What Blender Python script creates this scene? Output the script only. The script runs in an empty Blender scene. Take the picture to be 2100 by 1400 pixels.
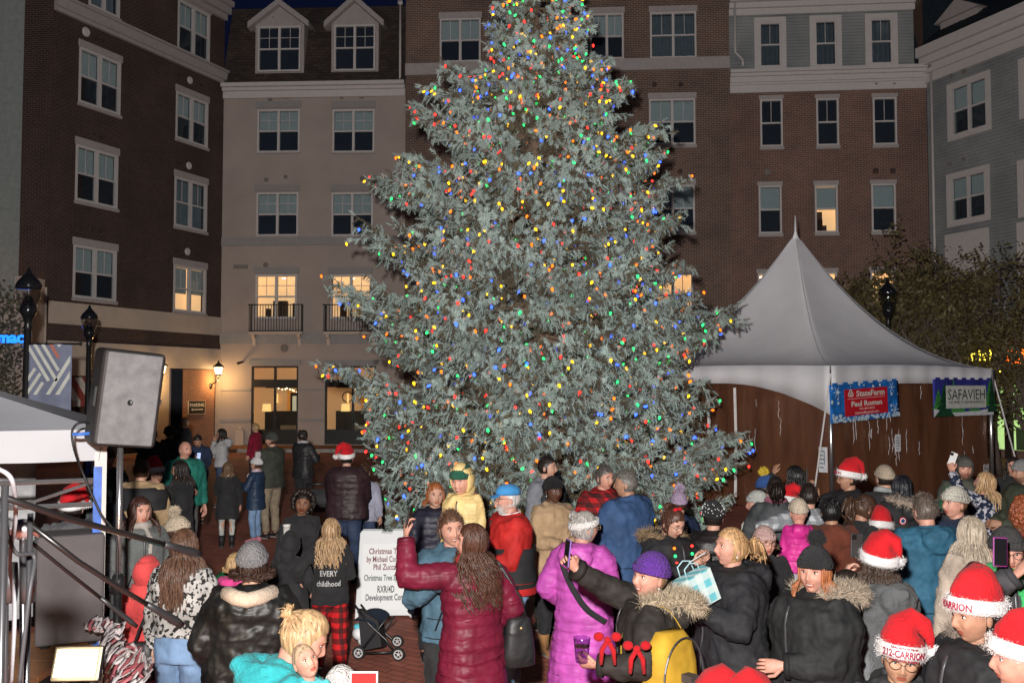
import bpy, math, random
import numpy as np
from mathutils import Vector, Matrix, Euler
R = math.radians; PI = math.pi
random.seed(7); rng = np.random.default_rng(7)
SC = bpy.context.scene
COL = SC.collection
# ------------------------------------------------------------------ camera
F = 1950.0; HOR = 790.0; CZ = 2.6; PITCH = math.atan((HOR-700)/F)
cam_d = bpy.data.cameras.new('camera'); cam = bpy.data.objects.new('camera', cam_d); COL.objects.link(cam)
cam.location = (0, 0, CZ); cam.rotation_euler = (PI/2+PITCH, 0, 0)
cam_d.sensor_width = 36; cam_d.lens = 36*F/2100; cam_d.clip_start = 0.05; cam_d.clip_end = 2000
SC.camera = cam
# ------------------------------------------------------------------ dusk sky
W = bpy.data.worlds.new('World'); SC.world = W; W.use_nodes = True
nt = W.node_tree; bgn = nt.nodes['Background']; sky = nt.nodes.new('ShaderNodeTexSky')
sky.sky_type = 'NISHITA'; sky.sun_disc = False; sky.sun_elevation = R(-2.0); sky.sun_rotation = R(205)
sky.air_density = 1.0; sky.ozone_density = 4.0
nt.links.new(sky.outputs[0], bgn.inputs[0]); bgn.inputs[1].default_value = 0.085
SC.view_settings.view_transform = 'Standard'; SC.view_settings.look = 'None'; SC.view_settings.gamma = 1
SC.view_settings.exposure = 0.35
# last faint skylight from the side where the sun went down (behind the photographer)
sd = bpy.data.lights.new('sun', 'SUN'); sd.energy = 0.045; sd.angle = R(30); sd.color = (1.0, .93, .86)
so = bpy.data.objects.new('sun', sd); COL.objects.link(so); so.rotation_euler = (R(62), 0, R(25))
# the photographer's flash unit, a little above and left of the lens
fd = bpy.data.lights.new('camera_flash', 'POINT'); fd.energy = 1.0; fd.shadow_soft_size = 0.06; fd.color = (1.0, .975, .95)
fo = bpy.data.objects.new('camera_flash', fd); COL.objects.link(fo); fo.location = (-0.22, 0.0, CZ+0.42)
fd.use_nodes = True; ft = fd.node_tree; fe = ft.nodes['Emission']; ff = ft.nodes.new('ShaderNodeLightFalloff')
ff.inputs['Strength'].default_value = 390.0; ft.links.new(ff.outputs['Linear'], fe.inputs['Strength'])
fe.inputs['Color'].default_value = (1.0, .975, .95, 1)
SC.cycles.max_bounces = 6; SC.cycles.diffuse_bounces = 2; SC.cycles.glossy_bounces = 2; SC.cycles.transparent_max_bounces = 8
SC.cycles.transmission_bounces = 3; SC.cycles.sample_clamp_indirect = 4; SC.cycles.caustics_reflective = False; SC.cycles.caustics_refractive = False

def at(px, py, Y):
    """point of the picture (2100 x 1400 pixels) at depth Y"""
    dx = (px-1050)/F; dy = (700-py)/F
    c, s = math.cos(PITCH), math.sin(PITCH)
    fy = c - dy*s; fz = s + dy*c
    t = Y/fy
    return Vector((dx*t, Y, CZ+fz*t))
def ground(px, py):
    p = at(px, py, 1.0); dz = p.z-CZ
    t = -CZ/dz
    return Vector((p.x*t, t, 0))

# ------------------------------------------------------------------ materials
MATS = {}
def srgb(r, g, b):
    f = lambda c: ((c/255)/12.92 if c/255 <= .04045 else ((c/255+.055)/1.055)**2.4)
    return (f(r), f(g), f(b))
def nm(name):
    m = bpy.data.materials.new(name); m.use_nodes = True
    return m, m.node_tree, m.node_tree.nodes['Principled BSDF']
def mat(name, col, rough=.6, spec=.4, metal=0, var=.12, scale=6, bump=0, bscale=60, coat=0, sss=0, sheen=0):
    key = name
    if key in MATS: return MATS[key]
    m, t, b = nm(name)
    N, L = t.nodes, t.links
    b.inputs['Roughness'].default_value = rough; b.inputs['Specular IOR Level'].default_value = spec
    b.inputs['Metallic'].default_value = metal; b.inputs['Coat Weight'].default_value = coat
    if sheen: b.inputs['Sheen Weight'].default_value = sheen; b.inputs['Sheen Roughness'].default_value = .5
    tc = N.new('ShaderNodeTexCoord')
    nz = N.new('ShaderNodeTexNoise'); nz.inputs['Scale'].default_value = scale; nz.inputs['Detail'].default_value = 5
    L.new(tc.outputs['Object'], nz.inputs['Vector'])
    cr = N.new('ShaderNodeValToRGB'); cr.color_ramp.elements[0].position = .3; cr.color_ramp.elements[1].position = .7
    cr.color_ramp.elements[0].color = (*[c*(1-var) for c in col], 1); cr.color_ramp.elements[1].color = (*[min(1, c*(1+var)) for c in col], 1)
    L.new(nz.outputs[0], cr.inputs[0]); L.new(cr.outputs[0], b.inputs['Base Color'])
    if sss: b.inputs['Subsurface Weight'].default_value = sss; b.inputs['Subsurface Radius'].default_value = (.012, .005, .003); b.inputs['Subsurface Scale'].default_value = 1
    if bump:
        n2 = N.new('ShaderNodeTexNoise'); n2.inputs['Scale'].default_value = bscale; n2.inputs['Detail'].default_value = 3
        L.new(tc.outputs['Object'], n2.inputs['Vector'])
        bp = N.new('ShaderNodeBump'); bp.inputs['Strength'].default_value = bump; bp.inputs['Distance'].default_value = .01
        L.new(n2.outputs[0], bp.inputs['Height']); L.new(bp.outputs[0], b.inputs['Normal'])
    MATS[key] = m
    return m
def emit(name, col, strength):
    if name in MATS: return MATS[name]
    m, t, b = nm(name)
    b.inputs['Base Color'].default_value = (*col, 1); b.inputs['Emission Color'].default_value = (*col, 1)
    b.inputs['Emission Strength'].default_value = strength; b.inputs['Roughness'].default_value = .4
    MATS[name] = m; return m
def ramp(N, stops, interp='LINEAR'):
    cr = N.new('ShaderNodeValToRGB'); cr.color_ramp.interpolation = interp
    e = cr.color_ramp.elements
    while len(e) < len(stops): e.new(.5)
    for i, (p, c) in enumerate(stops): e[i].position = p; e[i].color = (*c, 1)
    return cr
def brickmat(name, c1, c2, mortar, bw=.215, bh=.075, axis='facade', rough=.85, mort=.012, bumps=.5, bias=0, rot=0):
    """bricks laid in the object's own x (along the wall) and z"""
    if name in MATS: return MATS[name]
    m, t, b = nm(name); N, L = t.nodes, t.links
    tc = N.new('ShaderNodeTexCoord'); sp = N.new('ShaderNodeSeparateXYZ'); cb = N.new('ShaderNodeCombineXYZ')
    L.new(tc.outputs['Object'], sp.inputs[0])
    if axis == 'facade':
        ad = N.new('ShaderNodeMath'); ad.operation = 'ADD'; L.new(sp.outputs[0], ad.inputs[0]); L.new(sp.outputs[1], ad.inputs[1])
        L.new(ad.outputs[0], cb.inputs[0]); L.new(sp.outputs[2], cb.inputs[1])
    else:
        L.new(sp.outputs[0], cb.inputs[0]); L.new(sp.outputs[1], cb.inputs[1])
    mp = N.new('ShaderNodeMapping'); mp.inputs['Rotation'].default_value = (0, 0, rot); L.new(cb.outputs[0], mp.inputs[0])
    bt = N.new('ShaderNodeTexBrick'); L.new(mp.outputs[0], bt.inputs['Vector'])
    bt.inputs['Scale'].default_value = 1; bt.inputs['Brick Width'].default_value = bw; bt.inputs['Row Height'].default_value = bh
    bt.inputs['Mortar Size'].default_value = mort; bt.inputs['Mortar Smooth'].default_value = .2; bt.inputs['Bias'].default_value = bias
    bt.inputs['Color1'].default_value = (*c1, 1); bt.inputs['Color2'].default_value = (*c2, 1); bt.inputs['Mortar'].default_value = (*mortar, 1)
    nz = N.new('ShaderNodeTexNoise'); nz.inputs['Scale'].default_value = .5; nz.inputs['Detail'].default_value = 8; nz.inputs['Roughness'].default_value = .65
    L.new(tc.outputs['Object'], nz.inputs['Vector'])
    cr = ramp(N, [(.3, (.68, .68, .7)), (.7, (1.2, 1.17, 1.12))]); L.new(nz.outputs[0], cr.inputs[0])
    mx = N.new('ShaderNodeMix'); mx.data_type = 'RGBA'; mx.blend_type = 'MULTIPLY'; mx.inputs[0].default_value = 1
    L.new(bt.outputs['Color'], mx.inputs[6]); L.new(cr.outputs[0], mx.inputs[7]); L.new(mx.outputs[2], b.inputs['Base Color'])
    b.inputs['Roughness'].default_value = rough; b.inputs['Specular IOR Level'].default_value = .25
    bp = N.new('ShaderNodeBump'); bp.invert = True; bp.inputs['Strength'].default_value = bumps; bp.inputs['Distance'].default_value = .008
    L.new(bt.outputs['Fac'], bp.inputs['Height']); L.new(bp.outputs[0], b.inputs['Normal'])
    MATS[name] = m; return m
def glassmat(name, tint=(.55, .6, .65), refl=(.8, .9, 1), ior=1.5, rough=.03):
    if name in MATS: return MATS[name]
    m, t, b = nm(name); N, L = t.nodes, t.links
    N.remove(b); out = N['Material Output']
    tr = N.new('ShaderNodeBsdfTransparent'); tr.inputs[0].default_value = (*tint, 1)
    gl = N.new('ShaderNodeBsdfGlossy'); gl.inputs[0].default_value = (*refl, 1); gl.inputs[1].default_value = rough
    lw = N.new('ShaderNodeLayerWeight'); lw.inputs[0].default_value = .5; pw = N.new('ShaderNodeMath'); pw.operation = 'POWER'; pw.inputs[1].default_value = 4; L.new(lw.outputs['Facing'], pw.inputs[0]); fr = N.new('ShaderNodeMath'); fr.operation = 'MULTIPLY_ADD'; fr.inputs[1].default_value = .9; fr.inputs[2].default_value = .045+.12*(ior-1.5); L.new(pw.outputs[0], fr.inputs[0])
    tc = N.new('ShaderNodeTexCoord'); nz = N.new('ShaderNodeTexNoise'); nz.inputs['Scale'].default_value = .8
    L.new(tc.outputs['Object'], nz.inputs['Vector']); bp = N.new('ShaderNodeBump'); bp.inputs['Strength'].default_value = .06; bp.inputs['Distance'].default_value = .1
    L.new(nz.outputs[0], bp.inputs['Height']); L.new(bp.outputs[0], gl.inputs['Normal'])
    mx = N.new('ShaderNodeMixShader'); L.new(fr.outputs[0], mx.inputs[0]); L.new(tr.outputs[0], mx.inputs[1]); L.new(gl.outputs[0], mx.inputs[2])
    L.new(mx.outputs[0], out.inputs[0]); MATS[name] = m; return m

# ------------------------------------------------------------------ mesh building
class MB:
    def __init__(s): s.v = []; s.f = []; s.m = []; s.n = 0
    def add(s, v, f, mi=0):
        v = np.asarray(v, dtype=float).reshape(-1, 3); s.v.append(v); o = s.n
        for k, q in enumerate(f):
            s.f.append([i+o for i in q]); s.m.append(mi if not hasattr(mi, '__len__') else mi[k])
        s.n += len(v); return s
    def box(s, lo, hi, mi=0, M=None):
        x0, y0, z0 = lo; x1, y1, z1 = hi
        v = np.array([(x0,y0,z0),(x1,y0,z0),(x1,y1,z0),(x0,y1,z0),(x0,y0,z1),(x1,y0,z1),(x1,y1,z1),(x0,y1,z1)], float)
        if M is not None: v = np.array([M @ Vector(p) for p in v])
        return s.add(v, [(0,3,2,1),(4,5,6,7),(0,1,5,4),(1,2,6,5),(2,3,7,6),(3,0,4,7)], mi)
    def cbox(s, c, d, mi=0, M=None):
        return s.box([c[i]-d[i]/2 for i in range(3)], [c[i]+d[i]/2 for i in range(3)], mi, M)
    def poly(s, pts, mi=0): return s.add(pts, [list(range(len(pts)))], mi)
    def prism(s, pts, d, mi=0):
        """pts: planar outline, d: extrusion vector"""
        n = len(pts); p = np.array(pts, float); q = p+np.array(d, float)
        return s.add(np.vstack([p, q]), [list(range(n))[::-1], [n+i for i in range(n)]]+[(i, (i+1) % n, n+(i+1) % n, n+i) for i in range(n)], mi)
    def tube(s, path, rad, seg=8, mi=0, cap=True, flat=None, up=None):
        """swept tube; rad: number, list or list of (rx, ry)"""
        P = np.array([tuple(p) for p in path], float); n = len(P)
        T = np.zeros_like(P); T[1:-1] = P[2:]-P[:-2]; T[0] = P[1]-P[0]; T[-1] = P[-1]-P[-2]
        T /= (np.linalg.norm(T, axis=1, keepdims=True)+1e-9)
        u = np.array(up if up is not None else ((0, 0, 1) if abs(T[0][2]) < .9 else (0, 1, 0)), float)
        a = np.linspace(0, 2*PI, seg, endpoint=False); ca, sa = np.cos(a), np.sin(a); V = []
        for i in range(n):
            x = np.cross(u, T[i]); x /= (np.linalg.norm(x)+1e-9); y = np.cross(T[i], x); u = y
            r = rad[i] if hasattr(rad, '__len__') else rad
            rx, ry = (r if hasattr(r, '__len__') else (r, r))
            V.append(P[i]+np.outer(ca*rx, x)+np.outer(sa*ry, y))
        f = []
        for i in range(n-1):
            for k in range(seg):
                k2 = (k+1) % seg; f.append((i*seg+k, i*seg+k2, (i+1)*seg+k2, (i+1)*seg+k))
        if cap: f += [list(range(seg))[::-1], [(n-1)*seg+k for k in range(seg)]]
        return s.add(np.vstack(V), f, mi)
    def rings(s, rg, mi=0, cap=True):
        """list of equal-length closed rings of points"""
        n = len(rg); seg = len(rg[0]); f = []
        for i in range(n-1):
            for k in range(seg):
                k2 = (k+1) % seg; f.append((i*seg+k, i*seg+k2, (i+1)*seg+k2, (i+1)*seg+k))
        if cap: f += [list(range(seg))[::-1], [(n-1)*seg+k for k in range(seg)]]
        return s.add(np.vstack([np.asarray(r) for r in rg]), f, mi)
    def lathe(s, prof, c=(0, 0, 0), seg=16, mi=0, M=None, cap=True):
        a = np.linspace(0, 2*PI, seg, endpoint=False)
        rg = [np.stack([r*np.cos(a), r*np.sin(a), np.full(seg, z)], 1) for r, z in prof]
        if M is not None: rg = [np.array([M @ Vector(p) for p in r]) for r in rg]
        return s.rings([r+np.array(c) for r in rg], mi, cap)
    def ball(s, c, r, seg=12, rg=8, mi=0, M=None):
        rr = r if hasattr(r, '__len__') else (r, r, r)
        pr = []
        a = np.linspace(0, 2*PI, seg, endpoint=False)
        for i in range(rg+1):
            t = -PI/2+PI*i/rg; ct = max(math.cos(t), .02)
            ring = np.stack([rr[0]*ct*np.cos(a), rr[1]*ct*np.sin(a), np.full(seg, rr[2]*math.sin(t))], 1)
            if M is not None: ring = ring @ np.array(M.to_3x3() if hasattr(M, 'to_3x3') else M).T
            pr.append(ring+np.array(c))
        return s.rings(pr, mi)
    def build(s, name, mats, parent=None, smooth=False, loc=None, rz=0):
        me = bpy.data.meshes.new(name)
        v = np.vstack(s.v) if s.v else np.zeros((0, 3))
        fl = [len(f) for f in s.f]; idx = np.fromiter((i for f in s.f for i in f), dtype=np.int32)
        me.vertices.add(len(v)); me.vertices.foreach_set('co', v.astype(np.float32).ravel())
        me.loops.add(len(idx)); me.loops.foreach_set('vertex_index', idx)
        st = np.concatenate([[0], np.cumsum(fl)[:-1]]).astype(np.int32) if fl else np.zeros(0, np.int32)
        me.polygons.add(len(fl)); me.polygons.foreach_set('loop_start', st); me.polygons.foreach_set('loop_total', np.array(fl, np.int32))
        if not hasattr(mats, '__len__'): mats = [mats]
        for m in mats: me.materials.append(m)
        me.polygons.foreach_set('material_index', np.array(s.m, np.int32))
        me.polygons.foreach_set('use_smooth', np.full(len(fl), bool(smooth)))
        me.update(calc_edges=True); me.validate()
        o = bpy.data.objects.new(name, me); COL.objects.link(o)
        if parent is not None: o.parent = parent
        if loc is not None: o.location = loc
        if rz: o.rotation_euler[2] = rz
        return o
def bevel(o, w=.01, seg=2):
    m = o.modifiers.new('bevel', 'BEVEL'); m.width = w; m.segments = seg; m.limit_method = 'ANGLE'; m.angle_limit = R(40); return o
def tag(o, label=None, cat=None, group=None, kind=None):
    if label: o['label'] = label
    if cat: o['category'] = cat
    if group: o['group'] = group
    if kind: o['kind'] = kind
    return o
def thing(name, label, cat, loc=(0, 0, 0), rz=0, group=None):
    o = bpy.data.objects.new(name, None); COL.objects.link(o); o.location = loc; o.rotation_euler = (0, 0, rz)
    o.empty_display_size = .1
    return tag(o, label, cat, group)
def copy_tree(o, parent=None):
    c = o.copy(); COL.objects.link(c); c.parent = parent
    for ch in list(o.children): copy_tree(ch, c)
    return c
FONTS = {}
def text_mb(body, size, bold=False, extrude=.002, align='CENTER', sx=1.0, shear=0):
    """lettering as a mesh: x right, y up, in the xy plane"""
    cu = bpy.data.curves.new('lettering', 'FONT'); cu.body = body; cu.size = size; cu.align_x = align; cu.align_y = 'CENTER'
    cu.extrude = extrude; cu.resolution_u = 2; cu.shear = shear
    if bold: cu.offset = size*.022
    o = bpy.data.objects.new('lettering', cu); COL.objects.link(o)
    bpy.context.view_layer.update()
    me = bpy.data.meshes.new_from_object(o.evaluated_get(bpy.context.evaluated_depsgraph_get()))
    v = np.zeros(len(me.vertices)*3, np.float32); me.vertices.foreach_get('co', v); v = v.reshape(-1, 3)
    f = [list(p.vertices) for p in me.polygons]
    bpy.data.objects.remove(o); bpy.data.curves.remove(cu); bpy.data.meshes.remove(me)
    v[:, 0] *= sx
    return v, f
def put_text(mb, body, size, origin, xdir, ydir, mi=0, **k):
    fit = k.pop('fit', None); v, f = text_mb(body, size, **k)
    if fit: v[:, 0] *= fit/(v[:, 0].max()-v[:, 0].min())
    x = np.array(Vector(xdir).normalized()); y = np.array(Vector(ydir).normalized()); n = np.cross(x, y)
    mb.add(np.array(origin)+np.outer(v[:, 0], x)+np.outer(v[:, 1], y)+np.outer(v[:, 2], n), f, mi)
# ------------------------------------------------------------------ ground
GM = brickmat('paving brick', srgb(184, 112, 94), srgb(154, 92, 78), srgb(116, 80, 70), bw=.21, bh=.105, axis='floor', mort=.008, rough=.75, bumps=.35, rot=R(38))
g = MB(); g.poly([(-70, -25, 0), (70, -25, 0), (70, 110, 0), (-70, 110, 0)]); tag(g.build('plaza_paving', GM), kind='structure')
# low raised paving edge before the pale building, grey kerb course
g = MB(); g.box((-16, 37.2, .004), (-2.2, 40.4, .12)); tag(g.build('raised_pavement', brickmat('terrace brick', (.3, .13, .07), (.24, .1, .05), (.2, .14, .1), axis='floor', bw=.2, bh=.1)), kind='structure')
g = MB()
for k in range(14): g.box((-16+k*1.0, 37.02, .004), (-16+k*1.0+.985, 37.197, .135))
tag(g.build('kerb', mat('kerb stone', (.3, .28, .26), .8)), kind='structure')

# ------------------------------------------------------------------ facades
M_WHITE = mat('white trim', srgb(190, 184, 182), .55, var=.05, bump=.1)
M_TRIMD = mat('greyed trim', srgb(160, 152, 150), .6, var=.07)
M_LIME = mat('pale limestone', srgb(182, 166, 152), .8, var=.06, scale=2, bump=.15)
M_STUC = mat('cream stucco', srgb(160, 147, 140), .9, var=.09, scale=.7, bump=.25, bscale=90)
M_STUC2 = mat('grey stucco band', srgb(142, 139, 138), .9, var=.06, bump=.2)
M_BRA = brickmat('dark red brick', (.062, .030, .024), (.04, .021, .018), (.105, .085, .078))
M_BRB = brickmat('brown brick', (.155, .080, .055), (.10, .056, .042), (.25, .21, .185))
M_BRC = brickmat('red brick', (.185, .080, .056), (.125, .058, .044), (.25, .21, .185))
M_BRP = brickmat('pier brick', (.34, .12, .055), (.26, .09, .045), (.32, .24, .18), mort=.014)
M_SLATE = brickmat('roof shingle', (.07, .052, .045), (.04, .032, .03), (.022, .018, .018), bw=.3, bh=.14, mort=.01, rough=.9)
M_ROOF2 = brickmat('blue roof shingle', (.02, .032, .045), (.015, .024, .034), (.01, .012, .016), bw=.3, bh=.14)
M_SIDING = brickmat('grey clapboard', srgb(138, 142, 143), srgb(134, 138, 140), srgb(98, 104, 110), bw=4, bh=.13, mort=.008, bumps=.6)
M_GLASS = glassmat('window glass', (.74, .80, .84))
M_BLIND = mat('window blind', srgb(185, 192, 188), .8, var=.05)
M_ROOMSHADE = mat('room shade', (.03, .035, .045), .9)  # near-black colour stands in for the shade of unlit interiors
M_CURT = mat('dim curtain', srgb(110, 118, 122), .9)
M_BLACK = mat('black metal', (.012, .013, .014), .35, .5)
M_VENT = mat('vent grille', srgb(120, 112, 108), .7)
M_VENTD = mat('dark vent', srgb(62, 48, 46), .8)
M_ROOM = emit('glowing room wall', (1.0, .66, .34), .40)  # walls emit by themselves, the room's lamplight is put into their colour
M_ROOMC = emit('glowing room ceiling', (1.0, .76, .48), .7)  # ceiling glows too, in place of lamplight falling on it
M_LAMPW = emit('lamp glow', (1.0, .8, .5), 9)
M_ROOMD = mat('warm furniture', (.05, .03, .02), .7)

class Facade:
    """a vertical wall from A to B (left to right as seen from the plaza); own x along the wall, own y inward"""
    def __init__(s, A, B, label, name, depth=7):
        s.A = Vector((*A, 0)); s.B = Vector((*B, 0)); s.u = (s.B-s.A).normalized(); s.L = (s.B-s.A).length
        s.rz = math.atan2(s.u.y, s.u.x); s.inw = Vector((-s.u.y, s.u.x, 0)); s.holes = []; s.depth = depth
        s.root = thing(name, label, 'building', s.A, s.rz)
    def uv(s, px, py, off=0):
        d = at(px, py, 1.0)-Vector((0, 0, CZ)); A = s.A+s.inw*off; C = Vector((0, 0, CZ))
        t = (A-C).dot(s.inw)/d.dot(s.inw); P = C+d*t
        return (P-s.A).dot(s.u), P.z
    def rect(s, x0, x1, y0, y1, off=0):
        xm, ym = (x0+x1)/2, (y0+y1)/2
        return (s.uv(x0, ym, off)[0], s.uv(x1, ym, off)[0], s.uv(xm, y1, off)[1], s.uv(xm, y0, off)[1])
    def wall(s, mat_, z0, z1, x0=0, x1=None, y=0, name='wall', rev=None, back=True):
        x1 = s.L if x1 is None else x1
        hs = [h for h in s.holes if h[1] > x0 and h[0] < x1 and h[3] > z0 and h[2] < z1]
        xs = sorted({x0, x1}|{min(max(v, x0), x1) for h in hs for v in h[:2]}); zs = sorted({z0, z1}|{min(max(v, z0), z1) for h in hs for v in h[2:]})
        m = MB()
        for i in range(len(xs)-1):
            for j in range(len(zs)-1):
                cx, cz = (xs[i]+xs[i+1])/2, (zs[j]+zs[j+1])/2
                if any(h[0] < cx < h[1] and h[2] < cz < h[3] for h in hs): continue
                m.poly([(xs[i], y, zs[j]), (xs[i+1], y, zs[j]), (xs[i+1], y, zs[j+1]), (xs[i], y, zs[j+1])])
        for a, b, c, d in hs:
            c2 = max(c, z0); d2 = min(d, z1)
            m.poly([(a, y, c2), (a, y, d2), (a, y+.25, d2), (a, y+.25, c2)]); m.poly([(b, y, d2), (b, y, c2), (b, y+.25, c2), (b, y+.25, d2)])
            if d2 == d: m.poly([(a, y, d), (b, y, d), (b, y+.25, d), (a, y+.25, d)])
            if c2 == c: m.poly([(a, y, c), (a, y+.25, c), (b, y+.25, c), (b, y, c)])
        return m.build(name, mat_, s.root)
    def band(s, mat_, z0, z1, x0=None, x1=None, out=.08, name='band', steps=None, y=0):
        x0 = 0 if x0 is None else x0; x1 = s.L if x1 is None else x1
        m = MB()
        if steps:
            h = z1-z0
            for a, b, o in steps: m.box((x0, y-o, z0+h*a), (x1, y-.001, z0+h*b-.003))
        else: m.box((x0, y-out, z0), (x1, y-.001, z1))
        return m.build(name, mat_, s.root)
    def window(s, x0, x1, z0, z1, n=2, blind=.5, lit=0, lintel=.22, sill=.12, fr=.075, mun=1, trim=M_WHITE, y=0, side=0, hole=True, litmat=None, curt=False):
        w = MB(); w0 = .1; mr = (z0+z1)/2 if n else z0
        yo = y-.03
        w.box((x0, yo, z1-fr), (x1, y+w0, z1)); w.box((x0, yo, z0), (x1, y+w0, z0+fr))
        w.box((x0, yo, z0+fr), (x0+fr, y+w0, z1-fr)); w.box((x1-fr, yo, z0+fr), (x1, y+w0, z1-fr))
        if n == 2: c = (x0+x1)/2; w.box((c-fr*.7, yo+.004, z0+fr), (c+fr*.7, y+w0, z1-fr))
        cells = [(x0+fr, (x0+x1)/2-fr*.7), ((x0+x1)/2+fr*.7, x1-fr)] if n == 2 else [(x0+fr, x1-fr)]
        for a, b in cells:
            w.box((a, yo+.03, mr-.03), (b, y+w0, mr+.03))
            if mun:
                c = (a+b)/2; w.box((c-.011, y+.045, mr+.03), (c+.011, y+.062, z1-fr))
                if mun > 1: q = (mr+z1)/2; w.box((a, y+.046, q-.011), (c-.011, y+.061, q+.011)); w.box((c+.011, y+.046, q-.011), (b, y+.061, q+.011))
        wo = w.build('window', trim, s.root)
        if side:
            t = MB(); t.box((x0-side, y-.05, z0-side), (x0-.002, y-.002, z1+side)); t.box((x1+.002, y-.05, z0-side), (x1+side, y-.002, z1+side))
            t.box((x0-.002, y-.05, z1+.002), (x1+.002, y-.002, z1+side)); t.box((x0-.002, y-.05, z0-side), (x1+.002, y-.002, z0-.002)); t.build('casing', trim, wo)
        if lintel: t = MB(); t.box((x0-.05, y-.06, z1+.002), (x1+.05, y-.002, z1+lintel)); bevel(t.build('lintel', M_TRIMD, wo), .008, 1)
        if sill: t = MB(); t.box((x0-.04, y-.09, z0-sill), (x1+.04, y-.002, z0-.002)); bevel(t.build('sill', M_TRIMD, wo), .008, 1)
        p = MB()
        for a, b in cells:
            p.poly([(a, y+.075, mr), (b, y+.075, mr), (b, y+.075, z1-fr), (a, y+.075, z1-fr)]); p.poly([(a, y+.055, z0+fr), (b, y+.055, z0+fr), (b, y+.055, mr), (a, y+.055, mr)])
        p.build('pane', M_GLASS, wo)
        if blind:
            t = MB()
            for a, b in cells:
                bl = blind+random.uniform(-.03, .03) if blind != .5 else .5
                zb = z1-fr-(z1-z0-2*fr)*bl; k = max(2, int((z1-zb)/.05))
                zs = np.linspace(zb, z1-fr, k*2+1)
                rg = [(y+.16+.012*(i % 2), z) for i, z in enumerate(zs)]
                for i in range(len(rg)-1): t.poly([(a-.03, rg[i][0], rg[i][1]), (b+.03, rg[i][0], rg[i][1]), (b+.03, rg[i+1][0], rg[i+1][1]), (a-.03, rg[i+1][0], rg[i+1][1])])
            t.build('blind', M_BLIND, wo)
        if curt:
            t = MB(); a, b = x0+fr, x1-fr; xs = np.linspace(a, b, 40); ys = y+.24+.025*np.sin(np.arange(40)*1.9)
            for i in range(39): t.poly([(xs[i], ys[i], z0+fr), (xs[i+1], ys[i+1], z0+fr), (xs[i+1], ys[i+1], z1-fr), (xs[i], ys[i], z1-fr)])
            t.build('curtain', M_CURT, wo)
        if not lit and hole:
            t = MB(); t.poly([(x0-.4, y+.6, z0-.3), (x1+.4, y+.6, z0-.3), (x1+.4, y+.6, z1+.3), (x0-.4, y+.6, z1+.3)]); t.build('room_shade_sheet', M_ROOMSHADE, wo)  # flat dark sheet, the unlit room's shade is put into its colour
        if lit:
            t = MB(); D = 1.5; a, b = x0-.4, x1+.4; c, d = z0-.1, z1+.25
            t.poly([(a, y+D, c), (b, y+D, c), (b, y+D, d), (a, y+D, d)], 0)
            t.poly([(a, y+.27, c), (a, y+D, c), (a, y+D, d), (a, y+.27, d)], 0); t.poly([(b, y+.27, c), (b, y+D, c), (b, y+D, d), (b, y+.27, d)], 0)
            t.poly([(a, y+.27, d), (a, y+D, d), (b, y+D, d), (b, y+.27, d)], 1); t.poly([(a, y+.27, c), (b, y+.27, c), (b, y+D, c), (a, y+D, c)], 2)
            rn = random.Random(int(x0*100+z0*10))
            for k in range(4):
                fx = rn.uniform(x0, x1-.3); fh = rn.uniform(.2, .8)*(z1-z0)*.7; t.box((fx, y+1.1, z0), (fx+rn.uniform(.15, .5), y+1.4, z0+fh), 2)
            t.cbox(((x0+x1)/2+rn.uniform(-.2, .2), y+1.0, z1-.05), (.12, .12, .02), 3)
            t.build('lit_room', litmat or [M_ROOM, M_ROOMC, M_ROOMD, M_LAMPW], wo)
        if hole: s.holes.append((x0, x1, z0, z1))
        return wo
    def win(s, x0, x1, y0, y1, **k):
        a, b, c, d = s.rect(x0, x1, y0, y1); return s.window(a, b, c, d, **k)
    def core(s, z1, z0=0, d0=2.0):
        m = MB(); D = s.depth
        m.box((.02, d0, z0), (s.L-.02, D, z1-.05), 0)
        m.poly([(0, .26, z0), (0, D, z0), (0, D, z1), (0, .26, z1)], 1); m.poly([(s.L, .26, z0), (s.L, .26, z1), (s.L, D, z1), (s.L, D, z0)], 1)
        m.poly([(0, .26, z1), (0, D, z1), (s.L, D, z1), (s.L, .26, z1)], 1)
        return m
    def vents(s, items, m_=None, y=0):
        for px, py, r in items:
            x, z = s.uv(px, py); m = MB()
            if r > 0:
                m.lathe([(.01, -.0), (r, 0), (r, .03), (r*.72, .055), (r*.66, .03), (.01, .03)], (0, 0, 0), 16, M=Matrix.Translation((x, y-.001, z)) @ Matrix.Rotation(PI/2, 4, 'X'))
                m.ball((x, y-.04, z), (r*.3, .02, r*.3), 8, 5)
            else:
                r = -r; m.box((x-r, y-.03, z-r), (x+r, y-.001, z+r)); m.box((x-r*.7, y-.09, z-r*.2), (x+r*.7, y-.03, z+r*.7))
            m.build('vent', m_ or M_VENTD, s.root)

def downpipe(fa, px, y0, y1, kink=True, r=.05):
    x, z1 = fa.uv(px, y0); _, z0 = fa.uv(px, y1)
    m = MB(); pts = [(x, -.12, z1), (x, -.12, z0+.6), (x+(.28 if kink else 0), -.2, z0+.25), (x+(.28 if kink else 0), -.2, z0)] if kink else [(x, -.12, z1), (x, -.12, z0)]
    m.tube(pts, r, 8); m.box((x-.1, -.2, z1), (x+.1, -.02, z1+.15)); m.build('downpipe', M_WHITE, fa.root, smooth=True)

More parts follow.
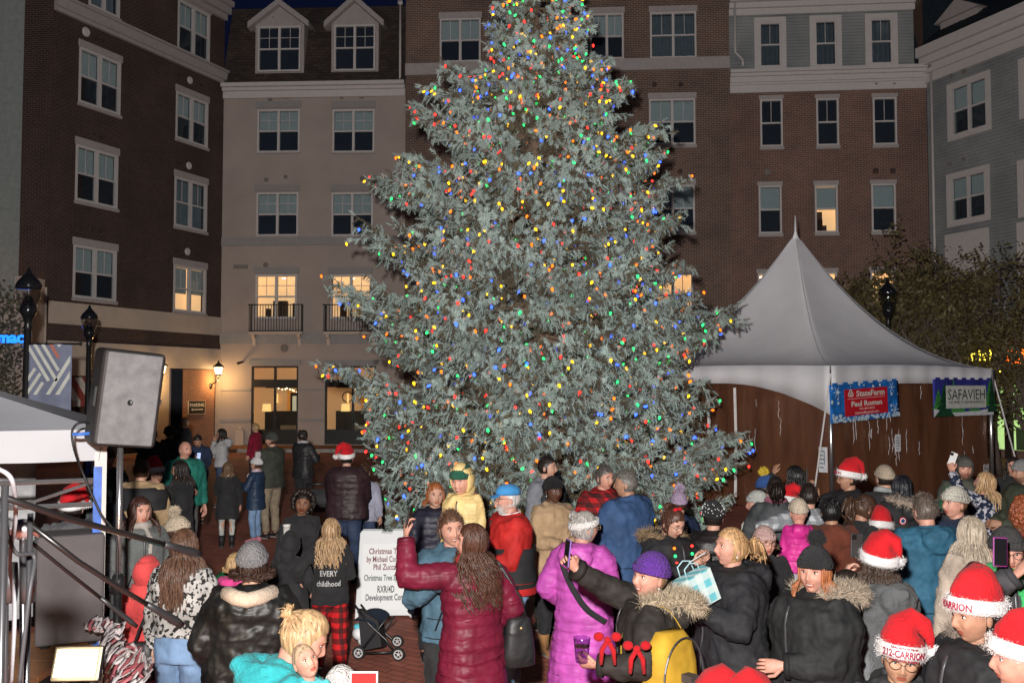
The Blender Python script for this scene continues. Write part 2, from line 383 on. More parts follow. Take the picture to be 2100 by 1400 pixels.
# --- A: dark red brick building receding on the left
A1 = at(452, 700, 40.0); tA = math.atan((1862-1050)/F)
Adir = Vector((math.sin(tA), math.cos(tA), 0)); LA = 8.75
A0 = A1-Adir*LA
fa = Facade((A0.x, A0.y), (A1.x, A1.y), 'dark red brick apartment building receding along the left of the plaza', 'brick_apartment_building', 6)
for r in [(161, 247, 112, 224, 2, .5, 0), (154, 241, 307, 420, 2, .5, 0), (149, 238, 508, 614, 2, .5, 0), (360, 426, 199, 294, 2, .5, 0),
          (357, 424, 370, 470, 2, 0, 0), (355, 422, 547, 641, 2, .62, 1), (364, 430, 14, 116, 2, .5, 0), (182, 246, -85, 26, 2, 0, 0)]:
    fa.win(r[0], r[1], r[2], r[3], n=r[4], blind=r[5], lit=r[6], curt=(r[5] == 0), fr=.09, lintel=.26)
zc0 = fa.uv(437, 164)[1]; zc1 = zc0+.55
zb1 = fa.uv(452, 651)[1]; zs1 = fa.uv(452, 688)[1]; zs0 = fa.uv(452, 716)[1]; zt = 18.9
op = fa.rect(345, 449, 752, 905); op = (op[0], fa.L-.02, 0, fa.uv(400, 756)[1])
fa.holes.append(op)
shop = (fa.uv(100, 800)[0], fa.uv(300, 800)[0], .05, fa.uv(140, 776)[1]+.1); fa.holes.append(shop)
fa.wall(M_BRA, zb1, zc0); fa.wall(M_BRA, zc1, zt); fa.wall(M_LIME, zs1+.002, zb1-.002, y=-.05, name='limestone_band')
fa.wall(M_BRA, zs0+.002, zs1, name='brick_strip'); fa.wall(M_LIME, 0, zs0, y=-.04, name='limestone_base')
fa.band(M_TRIMD, zc0, zc1, out=.3, name='cornice', steps=[(0, .25, .12), (.25, .85, .2), (.85, 1, .3)])
fa.band(M_TRIMD, zt-.75, zt, out=.4, name='eave', steps=[(0, .3, .15), (.3, .7, .35), (.7, 1, .5)])
fa.core(zt).build('building_shell', [M_ROOMSHADE, M_BRA], fa.root)
fa.vents([(176, 66, .17), (389, 165, .15), (387, 340, .15), (384, 516, .15)], M_WHITE)
fa.vents([(326, 221, .15)], M_BRA); fa.vents([(196, 80, -.06), (210, 86, -.06), (192, 276, -.06), (207, 282, -.06), (190, 470, -.06), (205, 474, -.06), (365, 155, -.06), (412, 175, -.06), (365, 335, -.06), (412, 352, -.06), (362, 514, -.06), (404, 524, -.06)])
# brick pier, parking sign, passage behind the opening
m = MB(); px0 = fa.uv(383, 800)[0]; px1 = fa.uv(441, 800)[0]; m.box((px0, -.03, 0), (fa.L-.35, .2, op[3]-.03)); m.build('brick_pier', M_BRP, fa.root)
m = MB(); m.box((op[0]-.3, 1.9, 0), (px0+1, 1.95, op[3])); m.box((px0-.9, .3, 0), (px0-.55, 1.2, op[3]-.02)); m.build('passage_wall', M_STUC, fa.root)
m = MB(); m.box((px0-1.35, .35, 0), (px0-1.3, 1.25, 2.5)); m.build('dark_door', mat('dark door', (.03, .03, .025), .4), fa.root)
x0, x1, z0, z1 = fa.rect(384, 417, 822, 848)
sg = thing('parking_sign', 'small black parking sign with an arrow on the brick pier', 'sign', fa.A+fa.u*((x0+x1)/2)+fa.inw*(-.08)+Vector((0, 0, (z0+z1)/2)), fa.rz)
w, h = (x1-x0)/2, (z1-z0)/2; m = MB(); m.box((-w, 0, -h), (w, .03, h)); m.build('sign_panel', mat('sign black', (.03, .022, .018), .5), sg)
m = MB(); m.box((-w-.02, -.01, h), (w+.02, .04, h+.02)); m.box((-w-.02, -.01, -h-.02), (w+.02, .04, -h)); m.box((-w-.02, -.01, -h), (-w, .04, h)); m.box((w, -.01, -h), (w+.02, .04, h)); m.build('frame', mat('sign brass', (.55, .42, .28), .5), sg)
m = MB(); put_text(m, 'PARKING', h*.75, (0, -.004, h*.35), (1, 0, 0), (0, 0, 1), sx=1.05, bold=True)
m.box((-w*.6, -.008, -h*.42), (w*.75, -.001, -h*.25)); m.prism([(-w*.75, -.008, -h*.33), (-w*.5, -.008, -h*.1), (-w*.5, -.008, -h*.56)], (0, .007, 0)); m.build('lettering', mat('sign letters', (.75, .65, .5), .5), sg)
# awning shop front in the left part
m = MB(); a, b, c, d = shop
for k in range(14):
    xx = a+(b-a)*k/14; m.add([(xx, -.1, d-.05), (xx+(b-a)/14, -.1, d-.05), (xx+(b-a)/14, -.75, d-.85), (xx, -.75, d-.85), (xx, -.75, d-1.05), (xx+(b-a)/14, -.75, d-1.05)], [(0, 3, 2, 1), (3, 4, 5, 2)], [k % 2, k % 2])
m.build('awning', [mat('awning red', (.28, .05, .04), .8), mat('awning cream', (.6, .55, .48), .8)], fa.root)
m = MB(); m.box((a, .3, c), (b, .34, c+1.0), 0)
for k in range(7): xx = a+(b-a)*k/6; m.box((xx-.05, .2, c), (xx+.05, .3, d), 0)
m.poly([(a, 1.6, c), (b, 1.6, c), (b, 1.6, d), (a, 1.6, d)], 1)
for k in range(9): xx = a+(b-a)*(k+.5)/9; m.ball((xx, 1.2, c+1.75+.1*(k % 3)), .09, 8, 6, 2)
m.build('shop_front', [M_BLACK, emit('glowing shop wall', (1, .4, .12), .12), emit('shop bulb', (1, .6, .25), 6)], fa.root)  # back wall glows by itself, standing in for light inside the shop

# --- far left: return wall of the brick building and the grey block beside it, with a white roof terrace
fb = Facade((A0.x-1.05, A0.y+.1), (A0.x, A0.y), 'narrow dark brick return wall at the far left', 'brick_return_building', 5)
fb.wall(M_BRA, 3+2.9, 17); fb.wall(M_LIME, 0, 5.9, y=-.03, name='limestone_base'); fb.core(17).build('building_shell', [M_ROOMSHADE, M_BRA], fb.root)
fg = Facade((A0.x-9, A0.y+.3), (A0.x-1.07, A0.y+.25), 'plain grey clapboard building at the far left edge', 'grey_building', 6)
fg.wall(mat('dull grey siding', srgb(132, 138, 136), .9, bump=.2), 0, 18); fg.core(18).build('building_shell', [M_ROOMSHADE, M_SIDING], fg.root)
# white terrace box in front with railing and bulbs
tb = Facade((A0.x-5, A0.y-1.2), (A0.x-.05, A0.y-1.2), 'white rendered shop block with a railed roof terrace at far left', 'terrace_building', 1.4)
zt2 = tb.uv(60, 566)[1]; m = MB(); m.box((tb.uv(30, 600)[0], 0, 0), (tb.L, 1.1, zt2)); m.box((0, 0, 0), (tb.uv(30, 600)[0]-.01, 1.1, zt2-.75)); m.build('wall', mat('terrace render', srgb(178, 160, 150), .8), tb.root)
m = MB(); zr = zt2-.05
for k in range(24): xx = .1+k*.16; m.box((xx, .02, zt2-.75), (xx+.03, .05, zr))
m.box((0, 0, zr), (4, .07, zr+.05)); m.build('railing', M_BLACK, tb.root)
m = MB()
for k in range(16): m.ball((.2+k*.23, 0, zr+.15+.06*(k % 2)), .035, 8, 6)
m.build('fairy_light_string', emit('terrace bulb', (1, .35, .12), 14), tb.root)
# blue shop lettering
ns = thing('pharmacy_sign', 'glowing blue illuminated pharmacy lettering at the left edge', 'sign', at(0, 691, 29.2), 0)
m = MB(); put_text(m, 'Pharmacy', .5, (0, 0, 0), (1, 0, 0), (0, 0, 1), bold=True, align='RIGHT', extrude=.03); oo = m.build('lettering', emit('blue neon', (.015, .20, 1.0), 1.6), ns); oo.location = (.95, 0, -.02)
m = MB(); m.box((-1.6, .04, -.05), (.9, .06, .05)); m.build('rail', M_BLACK, ns)
# ivy bush under it
def leafcloud(m, n, fn, size, mi=0, flat=1.0):
    c = np.array([fn() for _ in range(n)]); d = rng.normal(size=(n, 3)); d /= np.linalg.norm(d, axis=1, keepdims=True)
    e = np.cross(d, rng.normal(size=(n, 3))); e /= np.linalg.norm(e, axis=1, keepdims=True); s = size*rng.uniform(.6, 1.3, n)[:, None]
    V = np.stack([c-d*s, c+e*s*.5, c+d*s, c-e*s*.5], 1).reshape(-1, 3)
    m.add(V, [(4*i, 4*i+1, 4*i+2, 4*i+3) for i in range(n)], mi)
M_IVY = mat('dry ivy leaf', (.085, .08, .05), .7, var=.5, scale=9)
m = MB(); p0 = at(14, 700, 29.9)
leafcloud(m, 5200, lambda: (p0.x+rng.uniform(-2.2, .42+.25*math.sin(rng.uniform(0, 6))), p0.y+rng.uniform(-.2, .25), rng.uniform(0.2, at(0, 595, 29.9).z+.2*rng.normal())), .075)
tag(m.build('ivy', M_IVY), 'brownish ivy climbing the wall at the far left edge', 'ivy')

# --- B: pale stucco building with mansard roof
fp = Facade(tuple(at(452, 700, 40.0).xy), tuple(at(829, 700, 39.6).xy), 'cream stucco apartment building with shingled mansard roof and two dormers', 'stucco_apartment_building', 8)
for a in [(528, 615), (682, 768)]:
    fp.win(*a, 225, 313, mun=2, blind=(.5 if a[0] < 600 else .5), lintel=0, sill=.06, fr=.075)
    fp.win(a[0]-2, a[1]-3, 395, 484, mun=2, blind=.5, lintel=0, sill=.06, fr=.075)
    fp.win(a[0]-4, a[1]-6, 563, 653, mun=2, blind=0, lit=1, lintel=0, sill=.06, fr=.08)
zE = fp.uv(640, 187)[1]
sf = []
for a, b in [(515, 611), (666, 770)]:
    x0, x1, z0, z1 = fp.rect(a, b, 750, 911); sf.append((x0, x1, z0, z1)); fp.holes.append((x0, x1, z0, z1))
fp.wall(M_STUC, 0, zE)
for y0, y1, o, nm_ in [(486, 503, .07, 'band'), (682, 704, .1, 'band')]:
    fp.band(M_STUC2, fp.uv(640, y1)[1], fp.uv(640, y0)[1], out=o, name=nm_)
for y0, y1 in [(797, 801), (859, 864)]:
    z0, z1 = fp.uv(640, y1)[1], fp.uv(640, y0)[1]
    for xa, xb in [(0, sf[0][0]-.04), (sf[0][1]+.04, sf[1][0]-.04), (sf[1][1]+.04, fp.L)]: fp.band(M_STUC2, z0, z1, xa, xb, out=.035, name='moulding')
for x0, x1, z0, z1 in [fp.rect(525, 618, 208, 222), fp.rect(680, 770, 208, 222), fp.rect(523, 614, 379, 392), fp.rect(677, 768, 379, 392), fp.rect(521, 613, 548, 561), fp.rect(672, 764, 548, 561)]+[(s[0]-.1, s[1]+.1, s[3]+.02, s[3]+.25) for s in sf]:
    fp.band(M_STUC2, z0, z1, x0, x1, out=.06, name='window_head')
fp.band(mat('stone plinth', (.42, .36, .3), .8), 0.0, fp.uv(640, 912)[1], 0, fp.L, out=.06, name='plinth')
fp.core(zE).build('building_shell', [M_ROOMSHADE, M_STUC], fp.root)
fp.band(M_WHITE, zE, fp.uv(640, 173)[1], 0, fp.L, out=.4, name='gutter', steps=[(-1, 0, .12), (0, .45, .25), (.45, 1, .42)])
# mansard: steep shingled slope
zm0 = fp.uv(640, 173)[1]; zm1 = fp.uv(640, 14)[1]+.35
m = MB(); m.poly([(0, -.2, zm0), (fp.L, -.2, zm0), (fp.L, .95, zm1), (0, .95, zm1)]); m.poly([(0, .95, zm1), (fp.L, .95, zm1), (fp.L, 7, zm1+.9), (0, 7, zm1+.9)])
m.build('mansard_roof', M_SLATE, fp.root)
for a, b, yt, yb, gy in [(524, 622, 55, 148, 2), (680, 775, 52, 146, -3)]:
    x0, x1, z0, z1 = fp.rect(a, b, yt, yb, -.1); xm = (x0+x1)/2
    zg = fp.uv(570, gy, -.1)[1]; d = MB(); ze = z1+.35
    d.poly([(x0-.02, -.05, z0-.1), (x1+.02, -.05, z0-.1), (x1+.02, -.05, ze), (xm, -.05, zg-.22), (x0-.02, -.05, ze)]); d.poly([(x0-.02, -.05, z0-.1), (x0-.02, -.05, ze), (x0-.02, 2, ze), (x0-.02, 2, z0-.1)]); d.poly([(x1+.02, -.05, z0-.1), (x1+.02, 2, z0-.1), (x1+.02, 2, ze), (x1+.02, -.05, ze)])
    dr = d.build('dormer', M_TRIMD, fp.root)
    rf = MB(); s_ = (zg-ze)/(xm-x0)
    for sgn in (-1, 1):
        ex = xm+sgn*((x1-x0)/2+.28); ez = zg-s_*((x1-x0)/2+.28)
        rf.prism([(xm, -.35, zg+.02), (ex, -.35, ez), (ex, -.35, ez-.26), (xm, -.35, zg-.25)], (0, .5, 0)); rf.prism([(xm, .152, zg), (ex, .152, ez), (ex, .152, ez-.1), (xm, .152, zg-.1)], (0, 3, 0))
    rf.build('dormer_roof', M_TRIMD, dr)
    fp.window(x0+.12, x1-.1, z0, z1, mun=2, blind=0.5 if a < 600 else 0, lintel=0, sill=0, fr=.075, y=-.14, hole=False, curt=False)
    t = MB(); t.poly([(x0+.1, -.052, z0), (x1-.1, -.052, z0), (x1-.1, -.052, z1), (x0+.1, -.052, z1)]); t.build('dormer_shade_sheet', M_ROOMSHADE, dr)  # dark sheet close behind the panes, coloured as the shade inside
fp.vents([(554, 204, .1), (587, 197, -.12), (701, 200, -.07), (742, 198, -.1), (546, 369, -.08), (586, 363, .08), (743, 366, -.1), (545, 543, .1), (583, 714, .17), (560, 37, -.05)], M_VENT)
m = MB(); x0, x1, z0, z1 = fp.rect(479, 508, 543, 551); m.box((x0, -.03, z0), (x1, -.001, z1)); m.build('vent', M_VENT, fp.root)
# juliet balconies
for a, b in [(511, 618), (664, 771)]:
    x0, x1, z0, z1 = fp.rect(a, b, 624, 679, -.35); m = MB(); n = int((x1-x0)/.115)
    for k in range(n+1): xx = x0+(x1-x0)*k/n; m.box((xx-.011, -.36, z0+.04), (xx+.011, -.338, z1-.03))
    m.box((x0-.05, -.375, z1-.03), (x1+.05, -.325, z1+.01)); m.box((x0-.02, -.37, z0), (x1+.02, -.33, z0+.04))
    for xx in (x0, x1-.03):
        m.box((xx, -.325, z1-.03), (xx+.03, -.01, z1)); m.box((xx, -.325, z0), (xx+.03, -.01, z0+.03))
        for q in range(3): m.box((xx+.005, -.25+q*.1, z0+.03), (xx+.025, -.23+q*.1, z1-.03))
    bo = m.build('balcony_railing', M_BLACK, fp.root)
    m = MB(); m.box((x0-.02, -.36, z0-.12), (x1+.02, -.12, z0-.02))
    for xx in (x0+.08, x1-.2): m.prism([(xx, -.1, z0-.12), (xx, -.33, z0-.12), (xx, -.28, z0-.25), (xx, -.17, z0-.3), (xx, -.1, z0-.6)], (.13, 0, 0))
    m.build('balcony_ledge', M_LIME, bo)
# shop windows with the lit lounge behind
SH = [emit('lounge glowing wall', (1, .60, .30), .075), mat('shop window frame', (.02, .021, .02), .4), emit('lamp shade', (1, .66, .24), .8), mat('lounge dark wood', (.025, .018, .013), .5), emit('lounge bulb', (1, .75, .4), 12), emit('lounge glowing picture', (.7, .68, .5), .28), mat('lounge sofa', (.3, .22, .14), .8), emit('lounge glowing ceiling', (1, .52, .2), .12), emit('lounge glowing wood', (1, .40, .08), .11)]  # wall, ceiling, wood and picture emit, lamplight is put into their colours
for si, (x0, x1, z0, z1) in enumerate(sf):
    m = MB(); f = .07; zr = z0+(z1-z0)*.735; xm = (x0+x1)/2 if si == 0 else x0+(x1-x0)*.55
    for q in [((x0, .02, z0), (x0+f, .15, z1)), ((x1-f, .02, z0), (x1, .15, z1)), ((x0+f, .02, z0), (x1-f, .15, z0+.1)), ((x0+f, .02, z1-f), (x1-f, .15, z1)), ((x0+f, .01, zr-.02), (x1-f, .16, zr+.3)), ((xm-.04, .015, z0+.1), (xm+.04, .155, zr-.02)), ((xm-.04, .015, zr+.3), (xm+.04, .155, z1-f)), ((x0+f, .018, z0+.1), (xm-.04, .152, z0+.62)), ((xm+.04, .018, z0+.1), (x1-f, .152, z0+.62))]: m.box(*q)
    so_ = m.build('shop_window', SH[1], fp.root)
    m = MB(); m.poly([(x0, .1, z0+.6), (x1, .1, z0+.6), (x1, .1, z1), (x0, .1, z1)]); m.build('pane', glassmat('shop glass', (.82, .84, .8)), so_)
    m = MB(); D = 1.85; a, b = x0-.5, x1+.5
    m.poly([(a, D, 0), (b, D, 0), (b, D, z1+.2), (a, D, z1+.2)], 0); m.poly([(a, .3, 0), (a, D, 0), (a, D, z1+.2), (a, .3, z1+.2)], 0); m.poly([(b, .3, 0), (b, D, 0), (b, D, z1+.2), (b, .3, z1+.2)], 0)
    m.poly([(a, .3, z1+.2), (a, D, z1+.2), (b, D, z1+.2), (b, .3, z1+.2)], 7); m.poly([(a, .3, .3), (b, .3, .3), (b, D, .3), (a, D, .3)], 3)
    m.box((x0+.1, 1.55, z0+.5), (x1+.3, 1.8, z0+1.35), 3); m.box((x0+.9, 1.2, z0+.2), (x1-.1, 1.5, z0+.75), 6)
    lx = x0+.35+.3*si; m.lathe([(.2, 0), (.17, .32)], (lx, 1.0, z0+1.35), 14, 2); m.tube([(lx, 1.0, z0), (lx, 1.0, z0+1.4)], .015, 6, 3)
    m.box((x1-1.0, 1.846, z0+.9), (x1+.2, 1.849, z0+2.25), 8); m.box((x0+.55, 1.7, z0+1.7), (x0+.62, 1.75, z0+2.1), 2); m.box((x0+.1, 1.6, z0+2.35), (x1+.3, 1.8, z0+2.5), 3); m.box((x1-.75, 1.8, z0+1.35), (x1-.22, 1.83, z0+2.0), 5); m.box((x1-.85, 1.83, z0+1.2), (x1-.08, 1.845, z0+2.15), 3)
    rn = random.Random(si+3)
    for k in range(9): m.ball((x1-.2-.1*k+rn.uniform(-.04, .04), .8+rn.uniform(-.2, .2), z0+2.25+rn.uniform(-.08, .12)), .022, 6, 5, 4)
    if si: m.lathe([(.2, -.01), (.24, -.01), (.24, .01), (.2, .01), (.2, -.01)], (0, 0, 0), 20, 3, M=Matrix.Translation((lx-.1, 1.8, z0+1.95)) @ Matrix.Rotation(PI/2, 4, 'X'), cap=False)
    m.build('lounge_interior', SH, so_)
# small lights/utility on wall
m = MB(); x, z = fp.uv(497, 742); m.tube([(x-.0, -.02, z), (x-.05, -.3, z-.06)], .05, 8); m.ball((x-.06, -.33, z-.06), .07, 8, 6); m.build('floodlight', M_VENTD, fp.root)
m = MB(); x, z = fp.uv(494, 905); m.box((x-.17, -.2, 0), (x+.17, -.07, .75)); m.ball((x, -.12, .8), .1, 8, 6); m.build('utility_box', M_LIME, fp.root)
downpipe(fp, 822, 12, 175, False)

# --- C: tall brown brick building behind the tree
fc = Facade(tuple(at(829, 700, 38.9).xy), tuple(at(1502, 700, 38.0).xy), 'tall brown brick apartment building directly behind the tree', 'tall_brick_building', 8)
for a, b, c, d, bl, lit in [(902, 986, 38, 128, .5, 0), (1210, 1279, 28, 122, .5, 0), (1333, 1428, 25, 120, 0, 0), (1331, 1426, 203, 297, .5, 0), (1335, 1425, 380, 475, .5, 0), (1338, 1422, 560, 652, 0, 1), (1045, 1085, 580, 652, 0, 1), (1000, 1085, 205, 297, .5, 0), (1000, 1085, 382, 475, .5, 0), (1180, 1270, 562, 652, 0, 1)]:
    fc.win(a, b, c, d, blind=bl, lit=lit, curt=(bl == 0 and not lit), mun=1, lintel=.25, sill=.15, fr=.075)
fc.holes.append((*fc.rect(900, 1000, 760, 910)[:2], .2, fc.uv(950, 760)[1]))
fc.wall(M_BRB, 0, 19.9); fc.core(19.9).build('building_shell', [M_ROOMSHADE, M_BRB], fc.root)
z1_, z0_ = fc.uv(1200, 124)[1], fc.uv(1200, 148)[1]; fc.band(M_TRIMD, z0_, z1_, out=.12, name='stone_band')
z1_, z0_ = fc.uv(1200, 201)[1], fc.uv(1200, 205)[1]
fc.vents([(1342, 174, .1), (1396, 174, .1), (1395, 352, .1), (1330, 352, .1)], M_BRA)
fc.band(M_TRIMD, 18.9, 19.8, out=.3, name='cornice', steps=[(0, .3, .12), (.3, .8, .22), (.8, 1, .35)])

# --- D: red brick building with clapboard top floor on the right
fr_ = Facade(tuple(at(1502, 700, 37.95).xy), tuple(at(1910, 700, 37.25).xy), 'red brick building with white cornice and grey clapboard top storey on the right', 'red_brick_building', 8)
for i, (a, b) in enumerate([(1559, 1605), (1674, 1720), (1790, 1839)]):
    dy = -4*i/2
    fr_.win(a, b, 204+dy, 301+dy, n=1, blind=0, mun=1, lintel=.16, sill=.14, fr=.07, curt=False)
    fr_.win(a-3, b-2, 381+dy, 479+dy, n=1, blind=.5, mun=0, lintel=.16, sill=.14, fr=.07, lit=0 if i != 1 else 1)
    fr_.win(a-5, b-3, 560+dy, 640+dy, n=1, blind=.0, mun=0, lintel=.16, sill=.14, fr=.07, lit=1)
zc = fr_.uv(1700, 187)[1]; zct = fr_.uv(1700, 143)[1]; ztop = fr_.uv(1700, 20)[1]
top = [fr_.rect(a, b, c, d) for a, b, c, d in [(1558, 1603, 44, 136), (1672, 1717, 40, 134), (1786, 1832, 36, 130)]]
for r in top: fr_.window(*r, n=1, blind=0, mun=1, lintel=0, sill=0, fr=.07, side=.2, y=.12, curt=True)
fr_.wall(M_BRC, 0, zc); fr_.wall(M_SIDING, zct, ztop+.6, y=.12, x1=fr_.uv(1876, 80)[0], name='clapboard_wall')
fr_.core(ztop+.4).build('building_shell', [M_ROOMSHADE, M_BRC], fr_.root)
fr_.band(M_WHITE, zc, zct, 0, fr_.L, out=.35, name='cornice', steps=[(0, .35, .08), (.35, .45, .14), (.45, .7, .2), (.7, .85, .3), (.85, 1, .4)])
fr_.band(mat('copper flashing', (.3, .12, .06), .4, metal=.6), zct+.002, zct+.05, 0, fr_.uv(1880, 80)[0], out=.3, name='flashing', y=.3)
fr_.band(M_WHITE, ztop-.12, ztop+.75, 0, fr_.uv(1876, 10)[0], out=.4, name='top_cornice', steps=[(0, .3, .02), (.3, .55, .15), (.55, 1, .35)])
fr_.vents([(1575, 181, .14), (1574, 353, .13), (1796, 174, -.07), (1833, 174, -.07), (1577, 558, .13)], M_VENT); fr_.vents([(1796, 351, -.1), (1831, 351, -.1)], M_BRA)
downpipe(fr_, 1506, 2, 140); 
# dark sloping roof end between the two right buildings
m = MB(); xa = fr_.uv(1878, 80)[0]
m.poly([(xa, .4, zct+.05), (fr_.L+3, .4, zct+.05), (fr_.L+3, 3, ztop+3), (xa, 3, ztop+3)]); m.build('side_roof', M_ROOF2, fr_.root)

# --- E: grey clapboard building on the far right, turning towards the camera
E0 = at(1911, 700, 37.2); tE = math.atan((300-1050)/F); Ed = Vector((-math.sin(tE)*-1, 0, 0))
Edir = Vector((.36, -.93, 0)).normalized(); E1 = E0+Edir*11
fe_ = Facade((E0.x, E0.y), (E1.x, E1.y), 'grey clapboard building with white trim on the far right', 'clapboard_building', 8)
for a, b, c, d in [(1951, 2025, 168, 270), (1950, 2023, 357, 450), (2099, 2160, 118, 225), (2097, 2160, 330, 430)]:
    fe_.win(a, b, c, d, blind=.5, mun=0, lintel=0, sill=0, side=.17, fr=.07)
zz = fe_.uv(1950, 135)[1]
fe_.holes.append((fe_.uv(2035, 860)[0], fe_.uv(2035, 860)[0]+6, .3, 3.05))
fe_.wall(M_SIDING, 3.4, zz); fe_.wall(M_BRC, 0, 3.4, name='ground_floor_wall'); fe_.core(zz, d0=3.6).build('building_shell', [M_ROOMSHADE, M_SIDING], fe_.root)
x0 = fe_.uv(1940, 540)[0]; x1 = fe_.uv(2030, 540)[0]; m = MB(); m.box((x0, -.04, 4), (x1, -.002, fe_.uv(1980, 475)[1])); x2 = fe_.uv(2088, 540)[0]; m.box((x2, -.04, 4), (x2+1.8, -.002, fe_.uv(2098, 455)[1])); m.build('white_panel', M_WHITE, fe_.root)
fe_.band(M_WHITE, zz, zz+1.0, 0, fe_.L, out=.5, name='cornice', steps=[(-.35, 0, .1), (0, .3, .2), (.3, .6, .38), (.6, 1, .55)])
m = MB(); m.poly([(0, -.5, zz+1), (fe_.L, -.5, zz+1), (fe_.L, 4, zz+4.5), (0, 4, zz+4.5)]); m.build('roof', M_ROOF2, fe_.root)
xd, zd = fe_.uv(1990, 60, 1.2); m = MB(); m.box((xd-.9, .6, zz+1.0), (xd+.9, 3, zd+.45), 0)
m.prism([(xd-1.1, .45, zd+.45), (xd+1.1, .45, zd+.45), (xd, .45, zd+1.1)], (0, 2.5, 0), 0); m.box((xd-.2, .56, zd-.25), (xd+.2, .598, zd+.2), 1); m.box((xd-.015, .54, zd-.25), (xd+.015, .558, zd+.2), 0); m.box((xd-.2, .541, zd-.04), (xd+.2, .557, zd-.01), 0); m.build('dormer', [M_TRIMD, M_ROOMSHADE], fe_.root)
downpipe(fe_, 1914, 140, 640, False)
fe_.vents([(1951, 157, -.08), (1978, 147, -.08), (1949, 337, -.06), (1977, 326, -.06)], M_VENT)
# market interior seen at the right edge
x0 = fe_.uv(2035, 860)[0]; m = MB()
m.poly([(x0-.5, 3.2, 0), (x0+7, 3.2, 0), (x0+7, 3.2, 3.3), (x0-.5, 3.2, 3.3)], 0); m.poly([(x0-.5, .3, 3.2), (x0-.5, 3.2, 3.2), (x0+7, 3.2, 3.2), (x0+7, .3, 3.2)], 0); m.poly([(x0-.5, .3, 0), (x0-.5, 3.2, 0), (x0-.5, 3.2, 3.3), (x0-.5, .3, 3.3)], 0)
m.box((x0-.4, 1.6, .2), (x0+6, 1.7, 1.0), 1); m.box((x0-.4, 1.55, 1.0), (x0+6, 1.75, 1.06), 2)
for k in range(7): m.box((x0+.2+k*.9, 2.9, .4), (x0+.9+k*.9, 3.1, 1.7), 1); m.box((x0+.28+k*.9, 2.86, .5), (x0+.82+k*.9, 2.89, 1.6), 3)
for k in range(6): m.box((x0+.3+k*1.1, 1.6, 1.07), (x0+.55+k*1.1, 1.75, 1.4), 1)
for k in range(8): m.ball((x0+.5+k*.8, 1.5, 2.6), .05, 6, 5, 4)
m.build('shop_interior', [emit('green glowing wall', (.55, .8, .32), .5), mat('fridge dark', (.02, .02, .02), .4), M_WHITE, emit('fridge light', (.55, .75, .6), .5), emit('shop spot', (1, .75, .4), 6)], fe_.root)  # green walls emit, the market's lighting is put into their colour
m = MB()
for k in range(5): m.box((x0+.55+k*1.5, -.05, 0), (x0+.8+k*1.5, .12, 3.1))
m.box((x0-.2, -.3, 3.08), (x0+6.5, .1, 3.3)); m.build('shop_posts', mat('dark timber', (.03, .02, .015), .6), fe_.root)

# --- wall lanterns (lit)
def lantern(loc, rz, label):
    t = thing('wall_lantern', label, 'lantern', loc, rz, 'lit wall lanterns on the brick building')
    m = MB(); m.lathe([(.03, .5), (.05, .42), (.2, .3), (.24, .25), (.2, .24)], (0, -.42, 0), 8); m.lathe([(.13, -.1), (.14, -.06), (.05, -.16)], (0, -.42, 0), 8)
    for k in range(6): a = PI/3*k; m.tube([(.19*math.cos(a), -.42+.19*math.sin(a), .25), (.125*math.cos(a), -.42+.125*math.sin(a), -.07)], .009, 4)
    m.build('cage', M_BLACK, t)
    m = MB(); m.lathe([(.11, -.05), (.17, .22)], (0, -.42, 0), 12); m.build('glass', emit('lantern glass', (1, .72, .4), 7), t, True)
    m = MB(); m.tube([(0, -.42, -.14), (0, -.42, -.25), (0, -.3, -.38), (0, -.15, -.42), (0, -.08, -.55), (0, -.01, -.6)], .028, 6); m.ball((0, -.03, -.55), (.09, .05, .14), 8, 6); m.build('bracket', M_BLACK, t, True)
    l = bpy.data.lights.new('lantern_light', 'POINT'); l.energy = 70; l.color = (1, .6, .22); l.shadow_soft_size = .12; lo = bpy.data.objects.new('lantern_light', l); COL.objects.link(lo); lo.parent = t; lo.location = (0, -.42, -.32)
for px, py, lb in [(331, 760, 'lit black wall lantern left of the passage opening'), (448, 762, 'lit black wall lantern on the brick pier by the cream wall')]:
    x, z = fa.uv(px, py, -.42); lantern(fa.A+fa.u*x+Vector((0, 0, z-.05)), fa.rz, lb)

# --- black street lamps
def street_lamp(px, ptop, Y, H, label, s=1.0):
    p = at(px, ptop, Y); t = thing('street_lamp', label, 'street lamp', (p.x, Y, 0), 0, 'black acorn street lamps'); z = p.z
    m = MB(); m.lathe([(.22, 0), (.2, .15), (.12, .4), (.07, .8), (.055, z-1.2*s), (.07, z-1.18*s), (.05, z-1.1*s), (.07, z-1.0*s)], (0, 0, 0), 14); m.build('pole', M_BLACK, t, True)
    m = MB(); m.lathe([(.04*s, -1.05*s), (.11*s, -.95*s), (.16*s, -.85*s), (.15*s, -.78*s), (.08*s, -.6*s), (.04*s, -.55*s)], (0, 0, z), 14); m.build('fitter', mat('gloss black', (.01, .011, .013), .12, .8), t, True)
    m = MB(); m.lathe([(.13*s, -.8*s), (.2*s, -.62*s), (.225*s, -.45*s), (.21*s, -.37*s)], (0, 0, z), 16, cap=False); m.build('globe', glassmat('lamp globe', (.8, .8, .8), ior=1.6), t, True)
    m = MB(); m.lathe([(.235*s, -.42*s), (.24*s, -.36*s), (.2*s, -.27*s), (.1*s, -.16*s), (.05*s, -.1*s), (.035*s, -.05*s), (.008*s, 0)], (0, 0, z), 16); m.build('cap', MATS['gloss black'], t, True)
    return t
street_lamp(60, 548, 15.0, 4.6, 'tall black acorn street lamp nearest, at the left edge', 0.82)
street_lamp(184, 625, 22.0, 4.6, 'smaller black acorn street lamp behind the loudspeaker', .8)
